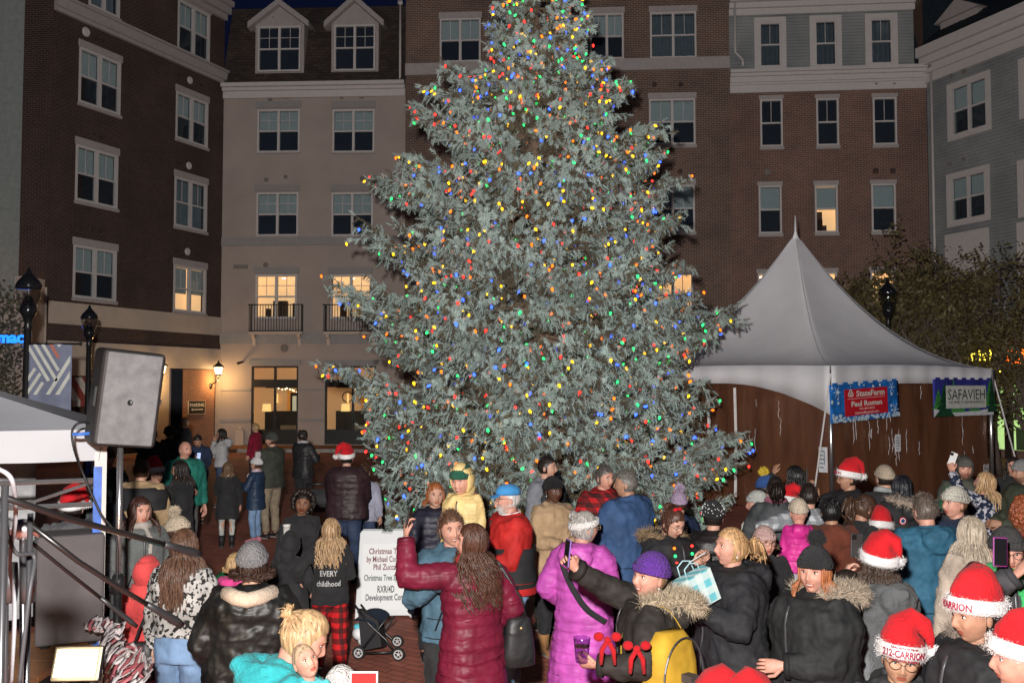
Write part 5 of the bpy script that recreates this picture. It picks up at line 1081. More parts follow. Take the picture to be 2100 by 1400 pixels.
# ------------------------------------------------------------------ head
HA, HB, HC = .077, .097, .116
def gs(x, s): return np.exp(-(x/s)**2)
HEADC = {}
def headpts(nt, nr, smile=0, fem=0, kid=0):
    key = (nt, nr, smile, fem, kid)
    if key in HEADC: return HEADC[key]
    u = np.linspace(-1, 1, nt, endpoint=False); th = PI*(u*.55+.45*u**3)       # 0 = front, denser there
    ph = np.linspace(-PI/2*.96, PI/2*.985, nr)
    TH, PH = np.meshgrid(th, ph); c = np.cos(PH)
    x = HA*np.sign(np.sin(TH))*np.abs(np.sin(TH))**.88*c; y = -HB*np.cos(TH)*c; z = HC*np.sin(PH)
    low = np.clip(-z/HC, 0, 1); jaw = (.30 if fem else .22)+(-.05 if kid else 0)
    x = x*(1-jaw*low**2.0)
    y = np.where(y > 0, y*(1-.5*low**1.3), y*(1-.04*low)); y = np.where(y > 0, y*1.04, y)
    y = np.where(y < 0, -HB*(np.abs(y)/HB)**.86, y)
    f = np.clip(-y/.05, 0, 1)**1.2
    d = np.zeros_like(x); ns = .7 if kid else 1
    d += ns*.019*gs(x, .0105)*np.exp(-((z+.026)/.017)**2)+ns*.011*gs(x, .0085)*np.exp(-((z+.004)/.020)**2)
    d += ns*.007*(gs(x-.0125, .0065)+gs(x+.0125, .0065))*gs(z+.032, .008)
    d -= .0125*(gs(x-.031, .017)+gs(x+.031, .017))*gs(z-.010, .0125)
    d += .0045*(gs(x-.028, .024)+gs(x+.028, .024))*gs(z-.031, .009)
    d += (.005+.004*(smile > 0)+.005*kid)*(gs(x-.043, .016)+gs(x+.043, .016))*gs(z+.028, .018)
    mz = -.058+.10*smile*np.abs(x)**1.0*4*.15
    d += .0065*gs(x, .021)*gs(z-mz-.006, .0055)+.0070*gs(x, .019)*gs(z-mz+.007, .0055)-.0035*gs(x, .022)*gs(z-mz, .0030)
    d -= .004*gs(x, .022)*gs(z+.078, .007); d += .010*gs(x, .022)*gs(z+.098, .016)
    d -= .0025*(gs(x-.022, .006)+gs(x+.022, .006))*gs(z+.045, .014)
    y = y-d*f
    P = np.stack([x, y, z], -1)
    F_, M_ = [], []
    for i in range(nr-1):
        for k in range(nt):
            k2 = (k+1) % nt; F_.append((i*nt+k, i*nt+k2, (i+1)*nt+k2, (i+1)*nt+k))
            cx = (P[i, k, 0]+P[i, k2, 0])/2; cz = (P[i, k, 2]+P[i+1, k, 2])/2; cy = P[i, k, 1]; mi = 0
            if cy < -.05:
                mzz = -.058+.06*smile*abs(cx); w = .021+.006*smile
                if abs(cx) < w and abs(cz-mzz) < .0115*(1-(cx/w)**2)**.5+.001: mi = 1
                if smile and abs(cx) < .018 and abs(cz-mzz) < .0045: mi = 5
            M_.append(mi)
    F_ += [list(range(nt))[::-1], [(nr-1)*nt+k for k in range(nt)]]; M_ += [0, 0]
    HEADC[key] = (P.reshape(-1, 3), F_, M_); return HEADC[key]
def tf(M, V): A = np.array(M); V = np.asarray(V, float).reshape(-1, 3); return V @ A[:3, :3].T+A[:3, 3]
class XMB(MB):
    """mesh builder that passes everything through a matrix"""
    def __init__(s, M=None): super().__init__(); s.M = M
    def add(s, v, f, mi=0):
        v = np.asarray(v, float).reshape(-1, 3)
        return super().add(tf(s.M, v) if s.M is not None else v, f, mi)
def shell(m, k=.09, face=True, zlow=-.07, top=0, nt=40, nr=26, mi=0, fw=1.12, hl=.055, seed=1):
    """a cap of hair or cloth over the skull, open at the face"""
    P, F_, _ = headpts(nt, nr); P = P.copy().reshape(nr, nt, 3); x, y, z = P[..., 0], P[..., 1], P[..., 2]
    ang = np.arctan2(np.abs(x), -y); lim = np.where(z > hl, 0, fw*np.clip((hl-z)/.04, 0, 1)**.35)
    edge = np.clip((ang-lim)/.35, 0, 1); edge = np.where(z > hl, np.clip((z-hl)/.02, 0, 1)*.6+.4, edge); edge = np.minimum(edge, np.clip((z-zlow)/.03+.2, 0, 1))
    rn = np.random.default_rng(seed); nz = 1+.02*np.sin(ang*14+z*60+seed)
    s = 1+k*edge*nz; Q = np.stack([x*s, y*s, np.where(z > 0, z*(s+top), z*(1+.3*(s-1)))], -1).reshape(-1, 3)
    keep = []
    for i in range(nr-1):
        for q in range(nt):
            q2 = (q+1) % nt; a = [i*nt+q, i*nt+q2, (i+1)*nt+q2, (i+1)*nt+q]; zc = z[i:i+2, q].mean(); ac = ang[i, q]; lm = 0 if zc > hl else fw*min(1, max(0, (hl-zc)/.04))**.35
            if zc > zlow and (not face or ac >= lm): keep.append(a)
    keep.append([(nr-1)*nt+q for q in range(nt)])
    m.add(Q, keep, mi)
def fuzz(m, C, Nn, ln, n, w=.004, mi=0, rn=None, spread=.5):
    rn = rn or np.random.default_rng(1); i = rn.integers(0, len(C), n); c = C[i]+rn.normal(size=(n, 3))*.008; d = Nn[i]+rn.normal(size=(n, 3))*spread; d /= np.linalg.norm(d, axis=1, keepdims=True)
    e = np.cross(d, rn.normal(size=(n, 3))); e /= np.linalg.norm(e, axis=1, keepdims=True); L_ = ln*rn.uniform(.5, 1.2, n)[:, None]
    V = np.stack([c-e*w, c+e*w, c+d*L_], 1).reshape(-1, 3); m.add(V, [(3*a, 3*a+1, 3*a+2) for a in range(n)], mi)
def ballfuzz(m, c, r, n, ln, w=.004, mi=0, seed=1):
    rn = np.random.default_rng(seed); d = rn.normal(size=(400, 3)); d /= np.linalg.norm(d, axis=1, keepdims=True); fuzz(m, np.array(c)+d*r, d, ln, n, w, mi, rn, .3)
def hand(m, w, d, pn, s, curl=.6, side=1, spread=.12):
    """palm, four bent fingers of unequal length and a thumb; w wrist, d direction, pn palm normal, side: +1/-1 for the thumb side"""
    d = d.normalized(); pn = (pn-d*pn.dot(d)).normalized(); lat = d.cross(pn)*side
    P0 = w; P1 = w+d*.045*s; P2 = w+d*.088*s
    m.tube([P0-d*.03*s, P0, P1, P2, P2+d*.008*s], [(.024*s, .018*s), (.026*s, .017*s), (.038*s, .016*s), (.040*s, .013*s), (.03*s, .008*s)], 10, up=tuple(pn))
    for k, (o, L_) in enumerate([(.030, .074), (.010, .082), (-.010, .076), (-.029, .060)]):
        b = P2+lat*o*s-d*.008*s; v = (d+lat*(o*spread*8)).normalized(); pts = [b]; a = 0; q = b
        for j, fr in enumerate([.45, .3, .25]):
            a += curl*[.55, .8, .6][j]; vv = v*math.cos(a)+pn*math.sin(a); q = q+vv*L_*fr*s; pts.append(q)
        m.tube(pts, [.0092*s, .0088*s, .0078*s, .006*s], 6)
    b = w+d*.022*s+lat*.026*s; v = (d*.75+lat*.75+pn*.25).normalized(); q = b+v*.036*s; v2 = (d+pn*curl*.7+lat*.1).normalized(); m.tube([b-v*.012*s, b, q, q+v2*.026*s, q+v2*.045*s], [.011*s, .0125*s, .0105*s, .0095*s, .007*s], 7)
def locks(m, HM, s, ln, n, curl=0, w=.011, seed=0, back=.10, amax=1.0, fw=1.15, thick=.09, cz=.02, front=False, bodyy=None):
    """strands from the crown down past the shoulders; HM head matrix, ln length below the crown (metres)"""
    rn = np.random.default_rng(seed)
    for k in range(n):
        th = rn.uniform(fw if not front else .9, PI)*rn.choice([-1, 1]); pts = []; r = 1+thick+rn.uniform(-.02, .05); c0 = rn.uniform(.1, .9)
        for ph in np.linspace(1.35*c0+.2, -.35, 6):
            pts.append(Vector((HA*math.sin(th)*math.cos(ph)*r, -HB*math.cos(th)*math.cos(ph)*r, HC*math.sin(ph)*r)))
        pts = [HM @ p for p in pts]; q = pts[-1].copy(); out = (q-(HM @ Vector((0, 0, -.04)))); out.z = 0; out = out.normalized()
        rest = ln*rn.uniform(.75, 1.05)-.15; steps = max(3, int(rest/.04)); ph0 = rn.uniform(0, 6.28); base = q
        for j in range(1, steps+1):
            t = j/steps; z = -rest*t; sp = out*((.075*math.sin(min(1, t*1.6)*PI/2)*back+rn.normal()*.006)*s)
            cw = curl*(.6+.6*t); base = q+sp+Vector((0, 0, z)); pts.append(base+Vector((math.cos(ph0+j*1.25)*cw, math.sin(ph0+j*1.25)*cw, 0)))
        nn_ = len(pts); m.tube(pts, [(w*(.55+.6*math.sin(PI*min(.85, .1+i/nn_)))*s, w*.45*s) for i in range(nn_)], 4, cap=False)
def strut(a, b, L1, L2, pole):
    d = b-a; D = min(d.length, (L1+L2)*.995); dn = d.normalized(); x = (L1*L1-L2*L2+D*D)/(2*D); h = math.sqrt(max(0, L1*L1-x*x)); p = (pole-dn*pole.dot(dn)).normalized(); return a+dn*x+p*h, a+dn*D
POSE = {'down': (.265, -.05, .85), 'pocket': (.20, -.13, .98), 'front': (.06, -.27, 1.10), 'phone': (.05, -.33, 1.30), 'up': (.20, -.22, 1.74), 'hips': (.20, -.05, .98), 'cup': (.13, -.27, 1.2), 'eye': (.09, -.30, 1.56)}
NP = [0]
def rings_of(rows, th, bulge=None, seg=20, wd=1.0, ripple=0):
    rg = []; a = np.linspace(0, 2*PI, seg, endpoint=False)
    for z, w, d, yo in rows:
        b = bulge(z) if bulge else 0; W_ = (w*wd+th+b); D_ = (d*(.5+.5*wd)+th+b)
        c, s = np.cos(a), np.sin(a); rr = 1+ripple*np.sin(a*7+z*9)
        rg.append(np.stack([W_*np.sign(c)*np.abs(c)**.82*rr, yo+D_*np.sign(s)*np.abs(s)**.9*rr, np.full(seg, z)], 1))
    return rg
def person(label, px, yt, H=1.68, face=0, d=None, base=0, tone='fair', fem=0, hy=0, hp=0, hr=0, smile=0, L='down', Rr='down', curl=(.5, .5), lean=0, side=0, bulk=1.0,
           top='plain', tc=(.02, .02, .022), tc2=None, hem=.86, th=.03, quilt=0, hood=0, hoodc=None, fur=None, pants='denim', pc=(.05, .08, .16), pth=.02, shoe=(.02, .02, .02), boots=0,
           hair='short', hc=(.03, .02, .015), hl=.4, hcurl=0, hat=None, hatc=(.1, .1, .1), hatc2=None, hatdir=(1, .3), glasses=None, beard=None, stance=(.1, 0, .1, 0), legs=True, scarf=None, extra=None, x=None, text=None, ha_=None, earr=None):
    NP[0] += 1; seed = NP[0]
    hatH = {None: 0, 'beanie': .03, 'pom': .09, 'santa': .11, 'cap': .02, 'hoodup': .03}[hat]
    if d is None: d = F*(CZ-H-hatH-base)/(yt-HOR)
    elif base is None: base = at(px, yt, d).z-H-hatH
    X = at(px, yt, d).x if x is None else x
    far = d > 9.5; near = d < 7.6
    ha = ha_ or min(1.0, .70+.30*(H-.75)/.85); s = (H-.232*ha)/1.468
    root = thing('person', label, 'person', (X, d, base), R(face)); root['group'] = None; del root['group']
    LM = Matrix.Translation((0, 0, .95*s)) @ Matrix.Rotation(R(lean), 4, 'X') @ Matrix.Rotation(R(side), 4, 'Y') @ Matrix.Translation((0, 0, -.95*s))
    T = lambda p: LM @ (Vector(p)*s)
    pv = Vector((0, .012*s, 1.468*s+.012)); HM = LM @ Matrix.Translation(pv) @ Euler((R(hp), R(hr), R(hy)), 'ZXY').to_matrix().to_4x4() @ Matrix.Translation((0, -.012, .104*ha)) @ Matrix.Scale(ha, 4)
    HMr = HM
    # skeleton points
    sx = .172*bulk**.5*(.93 if fem else 1); J = {}
    for sd, pose, nm_ in ((-1, L, 'L'), (1, Rr, 'R')):
        tgt = POSE[pose] if isinstance(pose, str) else pose
        tgt = Vector((tgt[0]*sd, tgt[1], tgt[2])) if isinstance(pose, str) else Vector(tgt)
        S0 = Vector((sx*sd, .01, 1.385)); pole = Vector((.55*sd, .5, -.6)) if tgt.z < 1.5 else Vector((.8*sd, -.1, -.6))
        E, Wp = strut(S0, tgt, .285, .255, pole); J[nm_] = (S0, E, Wp)
    # ---- body
    m = MB(); P, F_, M_ = headpts(*(((72, 52) if near else (52, 38) if not far else (36, 26))), smile, fem, int(H < 1.35)); m.add(tf(HM, P), F_, M_)
    yf = lambda x_, z_: -HB*(max(.05, 1-(x_/HA)**2-(z_/HC)**2))**.43
    for e in (-1, 1):
        q = XMB(HM); ex, ez = .031*e, .010; ye = yf(ex, ez)+.0165
        q.ball((ex, ye, ez), (.0125, .0125, .0095), 12, 8, 2); q.ball((ex, ye-.0098, ez-.0005), (.0062, .0038, .0062), 10, 6, 3)
        q.tube([(ex-.014, ye-.004, ez+.003), (ex-.006, ye-.0115, ez+.0085), (ex+.006, ye-.0115, ez+.0085), (ex+.014, ye-.004, ez+.003)], [.0016, .0032, .0032, .0016], 5, 3)
        q.tube([(ex-.014, ye-.004, ez+.006), (ex-.006, ye-.0125, ez+.0125), (ex+.006, ye-.0125, ez+.0125), (ex+.014, ye-.004, ez+.006)], [.0022, .0036, .0036, .0022], 5, 1)
        q.tube([(ex+e*.018, yf(.047, .026)-.001, ez+.019), (ex+e*.006, ye-.019, ez+.024), (ex-e*.012, ye-.0195, ez+.0205)], [(.0018, .0015), (.0028, .0046), (.0026, .0038)], 6, 4)
        q.ball((e*(HA-.002), .008, -.008), (.010, .018, .030), 10, 8, 0)
        if earr: q.ball((e*(HA+.002), .002, -.045), .007, 8, 6, 2)
        m.v += q.v; m.f += [[i+m.n for i in f] for f in q.f]; m.m += q.m; m.n += q.n
    nb = T((0, .018, 1.38)); m.tube([nb, T((0, .016, 1.44)), HM @ Vector((0, .018, -.07)), HM @ Vector((0, .012, -.02))], [.075*s, .056*s, .054*ha, .05*ha], 14)
    tors = [(.82, .15, .10, 0), (.95, .155, .105, 0), (1.08, .13, .09, 0), (1.22, .15, .1, 0), (1.34, .165, .1, 0), (1.40, .13, .08, .005), (1.44, .06, .06, .012)]
    m.rings([np.array([T(p) for p in r]) for r in rings_of(tors, -.01, wd=bulk)])
    for nm_, sd in (('L', -1), ('R', 1)):
        S0, E, Wp = J[nm_]; m.tube([T(S0*.9+Vector((0, 0, .13))), T(S0), T(E), T(Wp)], [.05*s, .048*s, .036*s, .024*s], 8)
        dr = (T(Wp)-T(E)).normalized(); pn = Vector((-sd*.8, -.3, -.2)) if Wp.z < 1.15 else Vector((-sd*.5, .2, -.3)) if Wp.z > 1.5 else Vector((-sd*.7, .1, .5))
        dh = (dr+Vector((0, 0, .35)) if Wp.z > 1.45 else dr); hand(m, T(Wp), dh, pn, max(s, .8*ha)*1.02, curl[0 if sd < 0 else 1], side=sd if pn.y < .05 else -sd)
        J[nm_+'h'] = T(Wp)+dh.normalized()*.075*s+pn.normalized()*.03*s
    if legs:
        for sd, fx, fy in ((-1, -stance[0], stance[1]), (1, stance[2], stance[3])):
            m.tube([T((.09*sd, 0, .9)), Vector((.095*sd*.6+fx*.4, fy*.5-.02, .48))*s, Vector((fx, fy+.01, .07))*s], [.075*s, .052*s, .035*s], 8); m.tube([Vector((fx, fy+.03, .05))*s, Vector((fx, fy-.12, .04))*s], [.035*s, .03*s], 8)
    browc = tuple(hc) if hair != 'none' else (.08, .05, .03)
    m.build('body', skinmats(tone, browc), root, True)
    # ---- garment
    vox = (.0115 if near else .0155 if not far else .02)*max(.8, s)
    def garment(nm_, mb_, mt, v=vox, disp=.012, tex=.10):
        o = mb_.build(nm_, mt, root, True)
        md = o.modifiers.new('remesh', 'REMESH'); md.mode = 'VOXEL'; md.voxel_size = v; md.use_smooth_shade = True
        sm = o.modifiers.new('soften', 'SMOOTH'); sm.iterations = 2; sm.factor = .5
        if disp:
            tx = bpy.data.textures.get('folds%d' % int(tex*100)) or bpy.data.textures.new('folds%d' % int(tex*100), 'CLOUDS'); tx.noise_scale = tex; tx.noise_depth = 2
            dm = o.modifiers.new('folds', 'DISPLACE'); dm.texture = tx; dm.strength = disp*2; dm.mid_level = .5; dm.texture_coords = 'GLOBAL' if False else 'LOCAL'
        return o
    bul = (lambda z: quilt*abs(math.sin(z*PI/.075))) if quilt else None
    base_rows = [(.80, .175, .125, 0), (.95, .172, .122, 0), (1.08, .148 if fem else .158, .108, 0), (1.22, .165, .115, 0), (1.33, .176, .115, 0), (1.395, .155, .098, .005), (1.43, .105, .082, .01), (1.455, .07, .068, .012)]
    zs = list(np.arange(hem, 1.455, .018 if quilt else .045))+[1.455]; rows = []
    for z in zs:
        w = np.interp(z, [r[0] for r in base_rows], [r[1] for r in base_rows]); dd = np.interp(z, [r[0] for r in base_rows], [r[2] for r in base_rows])
        fl = max(0, .86-z)*.12; rows.append((z, w+fl, dd+fl, .0 if z < 1.3 else .008))
    c = MB(); c.rings([np.array([T(p) for p in r]) for r in rings_of(rows, th, bul, wd=bulk, ripple=.015)])
    for nm_, sd in (('L', -1), ('R', 1)):
        S0, E, Wp = J[nm_]; pts, rad = [], []; st_ = Vector((S0.x*.55, .01, 1.36)); n1 = 9 if quilt else 5
        pts.append(T(st_)); rad.append((.07+th*.6)*s)
        for i in range(n1+1): t = i/n1; pts.append(T(S0.lerp(E, t))); rad.append((.060-.010*t+th*.62+(bul(i*.075*.5+.01) if bul else 0))*s)
        for i in range(1, n1+1): t = i/n1; pts.append(T(E.lerp(Wp, t*.97))); rad.append((.050-.016*t+th*(.62-.2*t)+(bul(i*.075*.5+.01) if bul else 0))*s)
        c.tube(pts, rad, 14)
    col_h = 1.475 if top != 'sweater' else 1.455
    a = np.linspace(0, 2*PI, 15)[:-1]; ringp = [T((.075*math.cos(t), .018+.07*math.sin(t), 1.45+.012*math.sin(t))) for t in a]; ringp.append(ringp[0]); c.tube(ringp, .024*s+th*.2, 8)
    if hood == 1:
        c.ball(T((0, .135+th, 1.40)), ((.14)*s, .07*s, .10*s), 16, 10); c.tube([T((-.11, .02, 1.44)), T((-.10, .12+th*.5, 1.455)), T((0, .19+th, 1.45)), T((.10, .12+th*.5, 1.455)), T((.11, .02, 1.44))], .038*s, 10)
    garment('coat', c, cloth(top if top != 'sweater' else 'knit', tc, tc2), disp=(.017 if not quilt else .009)*(.7+.3*s), tex=.07)
    dz = lambda z: (np.interp(z, [r[0] for r in base_rows], [r[2] for r in base_rows])*(.5+.5*bulk)+th+max(0, .86-z)*.12, np.interp(z, [r[0] for r in base_rows], [r[1] for r in base_rows])*bulk+th+max(0, .86-z)*.12)
    if not far and top in ('shell', 'puffer', 'leather', 'fleece'):
        q = MB(); zz_ = np.arange(hem+.01, 1.43, .05); q.tube([T((.0, -dz(z)[0]-.003, z)) for z in zz_], [(.010*s, .006*s)]*len(zz_), 6, up=(0, 1, 0)); q.build('zip', mat('zip dark', (.05, .05, .055), .4, .6), root, True)
        for nm_, sd in (('L', -1), ('R', 1)):
            q = MB(); S0, E, Wp = J[nm_]; a_, b_ = T(E.lerp(Wp, .86)), T(E.lerp(Wp, .985)); q.tube([a_, b_], [(.047+th*.42)*s, (.043+th*.42)*s], 14, 0); q.build('cuff', cloth(top if top != 'fleece' else 'knit', tuple(x*.7 for x in tc)), root, True)
        q = MB()
        for zz2 in (hem+.035, min(1.02, hem+.2)):
            w_, d_ = dz(zz2)[1], dz(zz2)[0]; q.tube([T((w_*1.003*math.copysign(abs(math.cos(t))**.82, math.cos(t)), d_*1.005*math.copysign(abs(math.sin(t))**.9, math.sin(t)), zz2)) for t in np.linspace(0, 2*PI, 30)], .0035*s, 4, cap=False)
        for sg_ in (-1, 1): q.tube([T((sg_*.10*bulk, -dz(1.0)[0]*.95-.004, 1.08)), T((sg_*.14*bulk, -dz(1.0)[0]*.82-.004, .95))], [.006*s]*2, 5)
        q.build('seam', mat('seam dark', tuple(x*.35 for x in tc), .7), root)
    if scarf: q = MB(); q.tube([T((.082*math.cos(t), .012+.08*math.sin(t), 1.475+.01*math.sin(3*t))) for t in np.linspace(0, 6.3, 16)], .035*s, 8); q.tube([T((.03, -.08, 1.46)), T((.04, -.15-th, 1.38)), T((.035, -.155-th, 1.25))], [(.03*s, .012*s)]*3, 8); garment('scarf', q, cloth('fleece', scarf), disp=.006)
    if fur:
        q = MB(); pts = [T((-.125, -.03, 1.45)), T((-.13, .08, 1.47)), T((-.08, .20+th, 1.46)), T((0, .235+th, 1.43)), T((.08, .20+th, 1.46)), T((.13, .08, 1.47)), T((.125, -.03, 1.45))] if hood != 2 else [HM @ Vector((.105*math.cos(t), -.072, .01+.135*math.sin(t))) for t in np.linspace(-1.0, PI+1.0, 14)]
        pts = [Vector(tuple(np.interp(t_, range(len(pts)), [p[j_] for p in pts]) for j_ in range(3))) for t_ in np.linspace(0, len(pts)-1, 25)]
        for _ in range(3): pts = [pts[0]]+[(pts[i_-1]+pts[i_]*2+pts[i_+1])/4 for i_ in range(1, 24)]+[pts[-1]]
        q.tube(pts, [.03*s+.006*math.sin(i_*2.1) for i_ in range(25)], 8); V = np.vstack(q.v); ctr_ = np.array(sum(pts, Vector())/len(pts)); cc = np.array([tuple(p) for p in pts]); i = np.argmin(((V[:, None]-cc[None])**2).sum(-1), 1); nn_ = V-cc[i]; nn_ /= (np.linalg.norm(nn_, axis=1, keepdims=True)+1e-6)
        fuzz(q, V, nn_+np.array([0, 0, -.15]), .060*s, 5200 if near else 1600, .0022, rn=np.random.default_rng(seed)); q.build('fur_trim', cloth('fur', fur), root)
    if hood == 2:
        q = XMB(HM); shell(q, .22, True, zlow=-.115, nt=44, nr=28, fw=.95, hl=.085, top=.02); o = q.build('hood', cloth(top, hoodc or tc), root, True); sd_ = o.modifiers.new('thick', 'SOLIDIFY'); sd_.thickness = .014; sd_.offset = 0
        q = MB(); q.tube([T((0, .07, 1.40)), HM @ Vector((0, .06, -.06))], [.11*s, .085*ha], 14); garment('hood_neck', q, cloth(top, hoodc or tc), disp=.006)
    # ---- legs
    if legs:
        q = MB(); q.rings([np.array([T(p) for p in r]) for r in rings_of([(.80, .155, .115, 0), (.9, .163, .118, 0), (.98, .155, .11, 0), (1.04, .14, .10, 0)], pth*.6, wd=bulk)])
        for sd, fx, fy in ((-1, -stance[0], stance[1]), (1, stance[2], stance[3])):
            kn = Vector((.06*sd+fx*.45, fy*.5-.03, .49)); q.tube([T((.085*sd, .0, .90)), T((.09*sd, 0, .82)), (T((.09*sd, 0, .82))+kn*s)/2, kn*s, kn*s*.5+Vector((fx, fy+.015, .09))*s*.5, Vector((fx, fy+.01, .10 if not boots else .2))*s], [(.09*bulk**.5+pth*.5)*s, (.088*bulk**.5+pth*.5)*s, (.07*bulk**.4+pth)*s, (.055+pth)*s, (.048+pth)*s, (.042+pth)*s], 14)
        garment('trousers', q, cloth(pants, pc, (.012, .01, .01) if pants == 'plaid' else (.75, .5, .6)), disp=.010, tex=.08)
        for sd, fx, fy in ((-1, -stance[0], stance[1]), (1, stance[2], stance[3])):
            q = MB(); k = s*(1.0 if s > .7 else 1.1); rg = []
            for yy, w, h in [(.075, .02, .05), (.06, .036, .085), (.01, .04, .095), (-.05, .042, .075), (-.11, .047, .055), (-.16, .043, .042), (-.19, .02, .025)]:
                rg.append(np.array([[fx*s+w*k*math.cos(t), fy*s+yy*k, max(.004, h*k*(.5+.5*math.sin(t)))] for t in np.linspace(0, 2*PI, 13)[:-1]]))
            q.rings(rg)
            if boots: q.tube([(fx*s, fy*s+.015*k, .06*k), (fx*s, fy*s+.012*k, .26*k)], [.05*k, .06*k], 12)
            o = q.build('shoe', cloth('leather' if sum(shoe) < .2 else 'plain', shoe), root, True)
            q = MB(); q.prism([(fx*s+.046*k*math.cos(t)*(1-.15*(math.sin(t) > .3)), fy*s-.06*k+.135*k*math.sin(t), 0) for t in np.linspace(0, 2*PI, 17)[:-1]], (0, 0, .018*k)); q.build('sole', mat('shoe sole', (.25, .24, .23), .7), o)
    # ---- hair
    hm = hairmat(tuple(hc)); ex = bool(hat in ('beanie', 'pom', 'santa', 'cap'))
    if hair != 'none' and hat != 'hoodup' and not (hood == 2 and hair == 'short'):
        q = XMB(HM); rn = np.random.default_rng(seed)
        zl = {'short': -.055, 'buzz': -.05}.get(hair, -.09)
        shell(q, {'short': .075, 'buzz': .03, 'balding': .03}.get(hair, .10), True, zl, .01 if ex else .03, seed=seed, fw=1.25 if hair in ('short', 'buzz', 'balding') else 1.05, hl=.06 if hair != 'balding' else .3)
        n = 0
        if hair in ('short',):
            Cc, _, _ = headpts(36, 26); k_ = (Cc[:, 2] > -.03) & ((Cc[:, 1] > -.03) | (Cc[:, 2] > .072)); Cn_ = Cc[k_]; Nn = Cn_/np.array([HA**2, HB**2, HC**2])*.01; Nn /= np.linalg.norm(Nn, axis=1, keepdims=True)
            if not ex: fuzz(q, Cn_*1.05, Nn*.5+np.array([.1, .25, -.25]), .028, 1500 if near else 600, .0022, rn=rn, spread=.35)
        if hair == 'afro':
            d_ = rn.normal(size=(500, 3)); d_[:, 2] = np.abs(d_[:, 2])*1.0-.25; d_ /= np.linalg.norm(d_, axis=1, keepdims=True); d_ = d_[(d_[:, 1] > -.45)]; C_ = d_*np.array([.115, .115, .125])+np.array([0, .015, .02])
            for c_ in C_: q.ball(tuple(c_*rn.uniform(.9, 1.06)), .024, 5, 4)
        if hair in ('bun', 'pony', 'updo'):
            bc = {'bun': (0, .105, .075), 'pony': (0, .112, .045), 'updo': (0, .08, .10)}[hair]
            for k in range(46):
                th_ = rn.uniform(-PI, PI); ph = rn.uniform(-.5, 1.3)
                if abs(th_) < 1.1 and ph < .6: continue
                a_ = Vector((HA*math.sin(th_)*math.cos(ph), -HB*math.cos(th_)*math.cos(ph), HC*math.sin(ph)))*1.09; b_ = Vector(bc); mid = (a_+b_)/2; mid = mid*((1.13*.1)/max(.06, mid.length)) if mid.length < .1 else mid; q.tube([a_, mid, b_], [.006, .009, .006], 4, cap=False)
            if hair != 'pony':
                for k in range(26): th_ = rn.uniform(0, 6.28); q.tube([Vector(bc)+Vector((math.cos(th_+j*.9)*.028, .012+rn.normal()*.008, math.sin(th_+j*.9)*.028)) for j in range(6)], .008, 4)
                for k in range(18): d_ = Vector(rn.normal(size=3)); d_.y = abs(d_.y)*.6; q.tube([Vector(bc), Vector(bc)+d_.normalized()*.035, Vector(bc)+d_.normalized()*.06+Vector((0, 0, -.02))], [.006, .004, .001], 3)
        q.build('hair', hm, root, True)
        if hair in ('long', 'pony', 'curly'):
            q = MB()
            if hair == 'pony':
                b0 = HM @ Vector((0, .112, .045))
                for k in range(26):
                    o_ = Vector(rn.normal(size=3))*.014; e_ = b0+Vector((rn.normal()*.03, .05+rn.uniform(-.02, .04), -hl*rn.uniform(.7, 1)))*s; q.tube([b0, b0+Vector((0, .05, .01))*s+o_, b0+(Vector((0, .075, -.09)))*s+o_*1.6, (b0+e_)/2+Vector((0, .03, 0))+o_*1.6, e_], [.006, .011, .012, .010, .003], 4)
            else: locks(q, HM, s, hl, (460 if near else 170 if not far else 80), hcurl, .0054 if near else .0095, seed, back=1.0 if hl > .3 else .5, front=(hl > .2))
            q.build('long_hair', hm, root, True)
    if beard:
        q = XMB(HM); Cc, _, _ = headpts(72, 52); k_ = (Cc[:, 2] < -.035) & (Cc[:, 1] < -.01) & ~((np.abs(Cc[:, 0]) < .022) & (np.abs(Cc[:, 2]+.058) < .010)); Cn_ = Cc[k_]; Nn = Cn_/np.linalg.norm(Cn_, axis=1, keepdims=True)
        fuzz(q, Cn_, Nn+np.array([0, 0, -.8]), .011, 2600, .0016, rn=np.random.default_rng(3), spread=.25); q.build('beard', mat('beard %s' % (beard,), beard, .8), root)
    if glasses:
        q = XMB(HM); yg = -.112; 
        for e in (-1, 1):
            q.tube([(e*.033+.0255*math.cos(t), yg+.006*abs(math.cos(t)), .008+.019*math.sin(t)) for t in np.linspace(0, 2*PI, 17)], .0016, 4); q.tube([(e*.058, yg+.005, .012), (e*.083, -.03, .012), (e*.084, .015, .004)], .0016, 4)
        q.tube([(-.009, yg+.001, .012), (0, yg-.003, .014), (.009, yg+.001, .012)], .0015, 4); q.build('glasses', mat('frame %s' % (glasses,), glasses, .3), root)
    # ---- hats
    if hat in ('beanie', 'pom'):
        q = XMB(HM @ Matrix.Rotation(R(-8), 4, 'X')); nt = 60; a = np.linspace(0, 2*PI, nt, endpoint=False); rib = 1+.02*np.sin(a*20)
        pr = [(.034, 1.10), (.05, 1.15), (.068, 1.15), (.082, 1.1), (.095, 1.0), (.115, .86), (.132, .66), (.145, .42), (.151, .12)]
        q.rings([np.stack([HA*w*rib*np.cos(a), .004+HB*w*rib*np.sin(a), np.full(nt, z)], 1) for z, w in pr]); ho = q.build('hat', cloth('knit', hatc), root, True)
        q = XMB(HM @ Matrix.Rotation(R(-8), 4, 'X')); rib = 1+.035*np.sin(a*22)
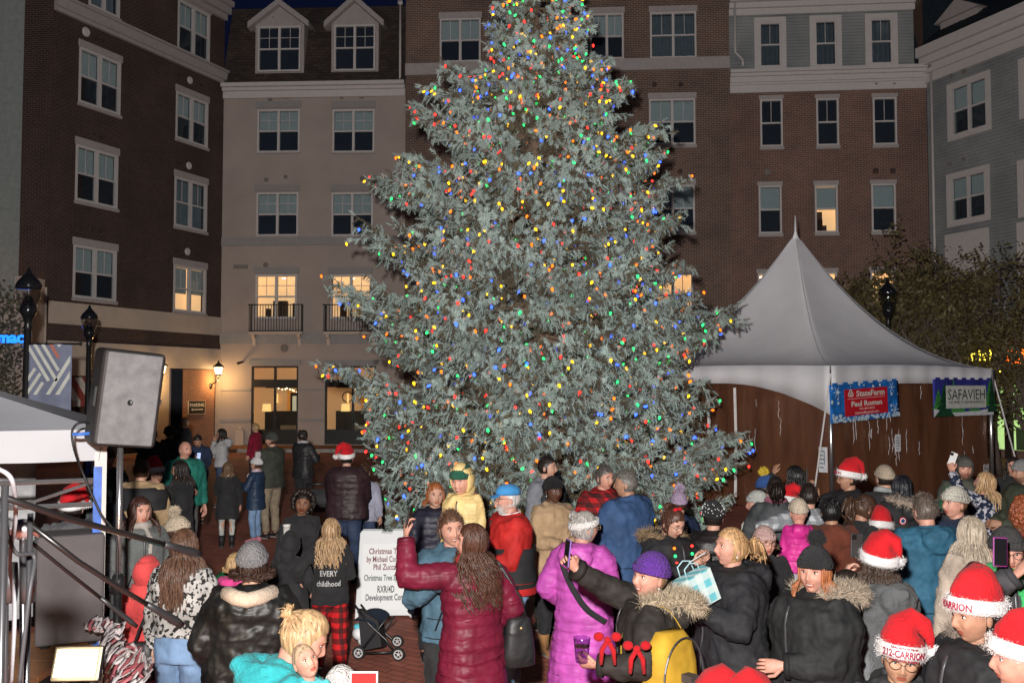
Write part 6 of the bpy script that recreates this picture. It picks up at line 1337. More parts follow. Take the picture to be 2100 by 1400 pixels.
        q.rings([np.stack([HA*w*rib*np.cos(a), .004+HB*w*rib*np.sin(a), np.full(nt, z)], 1) for z, w in [(.022, 1.08), (.018, 1.17), (.03, 1.22), (.055, 1.24), (.066, 1.2), (.062, 1.1)]], cap=False); q.build('brim', cloth('knit', tuple(hatc)), ho, True)
        if hat == 'pom':
            q = XMB(HM @ Matrix.Rotation(R(-8), 4, 'X')); q.ball((0, .01, .185), .03, 8, 6); ballfuzz(q, (0, .01, .185), .025, 1200, .034, .003, 0, seed); q.build('pompom', cloth('fur', hatc2 or hatc), ho)
    if hat == 'santa':
        Mh = HM @ Matrix.Rotation(R(-10), 4, 'X'); q = XMB(Mh); dx, dy = hatdir; pts = [(0, .005, .035), (0, .008, .095), (dx*.014, .014+dy*.012, .145), (dx*.045, .02+dy*.03, .178), (dx*.085, .02+dy*.06, .165), (dx*.115, .02+dy*.085, .11), (dx*.125, .02+dy*.095, .05)]
        q.tube(pts, [(.098, .118), (.097, .116), (.082, .096), (.060, .064), (.040, .040), (.022, .022), (.012, .012)], 24, up=(0, 1, 0)); o = q.build('hat', cloth('fleece', (.50, .012, .018)), root, True)
        dmm = o.modifiers.new('folds', 'DISPLACE'); tx = bpy.data.textures.get('folds8') or bpy.data.textures.new('folds8', 'CLOUDS'); tx.noise_scale = .08; dmm.texture = tx; dmm.strength = .02
        q = XMB(Mh); nt = 40; a = np.linspace(0, 2*PI, nt, endpoint=False); rg = [np.stack([w*.9*np.cos(a), .006+w*1.1*np.sin(a), np.full(nt, z)], 1) for z, w in [(.018, .092), (.015, .106), (.028, .118), (.056, .119), (.076, .113), (.082, .094)]]; q.rings(rg, cap=False)
        C_ = np.vstack(rg[1:5]); Nn = C_*np.array([1, 1, 0]); Nn /= np.linalg.norm(Nn, axis=1, keepdims=True); fuzz(q, C_, Nn, .006, 3200 if near else 900, .0011, rn=np.random.default_rng(seed), spread=.6); q.build('fur_brim', cloth('fur', (.78, .76, .76)), o)
        q = XMB(Mh); q.ball(pts[-1], .022, 8, 6); ballfuzz(q, pts[-1], .018, 500, .018, .0025, 0, seed); q.build('pompom', cloth('fur', (.78, .76, .76)), o)
        if text:
            q = MB()
            for tx_, zc, sz, sxx in text:
                v, f = text_mb(tx_, sz, True, .001, sx=sxx); an = v[:, 0]/.12; rr = .1265+v[:, 2]; q.add(tf(Mh, np.stack([rr*.9*np.sin(an), .006-rr*1.1*np.cos(an), v[:, 1]+zc], 1)), f)
            q.build('lettering', mat('hat letters', (.30, .01, .04), .6), o)
    if hat == 'cap':
        q = XMB(HM); nt = 40; a = np.linspace(0, 2*PI, nt, endpoint=False); q.rings([np.stack([HA*w*np.cos(a), .002+HB*w*np.sin(a), np.full(nt, z)], 1) for z, w in [(.04, 1.10), (.06, 1.13), (.085, 1.06), (.108, .86), (.125, .5), (.130, .08)]]); ho = q.build('hat', cloth('plain', hatc), root, True)
        q = XMB(HM); rg = []
        for t in np.linspace(0, 1, 6): rg.append([(x_, -.085-.075*t*math.cos(x_*11), .042-.018*t-1.6*x_*x_) for x_ in np.linspace(-.072, .072, 11)])
        V = [p for r_ in rg for p in r_]; q.add(V, [(j*11+i, j*11+i+1, (j+1)*11+i+1, (j+1)*11+i) for j in range(5) for i in range(10)]); o = q.build('visor', cloth('plain', hatc2 or hatc), ho, True); sd_ = o.modifiers.new('thick', 'SOLIDIFY'); sd_.thickness = .004
    J['HM'] = HM; J['T'] = T; J['s'] = s; J['root'] = root; J['W'] = Matrix.Translation((X, d, base)) @ Matrix.Rotation(R(face), 4, 'Z'); J['th'] = th; J['ha'] = ha
    if extra: extra(J, root)
    return J
def phone(label, loc, n, up, case=(.02, .02, .022), screen=None):
    """n: direction of the back with the lenses"""
    n = Vector(n).normalized(); up = (Vector(up)-n*Vector(up).dot(n)).normalized(); x = up.cross(n)
    o = thing('phone', label, 'phone', loc); o.rotation_euler = Matrix((x, -n, up)).transposed().to_euler()
    m = MB(); m.box((-.037, -.0045, -.075), (.037, .0045, .075)); bevel(m.build('case', mat('phone case %s' % (case,), case, .35), o), .004, 2)
    m = MB(); m.box((-.031, -.0065, -.07) if False else (-.033, -.0048-.0008, -.07), (.033, -.0047, .07)); 
    m = MB(); m.box((-.033, -.0062, -.070), (.033, -.0048, .070)); m.build('screen', emit('phone screen', (.35, .45, .75), .8) if screen else mat('phone glass', (.01, .01, .012), .1, .8), o)
    m = MB(); m.box((.004, .0046, .036), (.034, .0062, .068)); 
    for a, b in ((.012, .045), (.027, .045), (.012, .060), (.027, .060)): m.lathe([(.006, 0), (.006, .003)], (0, 0, 0), 10, M=Matrix.Translation((a, .0062, b)) @ Matrix.Rotation(-PI/2, 4, 'X'))
    m.build('lens', mat('phone lens', (.008, .008, .01), .1, .8), o); return o
# ------------------------------------------------------------------ the crowd
BLK = (.023, .023, .025); CHAR = (.04, .04, .043); GRY = (.10, .10, .105); NAVY = (.018, .028, .06); CREAM = (.55, .48, .40); WHT = (.62, .62, .64)
HD = (.018, .012, .010); HBR = (.06, .03, .018); HLB = (.16, .09, .045); HBL = (.42, .27, .13); HGR = (.30, .28, .26); HRD = (.30, .10, .035)
LTJ = (.16, .26, .42); DKJ = (.025, .04, .085)
def wt(face, wx, wy, z, s=1): a = -R(face); return ((wx*math.cos(a)-wy*math.sin(a))/s, (wx*math.sin(a)+wy*math.cos(a))/s, z/s)
def hw(J, k): return J['W'] @ J[k+'h']
def band(J, name, z0, z1, th, mt, parent=None, wd=1.0, x=1.0):
    rows = []; base = [(.80, .175, .125, 0), (.95, .172, .122, 0), (1.08, .153, .108, 0), (1.22, .165, .115, 0), (1.33, .176, .115, .005), (1.395, .155, .098, .008), (1.43, .105, .082, .01)]
    for z in np.linspace(z0, z1, 9): rows.append((z, np.interp(z, [r[0] for r in base], [r[1] for r in base])*x, np.interp(z, [r[0] for r in base], [r[2] for r in base]), .005))
    m = MB(); m.rings([np.array([J['T'](p) for p in r]) for r in rings_of(rows, th, wd=wd)], cap=False); return m.build(name, mt, J['root'], True)
def strap(J, name, pts, w, mt, up=(0, 0, 1)):
    n_ = 20; pts = [tuple(np.interp(t_, range(len(pts)), [p[j_] for p in pts]) for j_ in range(3)) for t_ in np.linspace(0, len(pts)-1, n_)]
    for _ in range(3): pts = [pts[0]]+[tuple((np.array(pts[i_-1])+2*np.array(pts[i_])+np.array(pts[i_+1]))/4) for i_ in range(1, n_-1)]+[pts[-1]]
    m = MB(); m.tube([J['T'](p) for p in pts], [(w, .004)]*len(pts), 6, up=up); return m.build(name, mt, J['root'], True)
def bag(label, loc, w, h, d, mt, rz=0, strap_to=None, name='handbag'):
    o = thing(name, label, 'bag', loc, rz); m = MB()
    m.rings([np.array([[w*k*math.copysign(abs(math.cos(t))**.6, math.cos(t)), d*k*math.copysign(abs(math.sin(t))**.7, math.sin(t)), z] for t in np.linspace(0, 2*PI, 19)[:-1]]) for z, k in [(-h, .85), (-h*.95, 1), (-h*.4, 1), (h*.4, .85), (h*.9, .7), (h, .5)]])
    m.build('bag_body', mt, o, True); m = MB()
    if strap_to is not None: q = Vector(strap_to)-Vector(loc); q = Matrix.Rotation(-rz, 3, 'Z') @ q; m.tube([(-w*.5, 0, h*.9), (-w*.2, 0, h*1.6), q], [(.009, .004)]*3, 6); m.tube([(w*.5, 0, h*.9), (w*.2, 0, h*1.7), q], [(.009, .004)]*3, 6)
    else: m.tube([(w*.5*math.cos(t), 0, h*.9+h*.9*math.sin(t)) for t in np.linspace(0, PI, 9)], .006, 6)
    m.build('strap', mt, o, True); m = MB(); m.ball((0, -d*.9, h*.6), (.012, .008, .012), 8, 6); m.build('clasp', mat('brass', (.5, .4, .2), .3, metal=.8), o); return o
def cup(label, loc, r=.04, h=.10, mt=None, lid=False):
    o = thing('cup', label, 'cup', loc); m = MB(); m.lathe([(r*.72, -h/2), (r*.75, -h/2+.002), (r, h/2), (r*1.04, h/2), (r*1.0, h/2-.003), (r*.7, -h/2+.008)], (0, 0, 0), 20, cap=False); m.lathe([(r*.72, -h/2), (r*.7, -h/2+.004)], (0, 0, 0), 20); m.build('cup_wall', mt or mat('paper cup', (.7, .68, .66), .6), o, True)
    m = MB(); m.lathe([(r*.9, h*.12), (r*.92, h*.16)], (0, 0, 0), 16); m.build('drink', mat('drink', (.08, .03, .02), .2), o); return o

# ---- far left group
person('person standing in the dark in a black coat just right of the loudspeaker', 314, 880, 1.75, 20, top='plain', tc=BLK, pc=BLK, pants='plain', hc=HD, tone='tan')
person('person with dark curly hair in black seen from behind near the brick pier', 350, 876, 1.70, 170, fem=1, tc=BLK, pants='plain', pc=BLK, hair='afro', hc=HD, tone='tan')
person('tall brown-haired woman looking right in front of the brick pier', 380, 854, 1.84, 95, d=22.5, fem=1, tc=BLK, pants='plain', pc=BLK, hair='long', hl=.22, hc=HLB)
J = person('person in a dark navy jacket bending over a lit phone by the pier', 407, 886, 1.70, 15, lean=14, hp=18, tc=NAVY, pants='plain', pc=(.1, .09, .07), hc=HD, L='phone', Rr='phone', tone='tan')
phone('small lit phone held by the bending person in navy', hw(J, 'L')+Vector((.03, -.03, .02)), (0, -1, .3), (0, .2, 1), (.1, .1, .1), True)
person('woman with long dark hair in a pale grey hoodie and jeans facing left', 455, 879, 1.66, 280, fem=1, top='fleece', tc=(.42, .42, .43), hem=.88, hood=1, pc=DKJ, hair='long', hl=.42, hc=HD, Rr=(.02, -.16, 1.44), L='front', curl=(.8, .8), tone='tan')
person('bald smiling man in a teal green jacket', 377, 904, 1.82, 38, smile=1, lean=4, tc=(.02, .17, .13), pants='plain', pc=GRY, hair='none', tone='pink', top='shell', th=.035, L='front', Rr='down', bulk=1.15, hy=15)
person('woman in black fur with long dark wavy hair in profile facing left', 370, 944, 1.66, 285, fem=1, top='fur', tc=BLK, hem=.7, th=.05, pants='plain', pc=LTJ, hair='curly', hl=.34, hcurl=.012, hc=HD, hy=-10, tone='fair', L='pocket', Rr='pocket')
J = person('man from behind in a tan fleece jacket with black shoulders', 291, 943, 1.79, 176, top='fleece', tc=(.42, .29, .16), hem=.8, th=.05, bulk=1.2, pants='plain', pc=CHAR, hair='short', hc=HBR, L='front', Rr='front')
band(J, 'shoulder_yoke', 1.20, 1.425, .072, cloth('shell', BLK), wd=1.2)
person('person in a santa hat half hidden behind the tan fleece man', 318, 932, 1.68, 60, tc=BLK, pants='plain', pc=BLK, hat='santa', hatdir=(1, .6), hc=HD)
person('dark figure in a black cap behind the loudspeaker pole', 222, 918, 1.74, 10, tc=BLK, pants='plain', pc=BLK, hat='beanie', hatc=(.07, .045, .03), hc=HD, tone='tan')
person('man in a black jacket standing behind the pole stand at left', 192, 975, 1.74, 200, tc=(.02, .025, .035), top='puffer', pants='plain', pc=BLK, hc=HD, bulk=1.2)
person('woman with long brown hair in a grey coat beside the stand pole', 287, 1019, 1.66, 38, fem=1, top='fleece', tc=(.13, .14, .14), hem=.6, th=.04, hair='long', hl=.34, hc=(.05, .02, .015), pants='plain', pc=CHAR, tone='pink', L='pocket', Rr='pocket', scarf=(.4, .36, .33), hy=8)
person('grey hooded person in a santa hat behind the silver backdrop frame', 150, 1008, 1.70, 190, d=7.9, top='fleece', tc=(.12, .12, .13), th=.05, hood=1, bulk=1.25, hat='santa', hatdir=(-1, .2), pants='plain', pc=BLK, hc=HD)
person('child in a cream pom-pom hat and pale blue jacket', 366, 1040, 1.44, 115, top='puffer', tc=(.2, .33, .5), pants='plain', pc=NAVY, hat='pom', hatc=(.55, .45, .34), hair='short', hc=HBR, hy=-15)
person('child in a green, red and white striped elf costume bending over', 418, 1088, 1.30, 100, d=8.6, lean=58, top='stripe', tc=(.012, .10, .035), tc2=(.012, .085, .03), th=.025, hem=.9, pants='plain', pc=(.012, .09, .03), hair='long', hl=.2, hc=HD, L=(-.12, -.5, 1.1), Rr=(.12, -.5, 1.1))
person('girl in a black coat, pale leggings and black boots seen from behind', 467, 948, 1.36, 195, d=15.4, fem=1, top='plain', tc=BLK, hem=.6, th=.04, pants='plain', pc=(.42, .44, .42), pth=.005, boots=1, shoe=BLK, hair='long', hl=.24, hc=HLB, hoodc=CREAM, L='down', Rr='front', scarf=(.5, .5, .48))
person('child in a white pom-pom hat and shiny navy puffer with blue jeans', 526, 924, 1.38, 255, d=16.0, top='puffer', tc=(.02, .04, .08), hem=.68, quilt=.014, th=.035, pants='denim', pc=LTJ, shoe=(.6, .2, .3), hat='pom', hatc=(.66, .64, .66), hair='short', hc=HBR, L='front', Rr='cup', scarf=(.6, .5, .6))
person('man in a grey beanie, olive jacket and tan trousers facing left', 557, 884, 1.77, 235, d=16.4, tc=(.045, .05, .04), top='shell', th=.035, hem=.82, pants='plain', pc=(.25, .2, .14), hat='beanie', hatc=(.06, .065, .06), hair='short', hc=HBR, hy=28, L='front', Rr='down', beard=(.06, .035, .02), bulk=1.15)
person('blonde woman in a crimson coat before the left lit shop window', 524, 868, 1.62, 250, fem=1, top='fleece', tc=(.22, .01, .03), hem=.75, hair='short', hc=HBL, pants='plain', pc=BLK)
person('woman in a black quilted jacket and black trousers with dark tied hair', 622, 882, 1.72, 150, fem=1, top='puffer', tc=BLK, quilt=.012, th=.035, hem=.8, pants='plain', pc=BLK, hair='updo', hc=HD, scarf=(.5, .5, .5), L='cup', Rr='front', tone='tan')
person('man in a santa hat, dark brown quilted jacket and jeans from behind', 712, 904, 1.75, 176, top='puffer', tc=(.035, .018, .022), quilt=.012, th=.05, bulk=1.25, hem=.82, pants='denim', pc=DKJ, hat='santa', hatdir=(1, .8), hair='short', hc=HD, L='front', Rr='front')
person('person in a pale lavender hooded sweatshirt beside the santa hat man', 748, 950, 1.46, 170, d=13.7, top='fleece', tc=(.36, .36, .46), hood=1, hem=.8, th=.04, pants='denim', pc=DKJ, hair='short', hc=HBR, bulk=1.15)
# pushchair behind the santa hat man
o = thing('pushchair', 'dark pushchair with its canopy up beside the santa hat man', 'pushchair', (at(668, 1000, 14.6).x, 14.6, 0), R(20))
m = MB()
for sx_ in (-.22, .22): m.tube([(sx_, -.35, .08), (sx_, .1, .55), (sx_, .42, 1.02), (sx_, .5, 1.05)], .014, 6); m.tube([(sx_, .4, .08), (sx_, .0, .5)], .014, 6)
m.tube([(-.22, .5, 1.05), (.22, .5, 1.05)], .018, 6); m.build('frame', M_BLACK, o, True)
m = MB(); m.rings([np.array([[x_, .05+.32*r_*math.cos(t), .72+.30*r_*math.sin(t)] for t in np.linspace(-.3, 2.6, 12)]) for x_, r_ in [(-.23, .6), (-.22, 1), (.22, 1), (.23, .6)]]); m.build('canopy', cloth('plain', CHAR), o, True)
m = MB(); m.box((-.2, -.25, .38), (.2, .2, .46)); m.build('seat', cloth('plain', NAVY), o)
for sx_ in (-.24, .24):
    for y_ in (-.36, .4): m = MB(); m.lathe([(.05, -.015), (.1, -.015), (.1, .015), (.05, .015), (.05, -.015)], (0, 0, 0), 16, M=Matrix.Translation((sx_, y_, .1)) @ Matrix.Rotation(PI/2, 4, 'Y'), cap=False); m.build('wheel', mat('tyre', (.012, .012, .012), .7), o)
J = person('smiling girl with dark curly hair in black holding a paper cup', 619, 1006, 1.50, 8, d=9.8, fem=1, smile=1, tone='brown', hair='afro', hc=HD, tc=BLK, pants='plain', pc=BLK, hem=.8, L='down', Rr=wt(8, -.02, -.26, 1.12, .9), curl=(.5, 1.1), hr=6)
cup('white paper cup with a red straw held by the curly haired girl', hw(J, 'R')+Vector((0, -.02, .05)))
def back_print(lines, zc, y=.175):
    def f(J, root):
        m = MB()
        for tx_, dz, sz in lines:
            v, fc_ = text_mb(tx_, sz, True, .003); an = v[:, 0]/.24; P = np.stack([-.2*np.sin(an)*1.0, y+.0-.14*(1-np.cos(an))*1.0+v[:, 2]*0, zc+dz+v[:, 1]], 1); m.add(np.array([tuple(J['T'](p)) for p in P]), fc_)
        m.build('lettering', mat('print white', (.75, .75, .75), .6), root)
    return f
person('black hooded child with pink gloves beside the plaid pyjama girl', 596, 1082, 1.26, 165, d=8.7, tc=BLK, hood=2, th=.03, hem=.78, pants='plain', pc=BLK, L=(-.3, -.02, 1.05), Rr='down', bulk=1.2, extra=back_print([('child', 0, .085)], 1.08, .19))
o = MB(); 
J = person('girl with long wavy blonde hair, black hoodie and red plaid trousers', 679, 1062, 1.40, 183, d=8.6, fem=1, tc=BLK, top='fleece', th=.03, hem=.82, pants='plaid', pc=(.5, .012, .015), pth=.035, stance=(.12, .1, .17, -.12), hair='curly', hl=.40, hcurl=.014, hc=(.40, .26, .14), L='front', Rr=(.33, .0, 1.08), extra=back_print([('EVERY', .05, .085), ('childhood', -.06, .085)], 1.12, .18))
p = hw(J, 'R'); g_ = MB(); hand(g_, p-Vector((.05, 0, -.0)), Vector((-1, 0, .1)), Vector((0, -1, 0)), .95, .3); tag(g_.build('glove', cloth('fleece', (.6, .12, .5)), smooth=True), 'bright pink glove on the hand reaching left of the plaid girl', 'glove')
person('small blonde child in hot pink between the grey beanie and elf costume', 484, 1093, 1.18, 150, d=8.1, top='fleece', tc=(.65, .06, .25), hood=1, pants='plain', pc=(.5, .1, .25), hair='long', hl=.15, hc=HBL)
J = person('person in a grey knit beanie and black leather jacket with cream collar', 518, 1101, 1.64, 188, d=5.75, fem=1, top='leather', tc=(.012, .012, .012), th=.055, bulk=1.38, hem=.72, pants='plain', pc=BLK, hat='beanie', hatc=(.17, .17, .18), hair='curly', hl=.17, hcurl=.015, hc=(.05, .025, .018), L='pocket', Rr='pocket', fur=None, hood=0)
m = MB(); m.tube([J['T'](p) for p in [(-.13, 0, 1.40), (-.13, .10, 1.44), (-.07, .18, 1.43), (0, .205, 1.42), (.07, .18, 1.43), (.13, .1, 1.44), (.13, 0, 1.40)]], .045, 10); m.build('collar', cloth('fleece', (.52, .42, .33)), J['root'], True)
band(J, 'hem_trim', .70, .755, .095, cloth('fleece', (.5, .42, .34)), wd=1.38)
J = person('woman in a black and white leopard print top and light jeans', 378, 1084, 1.62, 168, d=6.5, fem=1, top='leopard', tc=(.45, .44, .43), tc2=(.02, .02, .02), hem=.98, th=.035, bulk=1.15, pants='denim', pc=LTJ, pth=.03, hair='long', hl=.48, hc=(.10, .05, .03), L='front', Rr='down')
bag('black leather handbag hanging beside the leopard print woman', J['W'] @ Vector((.32, -.02, .72)), .10, .13, .05, cloth('leather', BLK), strap_to=J['W'] @ J['T']((.14, .02, 1.42)))
person('child in a coral pink hooded jacket and patterned leggings', 303, 1128, 1.34, 165, d=6.95, top='fleece', tc=(.62, .07, .07), hood=2, th=.04, hem=.74, bulk=1.3, pants='camo', pc=(.28, .02, .16), pth=.01, L='down', Rr='down')
# teal mother and baby
J = person('blonde woman with hair in a bun wearing a turquoise fleece, looking down', 566, 1243, 1.63, 112, fem=1, hp=20, hy=-12, top='fleece', tc=(.03, .33, .36), th=.045, bulk=1.25, hem=.8, hair='bun', hc=(.42, .27, .14), tone='pink', L='front', Rr='front', lean=8, hood=1, hoodc=(.2, .6, .5))
person('baby with bare head held against the blonde woman in turquoise', 636, 1322, .74, 20, d=4.05, base=None, hair='buzz', hc=(.4, .28, .18), tone='pink', top='fleece', tc=(.1, .5, .55), hem=.7, pants='fleece', pc=(.6, .6, .6), hp=-14, hr=-20, ha_=.62, L='front', Rr='front', hy=20)
person('small child in a white knit hat and brown fur trimmed hood', 700, 1328, 1.24, 182, d=4.6, top='shell', tc=(.16, .16, .17), th=.05, fur=(.22, .15, .10), hood=1, hat='beanie', hatc=(.62, .60, .58), pants='plain', pc=CHAR, hair='short', hc=HBR, L='front', Rr='front')
m = MB(); cq = at(746, 1396, 4.3); m.cbox(tuple(cq), (.11, .003, .07)); o = m.build('card', mat('card red', (.5, .02, .02), .5)); tag(o, 'red and white card held up at the bottom edge', 'card'); m = MB(); m.cbox(tuple(cq+Vector((0, .004, 0))), (.125, .003, .085)); m.build('border', mat('paper', (.72, .72, .75), .7), o)

# ---- centre
person('auburn-haired woman in a long dark navy quilted coat behind the toddler', 893, 985, 1.66, 15, d=9.2, fem=1, top='puffer', tc=(.02, .02, .035), quilt=.014, hem=.45, th=.04, hair='long', hl=.2, hc=HRD, pants='plain', pc=BLK, L='down', Rr='front')
J = person('toddler in a pale yellow hooded jacket with a dark green hat', 950, 946, .98, 335, d=6.95, base=None, top='puffer', tc=(.62, .46, .20), hood=2, th=.06, hem=.68, bulk=1.45, pants='plain', pc=(.3, .3, .3), hat='beanie', hatc=(.015, .09, .055), hair='none', tone='pink', smile=1, ha_=.88, hp=10, L='down', Rr='down')
J = person('smiling man with short brown hair in a steel blue jacket', 926, 1037, 1.735, 18, d=6.6, smile=1, hair='short', hc=(.10, .05, .03), top='shell', tc=(.06, .12, .17), th=.035, pants='plain', pc=BLK, tone='pink', L=wt(18, -.06, -.30, 1.30), Rr='down', hr=-5, lean=3)
J = person('woman in a burgundy quilted coat with long brown curls raising a phone', 968, 1060, 1.69, 212, d=6.3, fem=1, top='puffer', tc=(.15, .011, .032), hem=.52, quilt=.012, th=.036, bulk=1.02, hair='curly', hl=.50, hcurl=.026, hc=(.07, .03, .018), tone='pink', L='pocket', Rr=wt(212, -.43, -.05, 1.62), hy=62, hp=-10, scarf=(.6, .015, .02), pants='denim', pc=DKJ, stance=(.09, 0, .09, .03), curl=(.5, .9))
phone('black phone held up high by the woman in burgundy', hw(J, 'R')+Vector((.0, -.02, .08)), (-.9, .2, .2), (.1, 0, 1), (.02, .02, .022))
bag('black leather handbag on the hip of the woman in burgundy', J['W'] @ J['T']((-.30, .10, .92)), .11, .16, .06, cloth('leather', BLK), rz=R(20), strap_to=J['W'] @ J['T']((-.14, .10, 1.46)))
J = person('white-bearded man in a red, black and gold team jacket and blue cap', 1042, 989, 1.76, 292, d=8.05, top='shell', tc=(.45, .022, .02), hem=.86, th=.045, bulk=1.25, pants='denim', pc=(.20, .32, .48), pth=.035, shoe=(.12, .14, .14), hat='cap', hatc=(.05, .25, .55), hatc2=(.05, .25, .55), hair='short', hc=(.5, .48, .46), beard=(.6, .58, .56), glasses=(.02, .02, .02), tone='pink', hy=-8, L='pocket', Rr='front', smile=1, stance=(.12, .08, .12, -.08))
band(J, 'black_panel', .955, 1.22, .068, cloth('shell', BLK), wd=1.25); band(J, 'hem_rib', .86, .95, .066, cloth('stripe', (.45, .02, .02), (.02, .02, .02)), wd=1.25)
m = MB()
for k in range(2): m.tube([J['T']((.088*math.cos(t), .016+.085*math.sin(t), 1.46+.014*math.sin(t)+.016*k)) for t in np.linspace(0, 6.28, 14)], .006, 6, 0)
m.build('collar_stripe', mat('collar white', (.7, .7, .7), .7), J['root'], True)
S0, E, Wp = J['L']; m = MB(); m.tube([J['T'](S0.lerp(E, t)) for t in (.05, .3, .55)], .088, 14, 0); m.tube([J['T'](S0.lerp(E, t)) for t in (.56, .70)], .087, 14, 1); c = J['T'](S0.lerp(E, .3)); m.build('sleeve_panel', [cloth('leather', (.5, .36, .2)), mat('collar white', (.7, .7, .7), .7)], J['root'], True)
m = MB(); m.ball(c+Vector((-.085, -.0, 0)), (.012, .045, .05), 14, 8); m.build('badge', mat('badge black', (.03, .02, .02), .5), J['root'])
J = person('dark-haired man in a grey sweatshirt and black vest behind the beanie woman', 1122, 943, 1.83, 50, d=10.3, top='fleece', tc=(.2, .21, .24), th=.035, hair='short', hc=HD, pants='plain', pc=BLK, hy=20, tone='fair'); band(J, 'vest', .92, 1.42, .062, cloth('shell', BLK), x=.86)
J = person('woman in a camel coat and black beanie with black trousers', 1134, 973, 1.68, 28, d=9.4, fem=1, tone='dark', top='plain', tc=(.40, .27, .16), hem=.62, th=.045, pants='plain', pc=BLK, shoe=(.3, .15, .06), boots=1, hat='beanie', hatc=(.012, .012, .013), hair='short', hc=HD, L='front', Rr='front', hy=5, earr=1)
phone('dark phone in the hands of the camel coat woman', hw(J, 'R')+Vector((.02, -.03, .02)), (.3, 0, -1), (1, -.4, .2))
J = person('grey-haired woman in a long magenta quilted coat and white headband', 1196, 1048, 1.66, 155, d=7.1, fem=1, top='puffer', tc=(.48, .085, .40), quilt=.012, th=.045, bulk=1.0, hem=.32, hood=1, hair='updo', hc=(.34, .32, .30), glasses=(.4, .3, .2), tone='pink', hy=-40, L='front', Rr='pocket', pants='plain', pc=BLK)
m = XMB(J['HM']); nt_ = 40; a_ = np.linspace(0, 2*PI, nt_, endpoint=False); m.rings([np.stack([HA*1.16*np.cos(a_), .004+HB*1.16*np.sin(a_), z_+.30*(.0+.06*np.sin(-a_))], 1) for z_ in (.012, .03, .062)], cap=False); o = m.build('headband', cloth('knit', (.7, .68, .66)), J['root'], True); sd_ = o.modifiers.new('thick', 'SOLIDIFY'); sd_.thickness = .008; sd_.offset = 1
strap(J, 'crossbody_strap', [(.12, .04, 1.45), (.11, .20, 1.38), (.02, .225, 1.2), (-.10, .22, 1.03), (-.22, .12, .93)], .022, cloth('plain', BLK), up=(0, 1, 0))
J = person('man in a red and black plaid shirt jacket holding a drink', 1238, 961, 1.80, 15, d=9.5, top='plaid', tc=(.5, .015, .02), th=.04, hair='short', hc=(.09, .08, .075), tone='pink', pants='denim', pc=DKJ, L='cup', Rr='cup', curl=(1, 1), hy=22, hp=6)
cup('clear plastic cup with a drink held by the plaid jacket man', hw(J, 'L')+Vector((.03, -.03, .04)), mt=glassmat('clear cup', (.85, .85, .88), ior=1.5))
person('grey-haired man in a royal blue jacket seen from behind facing left', 1284, 963, 1.84, 222, d=8.5, top='shell', tc=(.035, .075, .17), hem=.74, th=.05, bulk=1.22, hair='short', hc=(.12, .11, .10), tone='tan', hy=35, pants='plain', pc=BLK, L='front', Rr='cup')
def bow(J, root): m = XMB(J['HM']); m.ball((-.02, -.01, .128), (.025, .014, .016), 10, 6); m.ball((.022, -.01, .128), (.025, .014, .016), 10, 6); m.ball((0, -.012, .126), .01, 8, 6); m.build('bow', cloth('plain', (.6, .01, .02)), root, True)
J = person('woman with glasses and a red hair bow reading a phone, black coat', 1372, 1040, 1.64, 35, d=7.6, fem=1, top='shell', tc=BLK, th=.05, hem=.6, hood=1, hair='updo', hc=(.07, .03, .02), glasses=(.03, .02, .02), hp=22, tone='fair', L='phone', Rr='phone', bulk=1.15, pants='plain', pc=BLK, extra=bow, fur=(.25, .17, .1))
phone('pale phone read by the woman with the red bow', hw(J, 'R')+Vector((-.03, -.05, .0)), (.3, -.3, -.6), (.8, -.4, .3), (.6, .6, .6))
m = MB(); rn = random.Random(8)
for k in range(12): t = k/11*PI; m.ball(J['W'] @ J['T']((.10*math.cos(t), -.16-.02*math.sin(t), 1.40-.22*math.sin(t))), .012, 8, 6, k % 3)
tag(m.build('bulb_necklace', [BM[0], BM[1], BM[3]] if 'BM' in globals() else [mat('bd', (1, 0, 0))], smooth=True), 'necklace of lit coloured bulbs on the woman reading a phone', 'necklace')
person('child in a lilac pom-pom hat standing behind the bow woman', 1392, 990, 1.46, 185, d=10.1, tc=NAVY, top='puffer', hat='pom', hatc=(.42, .32, .46), hair='short', hc=HBR, pants='plain', pc=NAVY)
def beads(J, root):
    m = XMB(J['HM']); rn = random.Random(1)
    for k in range(70): t = rn.uniform(0, 6.28); z = rn.uniform(.03, .13); r = (1.26 if z < .07 else 1.26-(z-.07)*7.5); m.ball((HA*r*math.cos(t), .01+HB*r*math.sin(t), z), .0045, 6, 4)
    m.build('beads', mat('pearl bead', (.8, .8, .8), .2, .8), root, True)
person('woman in a black leather puffer and black beaded beanie from behind', 1462, 1022, 1.60, 172, d=8.1, fem=1, top='leather', tc=(.016, .013, .013), quilt=.018, th=.05, bulk=1.2, hem=.6, hat='beanie', hatc=BLK, hair='short', hc=HD, pants='plain', pc=BLK, extra=beads, L='front', Rr='front')
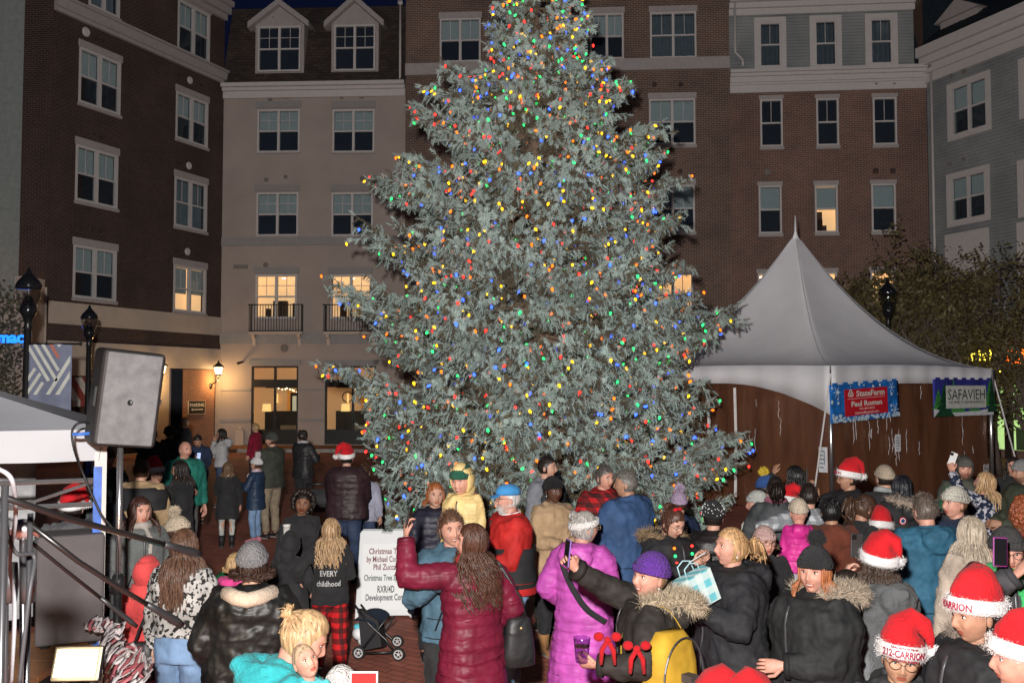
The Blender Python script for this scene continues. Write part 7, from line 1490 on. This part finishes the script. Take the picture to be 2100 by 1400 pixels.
# purple beanie woman
J = person('laughing woman in a purple beanie raising a phone, dark coat', 1328, 1128, 1.64, 262, d=5.4, fem=1, smile=1, top='shell', tc=(.030, .026, .024), th=.05, bulk=1.25, hem=.6, hood=1, fur=(.42, .34, .24), hat='beanie', hatc=(.10, .03, .25), hair='short', hc=(.25, .15, .08), tone='pink', hy=40, L=wt(262, -.42, .06, 1.63), Rr=wt(262, -.32, -.26, 1.16), curl=(1.1, 1.2), pants='plain', pc=BLK, hp=-6, earr=1)
phone('purple cased phone held high by the laughing woman', hw(J, 'L')+Vector((-.01, -.02, .06)), (-.9, -.3, .1), (.15, 0, 1), (.22, .12, .4))
cup('clear lilac plastic tumbler held by the laughing woman', hw(J, 'R')+Vector((-.02, -.04, .06)), .045, .13, glassmat('lilac cup', (.8, .7, .88), ior=1.5))
o = thing('backpack', 'mustard yellow backpack worn by the laughing woman', 'backpack', J['W'] @ J['T']((.07, .27, 1.10))+Vector((-.17, -.16, -.02)), R(42)); YM = cloth('shell', (.50, .30, .03))
m = MB(); m.rings([np.array([[.17*k*math.copysign(abs(math.cos(t))**.6, math.cos(t)), .10*k2*math.copysign(abs(math.sin(t))**.7, math.sin(t)), z] for t in np.linspace(0, 2*PI, 25)[:-1]]) for z, k, k2 in [(-.25, .8, .7), (-.24, .95, .95), (-.1, 1, 1.05), (.1, .95, .95), (.2, .8, .8), (.26, .5, .5)]]); b_ = m.build('bag_body', YM, o, True); q_ = MB(); q_.tube([(.165*math.cos(t), -.095, .02+.22*math.sin(t)) for t in np.linspace(.1, 3.04, 16)], .005, 5); q_.build('zip', mat('zip dark', (.05, .05, .055), .4), b_)
m = MB(); m.rings([np.array([[.13*k*math.copysign(abs(math.cos(t))**.5, math.cos(t)), -.10+.05*k*math.copysign(abs(math.sin(t))**.7, math.sin(t)), z] for t in np.linspace(0, 2*PI, 21)[:-1]]) for z, k in [(-.22, .8), (-.2, 1), (-.05, 1), (-.01, .8)]]); m.build('pocket', YM, b_, True)
m = MB(); m.box((-.03, -.165, .02), (.03, -.10, .06)); m.build('label_patch', mat('patch', (.06, .05, .05), .6), b_)
strap(J, 'backpack_strap', [(.12, .20, 1.30), (.135, .12, 1.455), (.13, -.0, 1.47), (.125, -.12, 1.38), (.13, -.17, 1.2), (.18, -.1, 1.02), (.2, .08, .92)], .03, YM)
M_RB = cloth('fleece', (.42, .01, .015))
for pz, lb in [((1246, 1312, 4.98), 'red plush bow toy pinned on the left of the dark coat'), ((1306, 1330, 4.92), 'red plush bow pinned on the right of the dark coat')]:
    m = MB(); c = at(*pz)
    for e in (-1, 1): m.ball(c+Vector((e*.045, 0, .018)), (.028, .02, .024), 12, 8); m.tube([c, c+Vector((e*.03, -.0, -.05)), c+Vector((e*.035, 0, -.12))], [(.014, .012), (.02, .014), (.024, .01)], 8)
    m.ball(c, .02, 10, 6); tag(m.build('bow', M_RB, smooth=True), lb, 'bow')
# blonde ponytail woman with gift bag
J = person('blonde ponytailed woman in a black padded coat looking left', 1496, 1083, 1.70, 285, d=6.0, fem=1, top='shell', tc=(.022, .022, .025), th=.06, bulk=1.35, hem=.62, hood=1, hair='pony', hl=.14, hc=(.42, .25, .12), tone='pink', L=wt(285, -.26, -.1, 1.30), Rr=wt(285, -.24, -.26, 1.26), curl=(.9, .9), pants='plain', pc=BLK, hp=-6, earr=1)
p = J['W'] @ Vector(wt(285, -.27, -.30, 1.39)); o = thing('gift_bag', 'turquoise checked paper gift bag held by the blonde ponytailed woman', 'bag', p, R(20)); o.rotation_euler[1] = R(-22)
m = MB(); m.box((-.115, -.045, -.10), (.115, .045, .10)); m.build('bag_body', cloth('plaid', (.12, .42, .48), (.55, .62, .6)), o)
m = MB()
for y_ in (-.04, .04): m.tube([(-.05, y_, .09), (-.045, y_, .16), (.0, y_, .18), (.045, y_, .16), (.05, y_, .09)], .004, 6)
m.build('handle', mat('cord', (.4, .6, .65), .6), o, True)

# ---- right hand crowd
person('child in a pale grey hat and red jacket facing left near the tree', 1552, 990, 1.52, 268, d=9.6, tc=(.5, .02, .03), top='fleece', hat='beanie', hatc=(.45, .46, .44), hair='none', tone='pink', pants='plain', pc=NAVY, scarf=(.5, .5, .45))
person('child in a blue and yellow hat behind the grey vest woman', 1572, 968, 1.58, 90, d=10.6, tc=NAVY, hat='pom', hatc=(.03, .08, .25), hatc2=(.7, .5, .05), hair='short', hc=HD, pants='plain', pc=BLK)
person('woman with dark tied hair in a charcoal grey vest from behind', 1590, 967, 1.70, 170, d=9.4, fem=1, top='shell', tc=(.06, .065, .07), th=.04, hair='pony', hl=.2, hc=HD, pants='plain', pc=BLK, L='cup', Rr='cup', scarf=(.3, .1, .15))
person('black-haired person in black raising an arm behind the crowd', 1630, 955, 1.68, 225, fem=1, tc=BLK, pants='plain', pc=BLK, hair='long', hl=.3, hc=(.008, .008, .008), L='down', Rr=(.22, -.15, 1.62), tone='tan')
person('child in a santa hat peeking out left of the flannel adult', 1616, 985, 1.48, 300, d=10.0, tc=BLK, hat='santa', hatdir=(1, .5), hair='short', hc=HD, pants='plain', pc=BLK)
J = person('adult in a pale grey flannel shirt holding the pink toddler', 1658, 1000, 1.68, 165, d=8.9, top='plaid', tc=(.42, .44, .46), tc2=(.16, .17, .19), th=.04, hair='short', hc=HD, pants='denim', pc=DKJ, L='cup', Rr=wt(165, -.4, -.12, 1.15))
person('toddler in a cream ribbed hat and bright pink hooded jacket from behind', 1637, 1020, .95, 178, d=8.2, base=None, top='puffer', tc=(.58, .03, .25), th=.05, hem=.7, bulk=1.3, hood=1, hat='beanie', hatc=(.55, .46, .36), hair='none', tone='pink', pants='plain', pc=(.4, .4, .45), ha_=.88)
person('child in a pale pink hat with dark glasses and red patterned leggings', 1568, 1066, 1.44, 10, d=7.75, tc=BLK, top='fur', th=.05, hem=.62, hat='beanie', hatc=(.55, .36, .33), glasses=(.01, .01, .01), tone='pink', hair='long', hl=.15, hc=HBR, pants='fairisle', pc=(.5, .01, .02), pth=.01)
J = person('man in a santa hat and black jacket taking a photo facing left', 1738, 944, 1.78, 272, d=9.6, tone='tan', tc=BLK, top='shell', th=.045, hem=.8, hat='santa', hatdir=(.1, 1.3), hair='short', hc=HD, glasses=(.02, .02, .02), pants='plain', pc=BLK, L=wt(272, -.34, .1, 1.45), Rr=wt(272, -.32, -.12, 1.4), curl=(1, 1), text=[('CARRION', .045, .04, .9)])
phone('black phone held upright by the man in the santa hat before the tent', hw(J, 'L')+Vector((-.03, 0, .08)), (-1, 0, 0), (0, 0, 1))
person('woman in a rust brown fur coat with straight black hair', 1703, 1018, 1.62, 182, d=8.3, fem=1, top='fur', tc=(.13, .035, .02), th=.07, hem=.6, bulk=1.15, hair='updo', hc=(.008, .008, .009), pants='plain', pc=BLK, tone='tan')
person('woman in black with a dark ponytail leaning toward a child', 1768, 1012, 1.64, 105, d=8.4, fem=1, tc=BLK, th=.04, hair='pony', hl=.25, hc=HBR, pants='plain', pc=BLK, tone='tan', hp=14, hem=.6)
person('child with brown skin in a santa hat leaning on the ponytail woman', 1806, 1032, 1.46, 325, d=8.3, tone='brown', tc=BLK, hat='santa', hatdir=(-.6, 1), hair='short', hc=HD, pants='plain', pc=BLK)
person('person in an oatmeal beanie and black coat by the tent wall', 1813, 958, 1.75, 190, d=9.9, tc=BLK, th=.04, hat='beanie', hatc=(.42, .34, .26), hair='short', hc=HD, pants='plain', pc=BLK, scarf=(.3, .32, .33))
J = person('woman with long black hair in a black parka with grey fur hood', 1850, 968, 1.72, 192, d=9.3, fem=1, top='shell', tc=BLK, th=.055, hem=.5, bulk=1.15, hood=1, fur=(.38, .30, .24), hair='long', hl=.3, hc=(.010, .011, .016), pants='plain', pc=BLK, shoe=(.1, .1, .1))
def roundbadge(J, loc, n, r=.04):
    loc = Vector(loc); n = Vector(n).normalized(); M_ = Matrix.Translation(loc) @ n.to_track_quat('Z', 'Y').to_matrix().to_4x4(); m = MB(); m.lathe([(.001, .0), (r, .0), (r, .004), (.001, .004)], (0, 0, 0), 24, 0, M_); m.lathe([(r*.78, .004), (r*.78, .006), (.001, .006)], (0, 0, 0), 24, 1, M_); m.lathe([(r*.6, .006), (r*.6, .008), (.001, .008)], (0, 0, 0), 24, 2, M_); m.build('badge', [mat('badge red', (.6, .03, .05), .6), mat('badge white', (.75, .75, .75), .6), mat('badge navy', (.03, .05, .15), .6)], J['root'])
roundbadge(J, J['T']((.13, .185, 1.30)), (0, 1, 0), .035)
person('grey-brown haired man in a petrol blue jacket and dark trousers', 1898, 1018, 1.77, 188, d=7.2, top='shell', tc=(.03, .11, .18), th=.05, bulk=1.22, hem=.70, hood=1, hair='short', hc=(.11, .085, .07), pants='plain', pc=CHAR, tone='pink', L='front', Rr='front', hp=8)
person('fair man in a pale knit hat and navy coat looking left', 1957, 1003, 1.74, 285, d=7.9, tc=NAVY, th=.045, hat='beanie', hatc=(.5, .48, .42), hair='short', hc=HLB, tone='pink', pants='plain', pc=BLK)
person('child in a dark green knit cap with black fur by the pale hat man', 1945, 985, 1.55, 180, d=8.9, tc=BLK, hat='pom', hatc=(.015, .12, .05), hair='long', hl=.2, hc=HD, pants='plain', pc=BLK)
J = person('blonde woman in a navy fair isle sweater raising a white phone', 2016, 968, 1.66, 238, fem=1, top='fairisle', tc=NAVY, tc2=(.45, .45, .5), hem=.85, hair='long', hl=.36, hc=(.42, .27, .14), tone='pink', pants='denim', pc=DKJ, L='front', Rr=wt(238, -.34, .0, 1.72), hp=-10)
phone('white phone held up high by the blonde woman in fair isle', hw(J, 'R')+Vector((0, -.02, .08)), (.6, .6, 0), (.5, 0, 1), (.7, .7, .7))
person('bearded man with a grey hood up standing by the tent wall', 1976, 932, 1.80, 350, tc=(.07, .075, .06), hood=2, hoodc=(.05, .048, .04), beard=(.09, .05, .03), tone='pink', hat='beanie', hatc=(.10, .095, .085), hair='none', pants='plain', pc=CHAR, top='shell', hp=5)
person('child in a pale grey hood below the bearded hooded man', 1962, 978, 1.50, 175, d=10.4, tc=(.25, .27, .28), top='fleece', hood=2, pants='plain', pc=CHAR)
person('woman with glasses and dark hair near the right edge by the shop', 2078, 940, 1.68, 330, d=12.2, fem=1, tc=BLK, hair='long', hl=.3, hc=HD, glasses=(.02, .02, .02), tone='pink', pants='plain', pc=BLK)
person('bearded man in an olive jacket at the right edge', 2096, 948, 1.80, 275, d=10.0, tc=(.05, .058, .04), top='shell', th=.045, beard=HD, hat='beanie', hatc=(.2, .2, .2), hair='short', hc=HD, pants='plain', pc=CHAR, L='front', Rr='front', tone='tan')
person('person with long grey-blonde hair and a cream fleece jacket', 1992, 1063, 1.67, 200, d=6.75, fem=1, top='fleece', tc=(.46, .38, .31), th=.05, bulk=1.1, hem=.65, hair='long', hl=.46, hc=(.36, .30, .23), pants='plain', pc=CHAR, tone='pink')
person('person with reddish brown curly hair cut off by the right edge', 2096, 1045, 1.68, 220, d=7.6, fem=1, top='leather', tc=(.2, .05, .03), hair='afro', hc=(.25, .07, .03), tone='brown', pants='plain', pc=BLK)
J = person('man in a grey wool hat photographing with a purple phone', 2064, 1080, 1.77, 345, d=5.45, top='shell', tc=(.05, .05, .055), th=.05, bulk=1.2, hat='beanie', hatc=(.04, .04, .04), hair='short', hc=(.3, .29, .28), tone='pink', L=wt(345, -.11, -.30, 1.52), Rr=wt(345, .10, -.30, 1.58), curl=(1, 1), scarf=(.05, .4, .12), glasses=(.05, .05, .05), pants='plain', pc=CHAR, hp=4)
phone('magenta purple phone held up in front of the grey hat man', at(2051, 1131, 5.0), (0, -1, .05), (.05, 0, 1), (.30, .035, .25))
J = person('person in a santa hat and grey hooded coat filming from behind', 1800, 1090, 1.62, 196, d=5.9, fem=1, top='fleece', tc=(.10, .105, .11), th=.055, bulk=1.2, hem=.5, hood=1, hat='santa', hatdir=(-.6, .8), hair='long', hl=.24, hc=(.05, .03, .02), pants='denim', pc=(.12, .16, .24), L='down', Rr=wt(196, -.15, .22, 1.46), curl=(.5, 1), text=[('CARRION', .045, .04, .9)])
phone('lit phone screen held up by the grey coated person in a santa hat', at(1757, 1118, 5.95), (0, 1, 0), (.05, 0, 1), (.03, .03, .03), True)
person('dark-haired child with glasses and a hair clip in a grey hoodie', 1737, 1166, 1.45, 278, d=5.95, tone='tan', top='fleece', tc=(.17, .18, .19), th=.04, hood=1, hair='bun', hc=HD, glasses=(.02, .02, .02), pants='plain', pc=CHAR, fem=1)
J = person('red-haired smiling woman in a black pom-pom beanie and fur hooded parka', 1668, 1104, 1.67, 292, d=5.4, fem=1, smile=1, top='shell', tc=(.022, .023, .024), th=.065, bulk=1.4, hem=.55, hood=1, fur=(.42, .34, .26), hat='pom', hatc=BLK, hatc2=(.02, .02, .022), hair='long', hl=.30, hc=(.32, .11, .04), tone='pink', hy=30, L='pocket', Rr='front', pants='plain', pc=BLK)
S0, E, Wp = J['L']; c = J['T'](S0.lerp(E, .45)); roundbadge(J, c+Vector((-.13, .02, .0)), (-1, .1, .1), .043)
J = person('boy with glasses in a lettered santa hat facing the camera', 1842, 1258, 1.50, 342, d=4.3, tone='olive', top='shell', tc=CHAR, th=.05, bulk=1.1, hat='santa', hatdir=(1.0, -.2), hair='short', hc=HD, glasses=(.05, .04, .03), hood=1, hr=5, hp=6, Rr=wt(342, .16, -.28, 1.0), L='down', pants='plain', pc=BLK, text=[('212-CARRION', .042, .042, .80), ('REAL ESTATE TEAM', .070, .012, 1.2), ('YOUR LOCAL EXPERTS', .016, .012, 1.1)])
phone('dark phone held low in front of the boy with the lettered santa hat', hw(J, 'R')+Vector((-.03, -.05, .03)), (0, .3, -1), (.3, -1, .2), (.02, .02, .02))
J = person('man in a lettered santa hat and black winter jacket in profile left', 2002, 1172, 1.73, 282, d=4.15, tone='tan', top='shell', tc=(.02, .02, .022), th=.05, bulk=1.2, hat='santa', hatdir=(-.2, .5), hair='short', hc=HD, hood=1, fur=(.2, .16, .13), pants='plain', pc=BLK, L='front', Rr='front', text=[('212-CARRION', .042, .042, .80)], hp=6)
m = MB(); c = J['T']((-.12, -.19, 1.22)); 
for k in range(3): m.tube([c+Vector((.03*math.cos(t)*(1-.28*k), -.004, .03*math.sin(t)*(1-.28*k))) for t in np.linspace(0, 1.57, 6)], .0035, 4)
m.build('chest_mark', mat('print white', (.75, .75, .75), .6), J['root'])
person('person in a santa hat cut off in the bottom right corner', 2090, 1288, 1.62, 262, d=3.85, tone='pink', top='shell', tc=CHAR, hat='santa', hatdir=(.3, 1), hair='short', hc=HBR, pants='plain', pc=BLK, L='front', Rr='front')
person('child in a red plush santa hat at the bottom edge, right one', 1545, 1345, 1.36, 178, d=3.95, top='shell', tc=BLK, hat='santa', hatdir=(1, .3), hair='short', hc=HD, pants='plain', pc=BLK)
person('child in a red plush santa hat at the bottom edge, left one', 1462, 1366, 1.34, 200, d=4.05, top='fleece', tc=(.5, .015, .02), hood=1, hat='santa', hatdir=(-.8, .3), hair='short', hc=HD, pants='plain', pc=BLK)
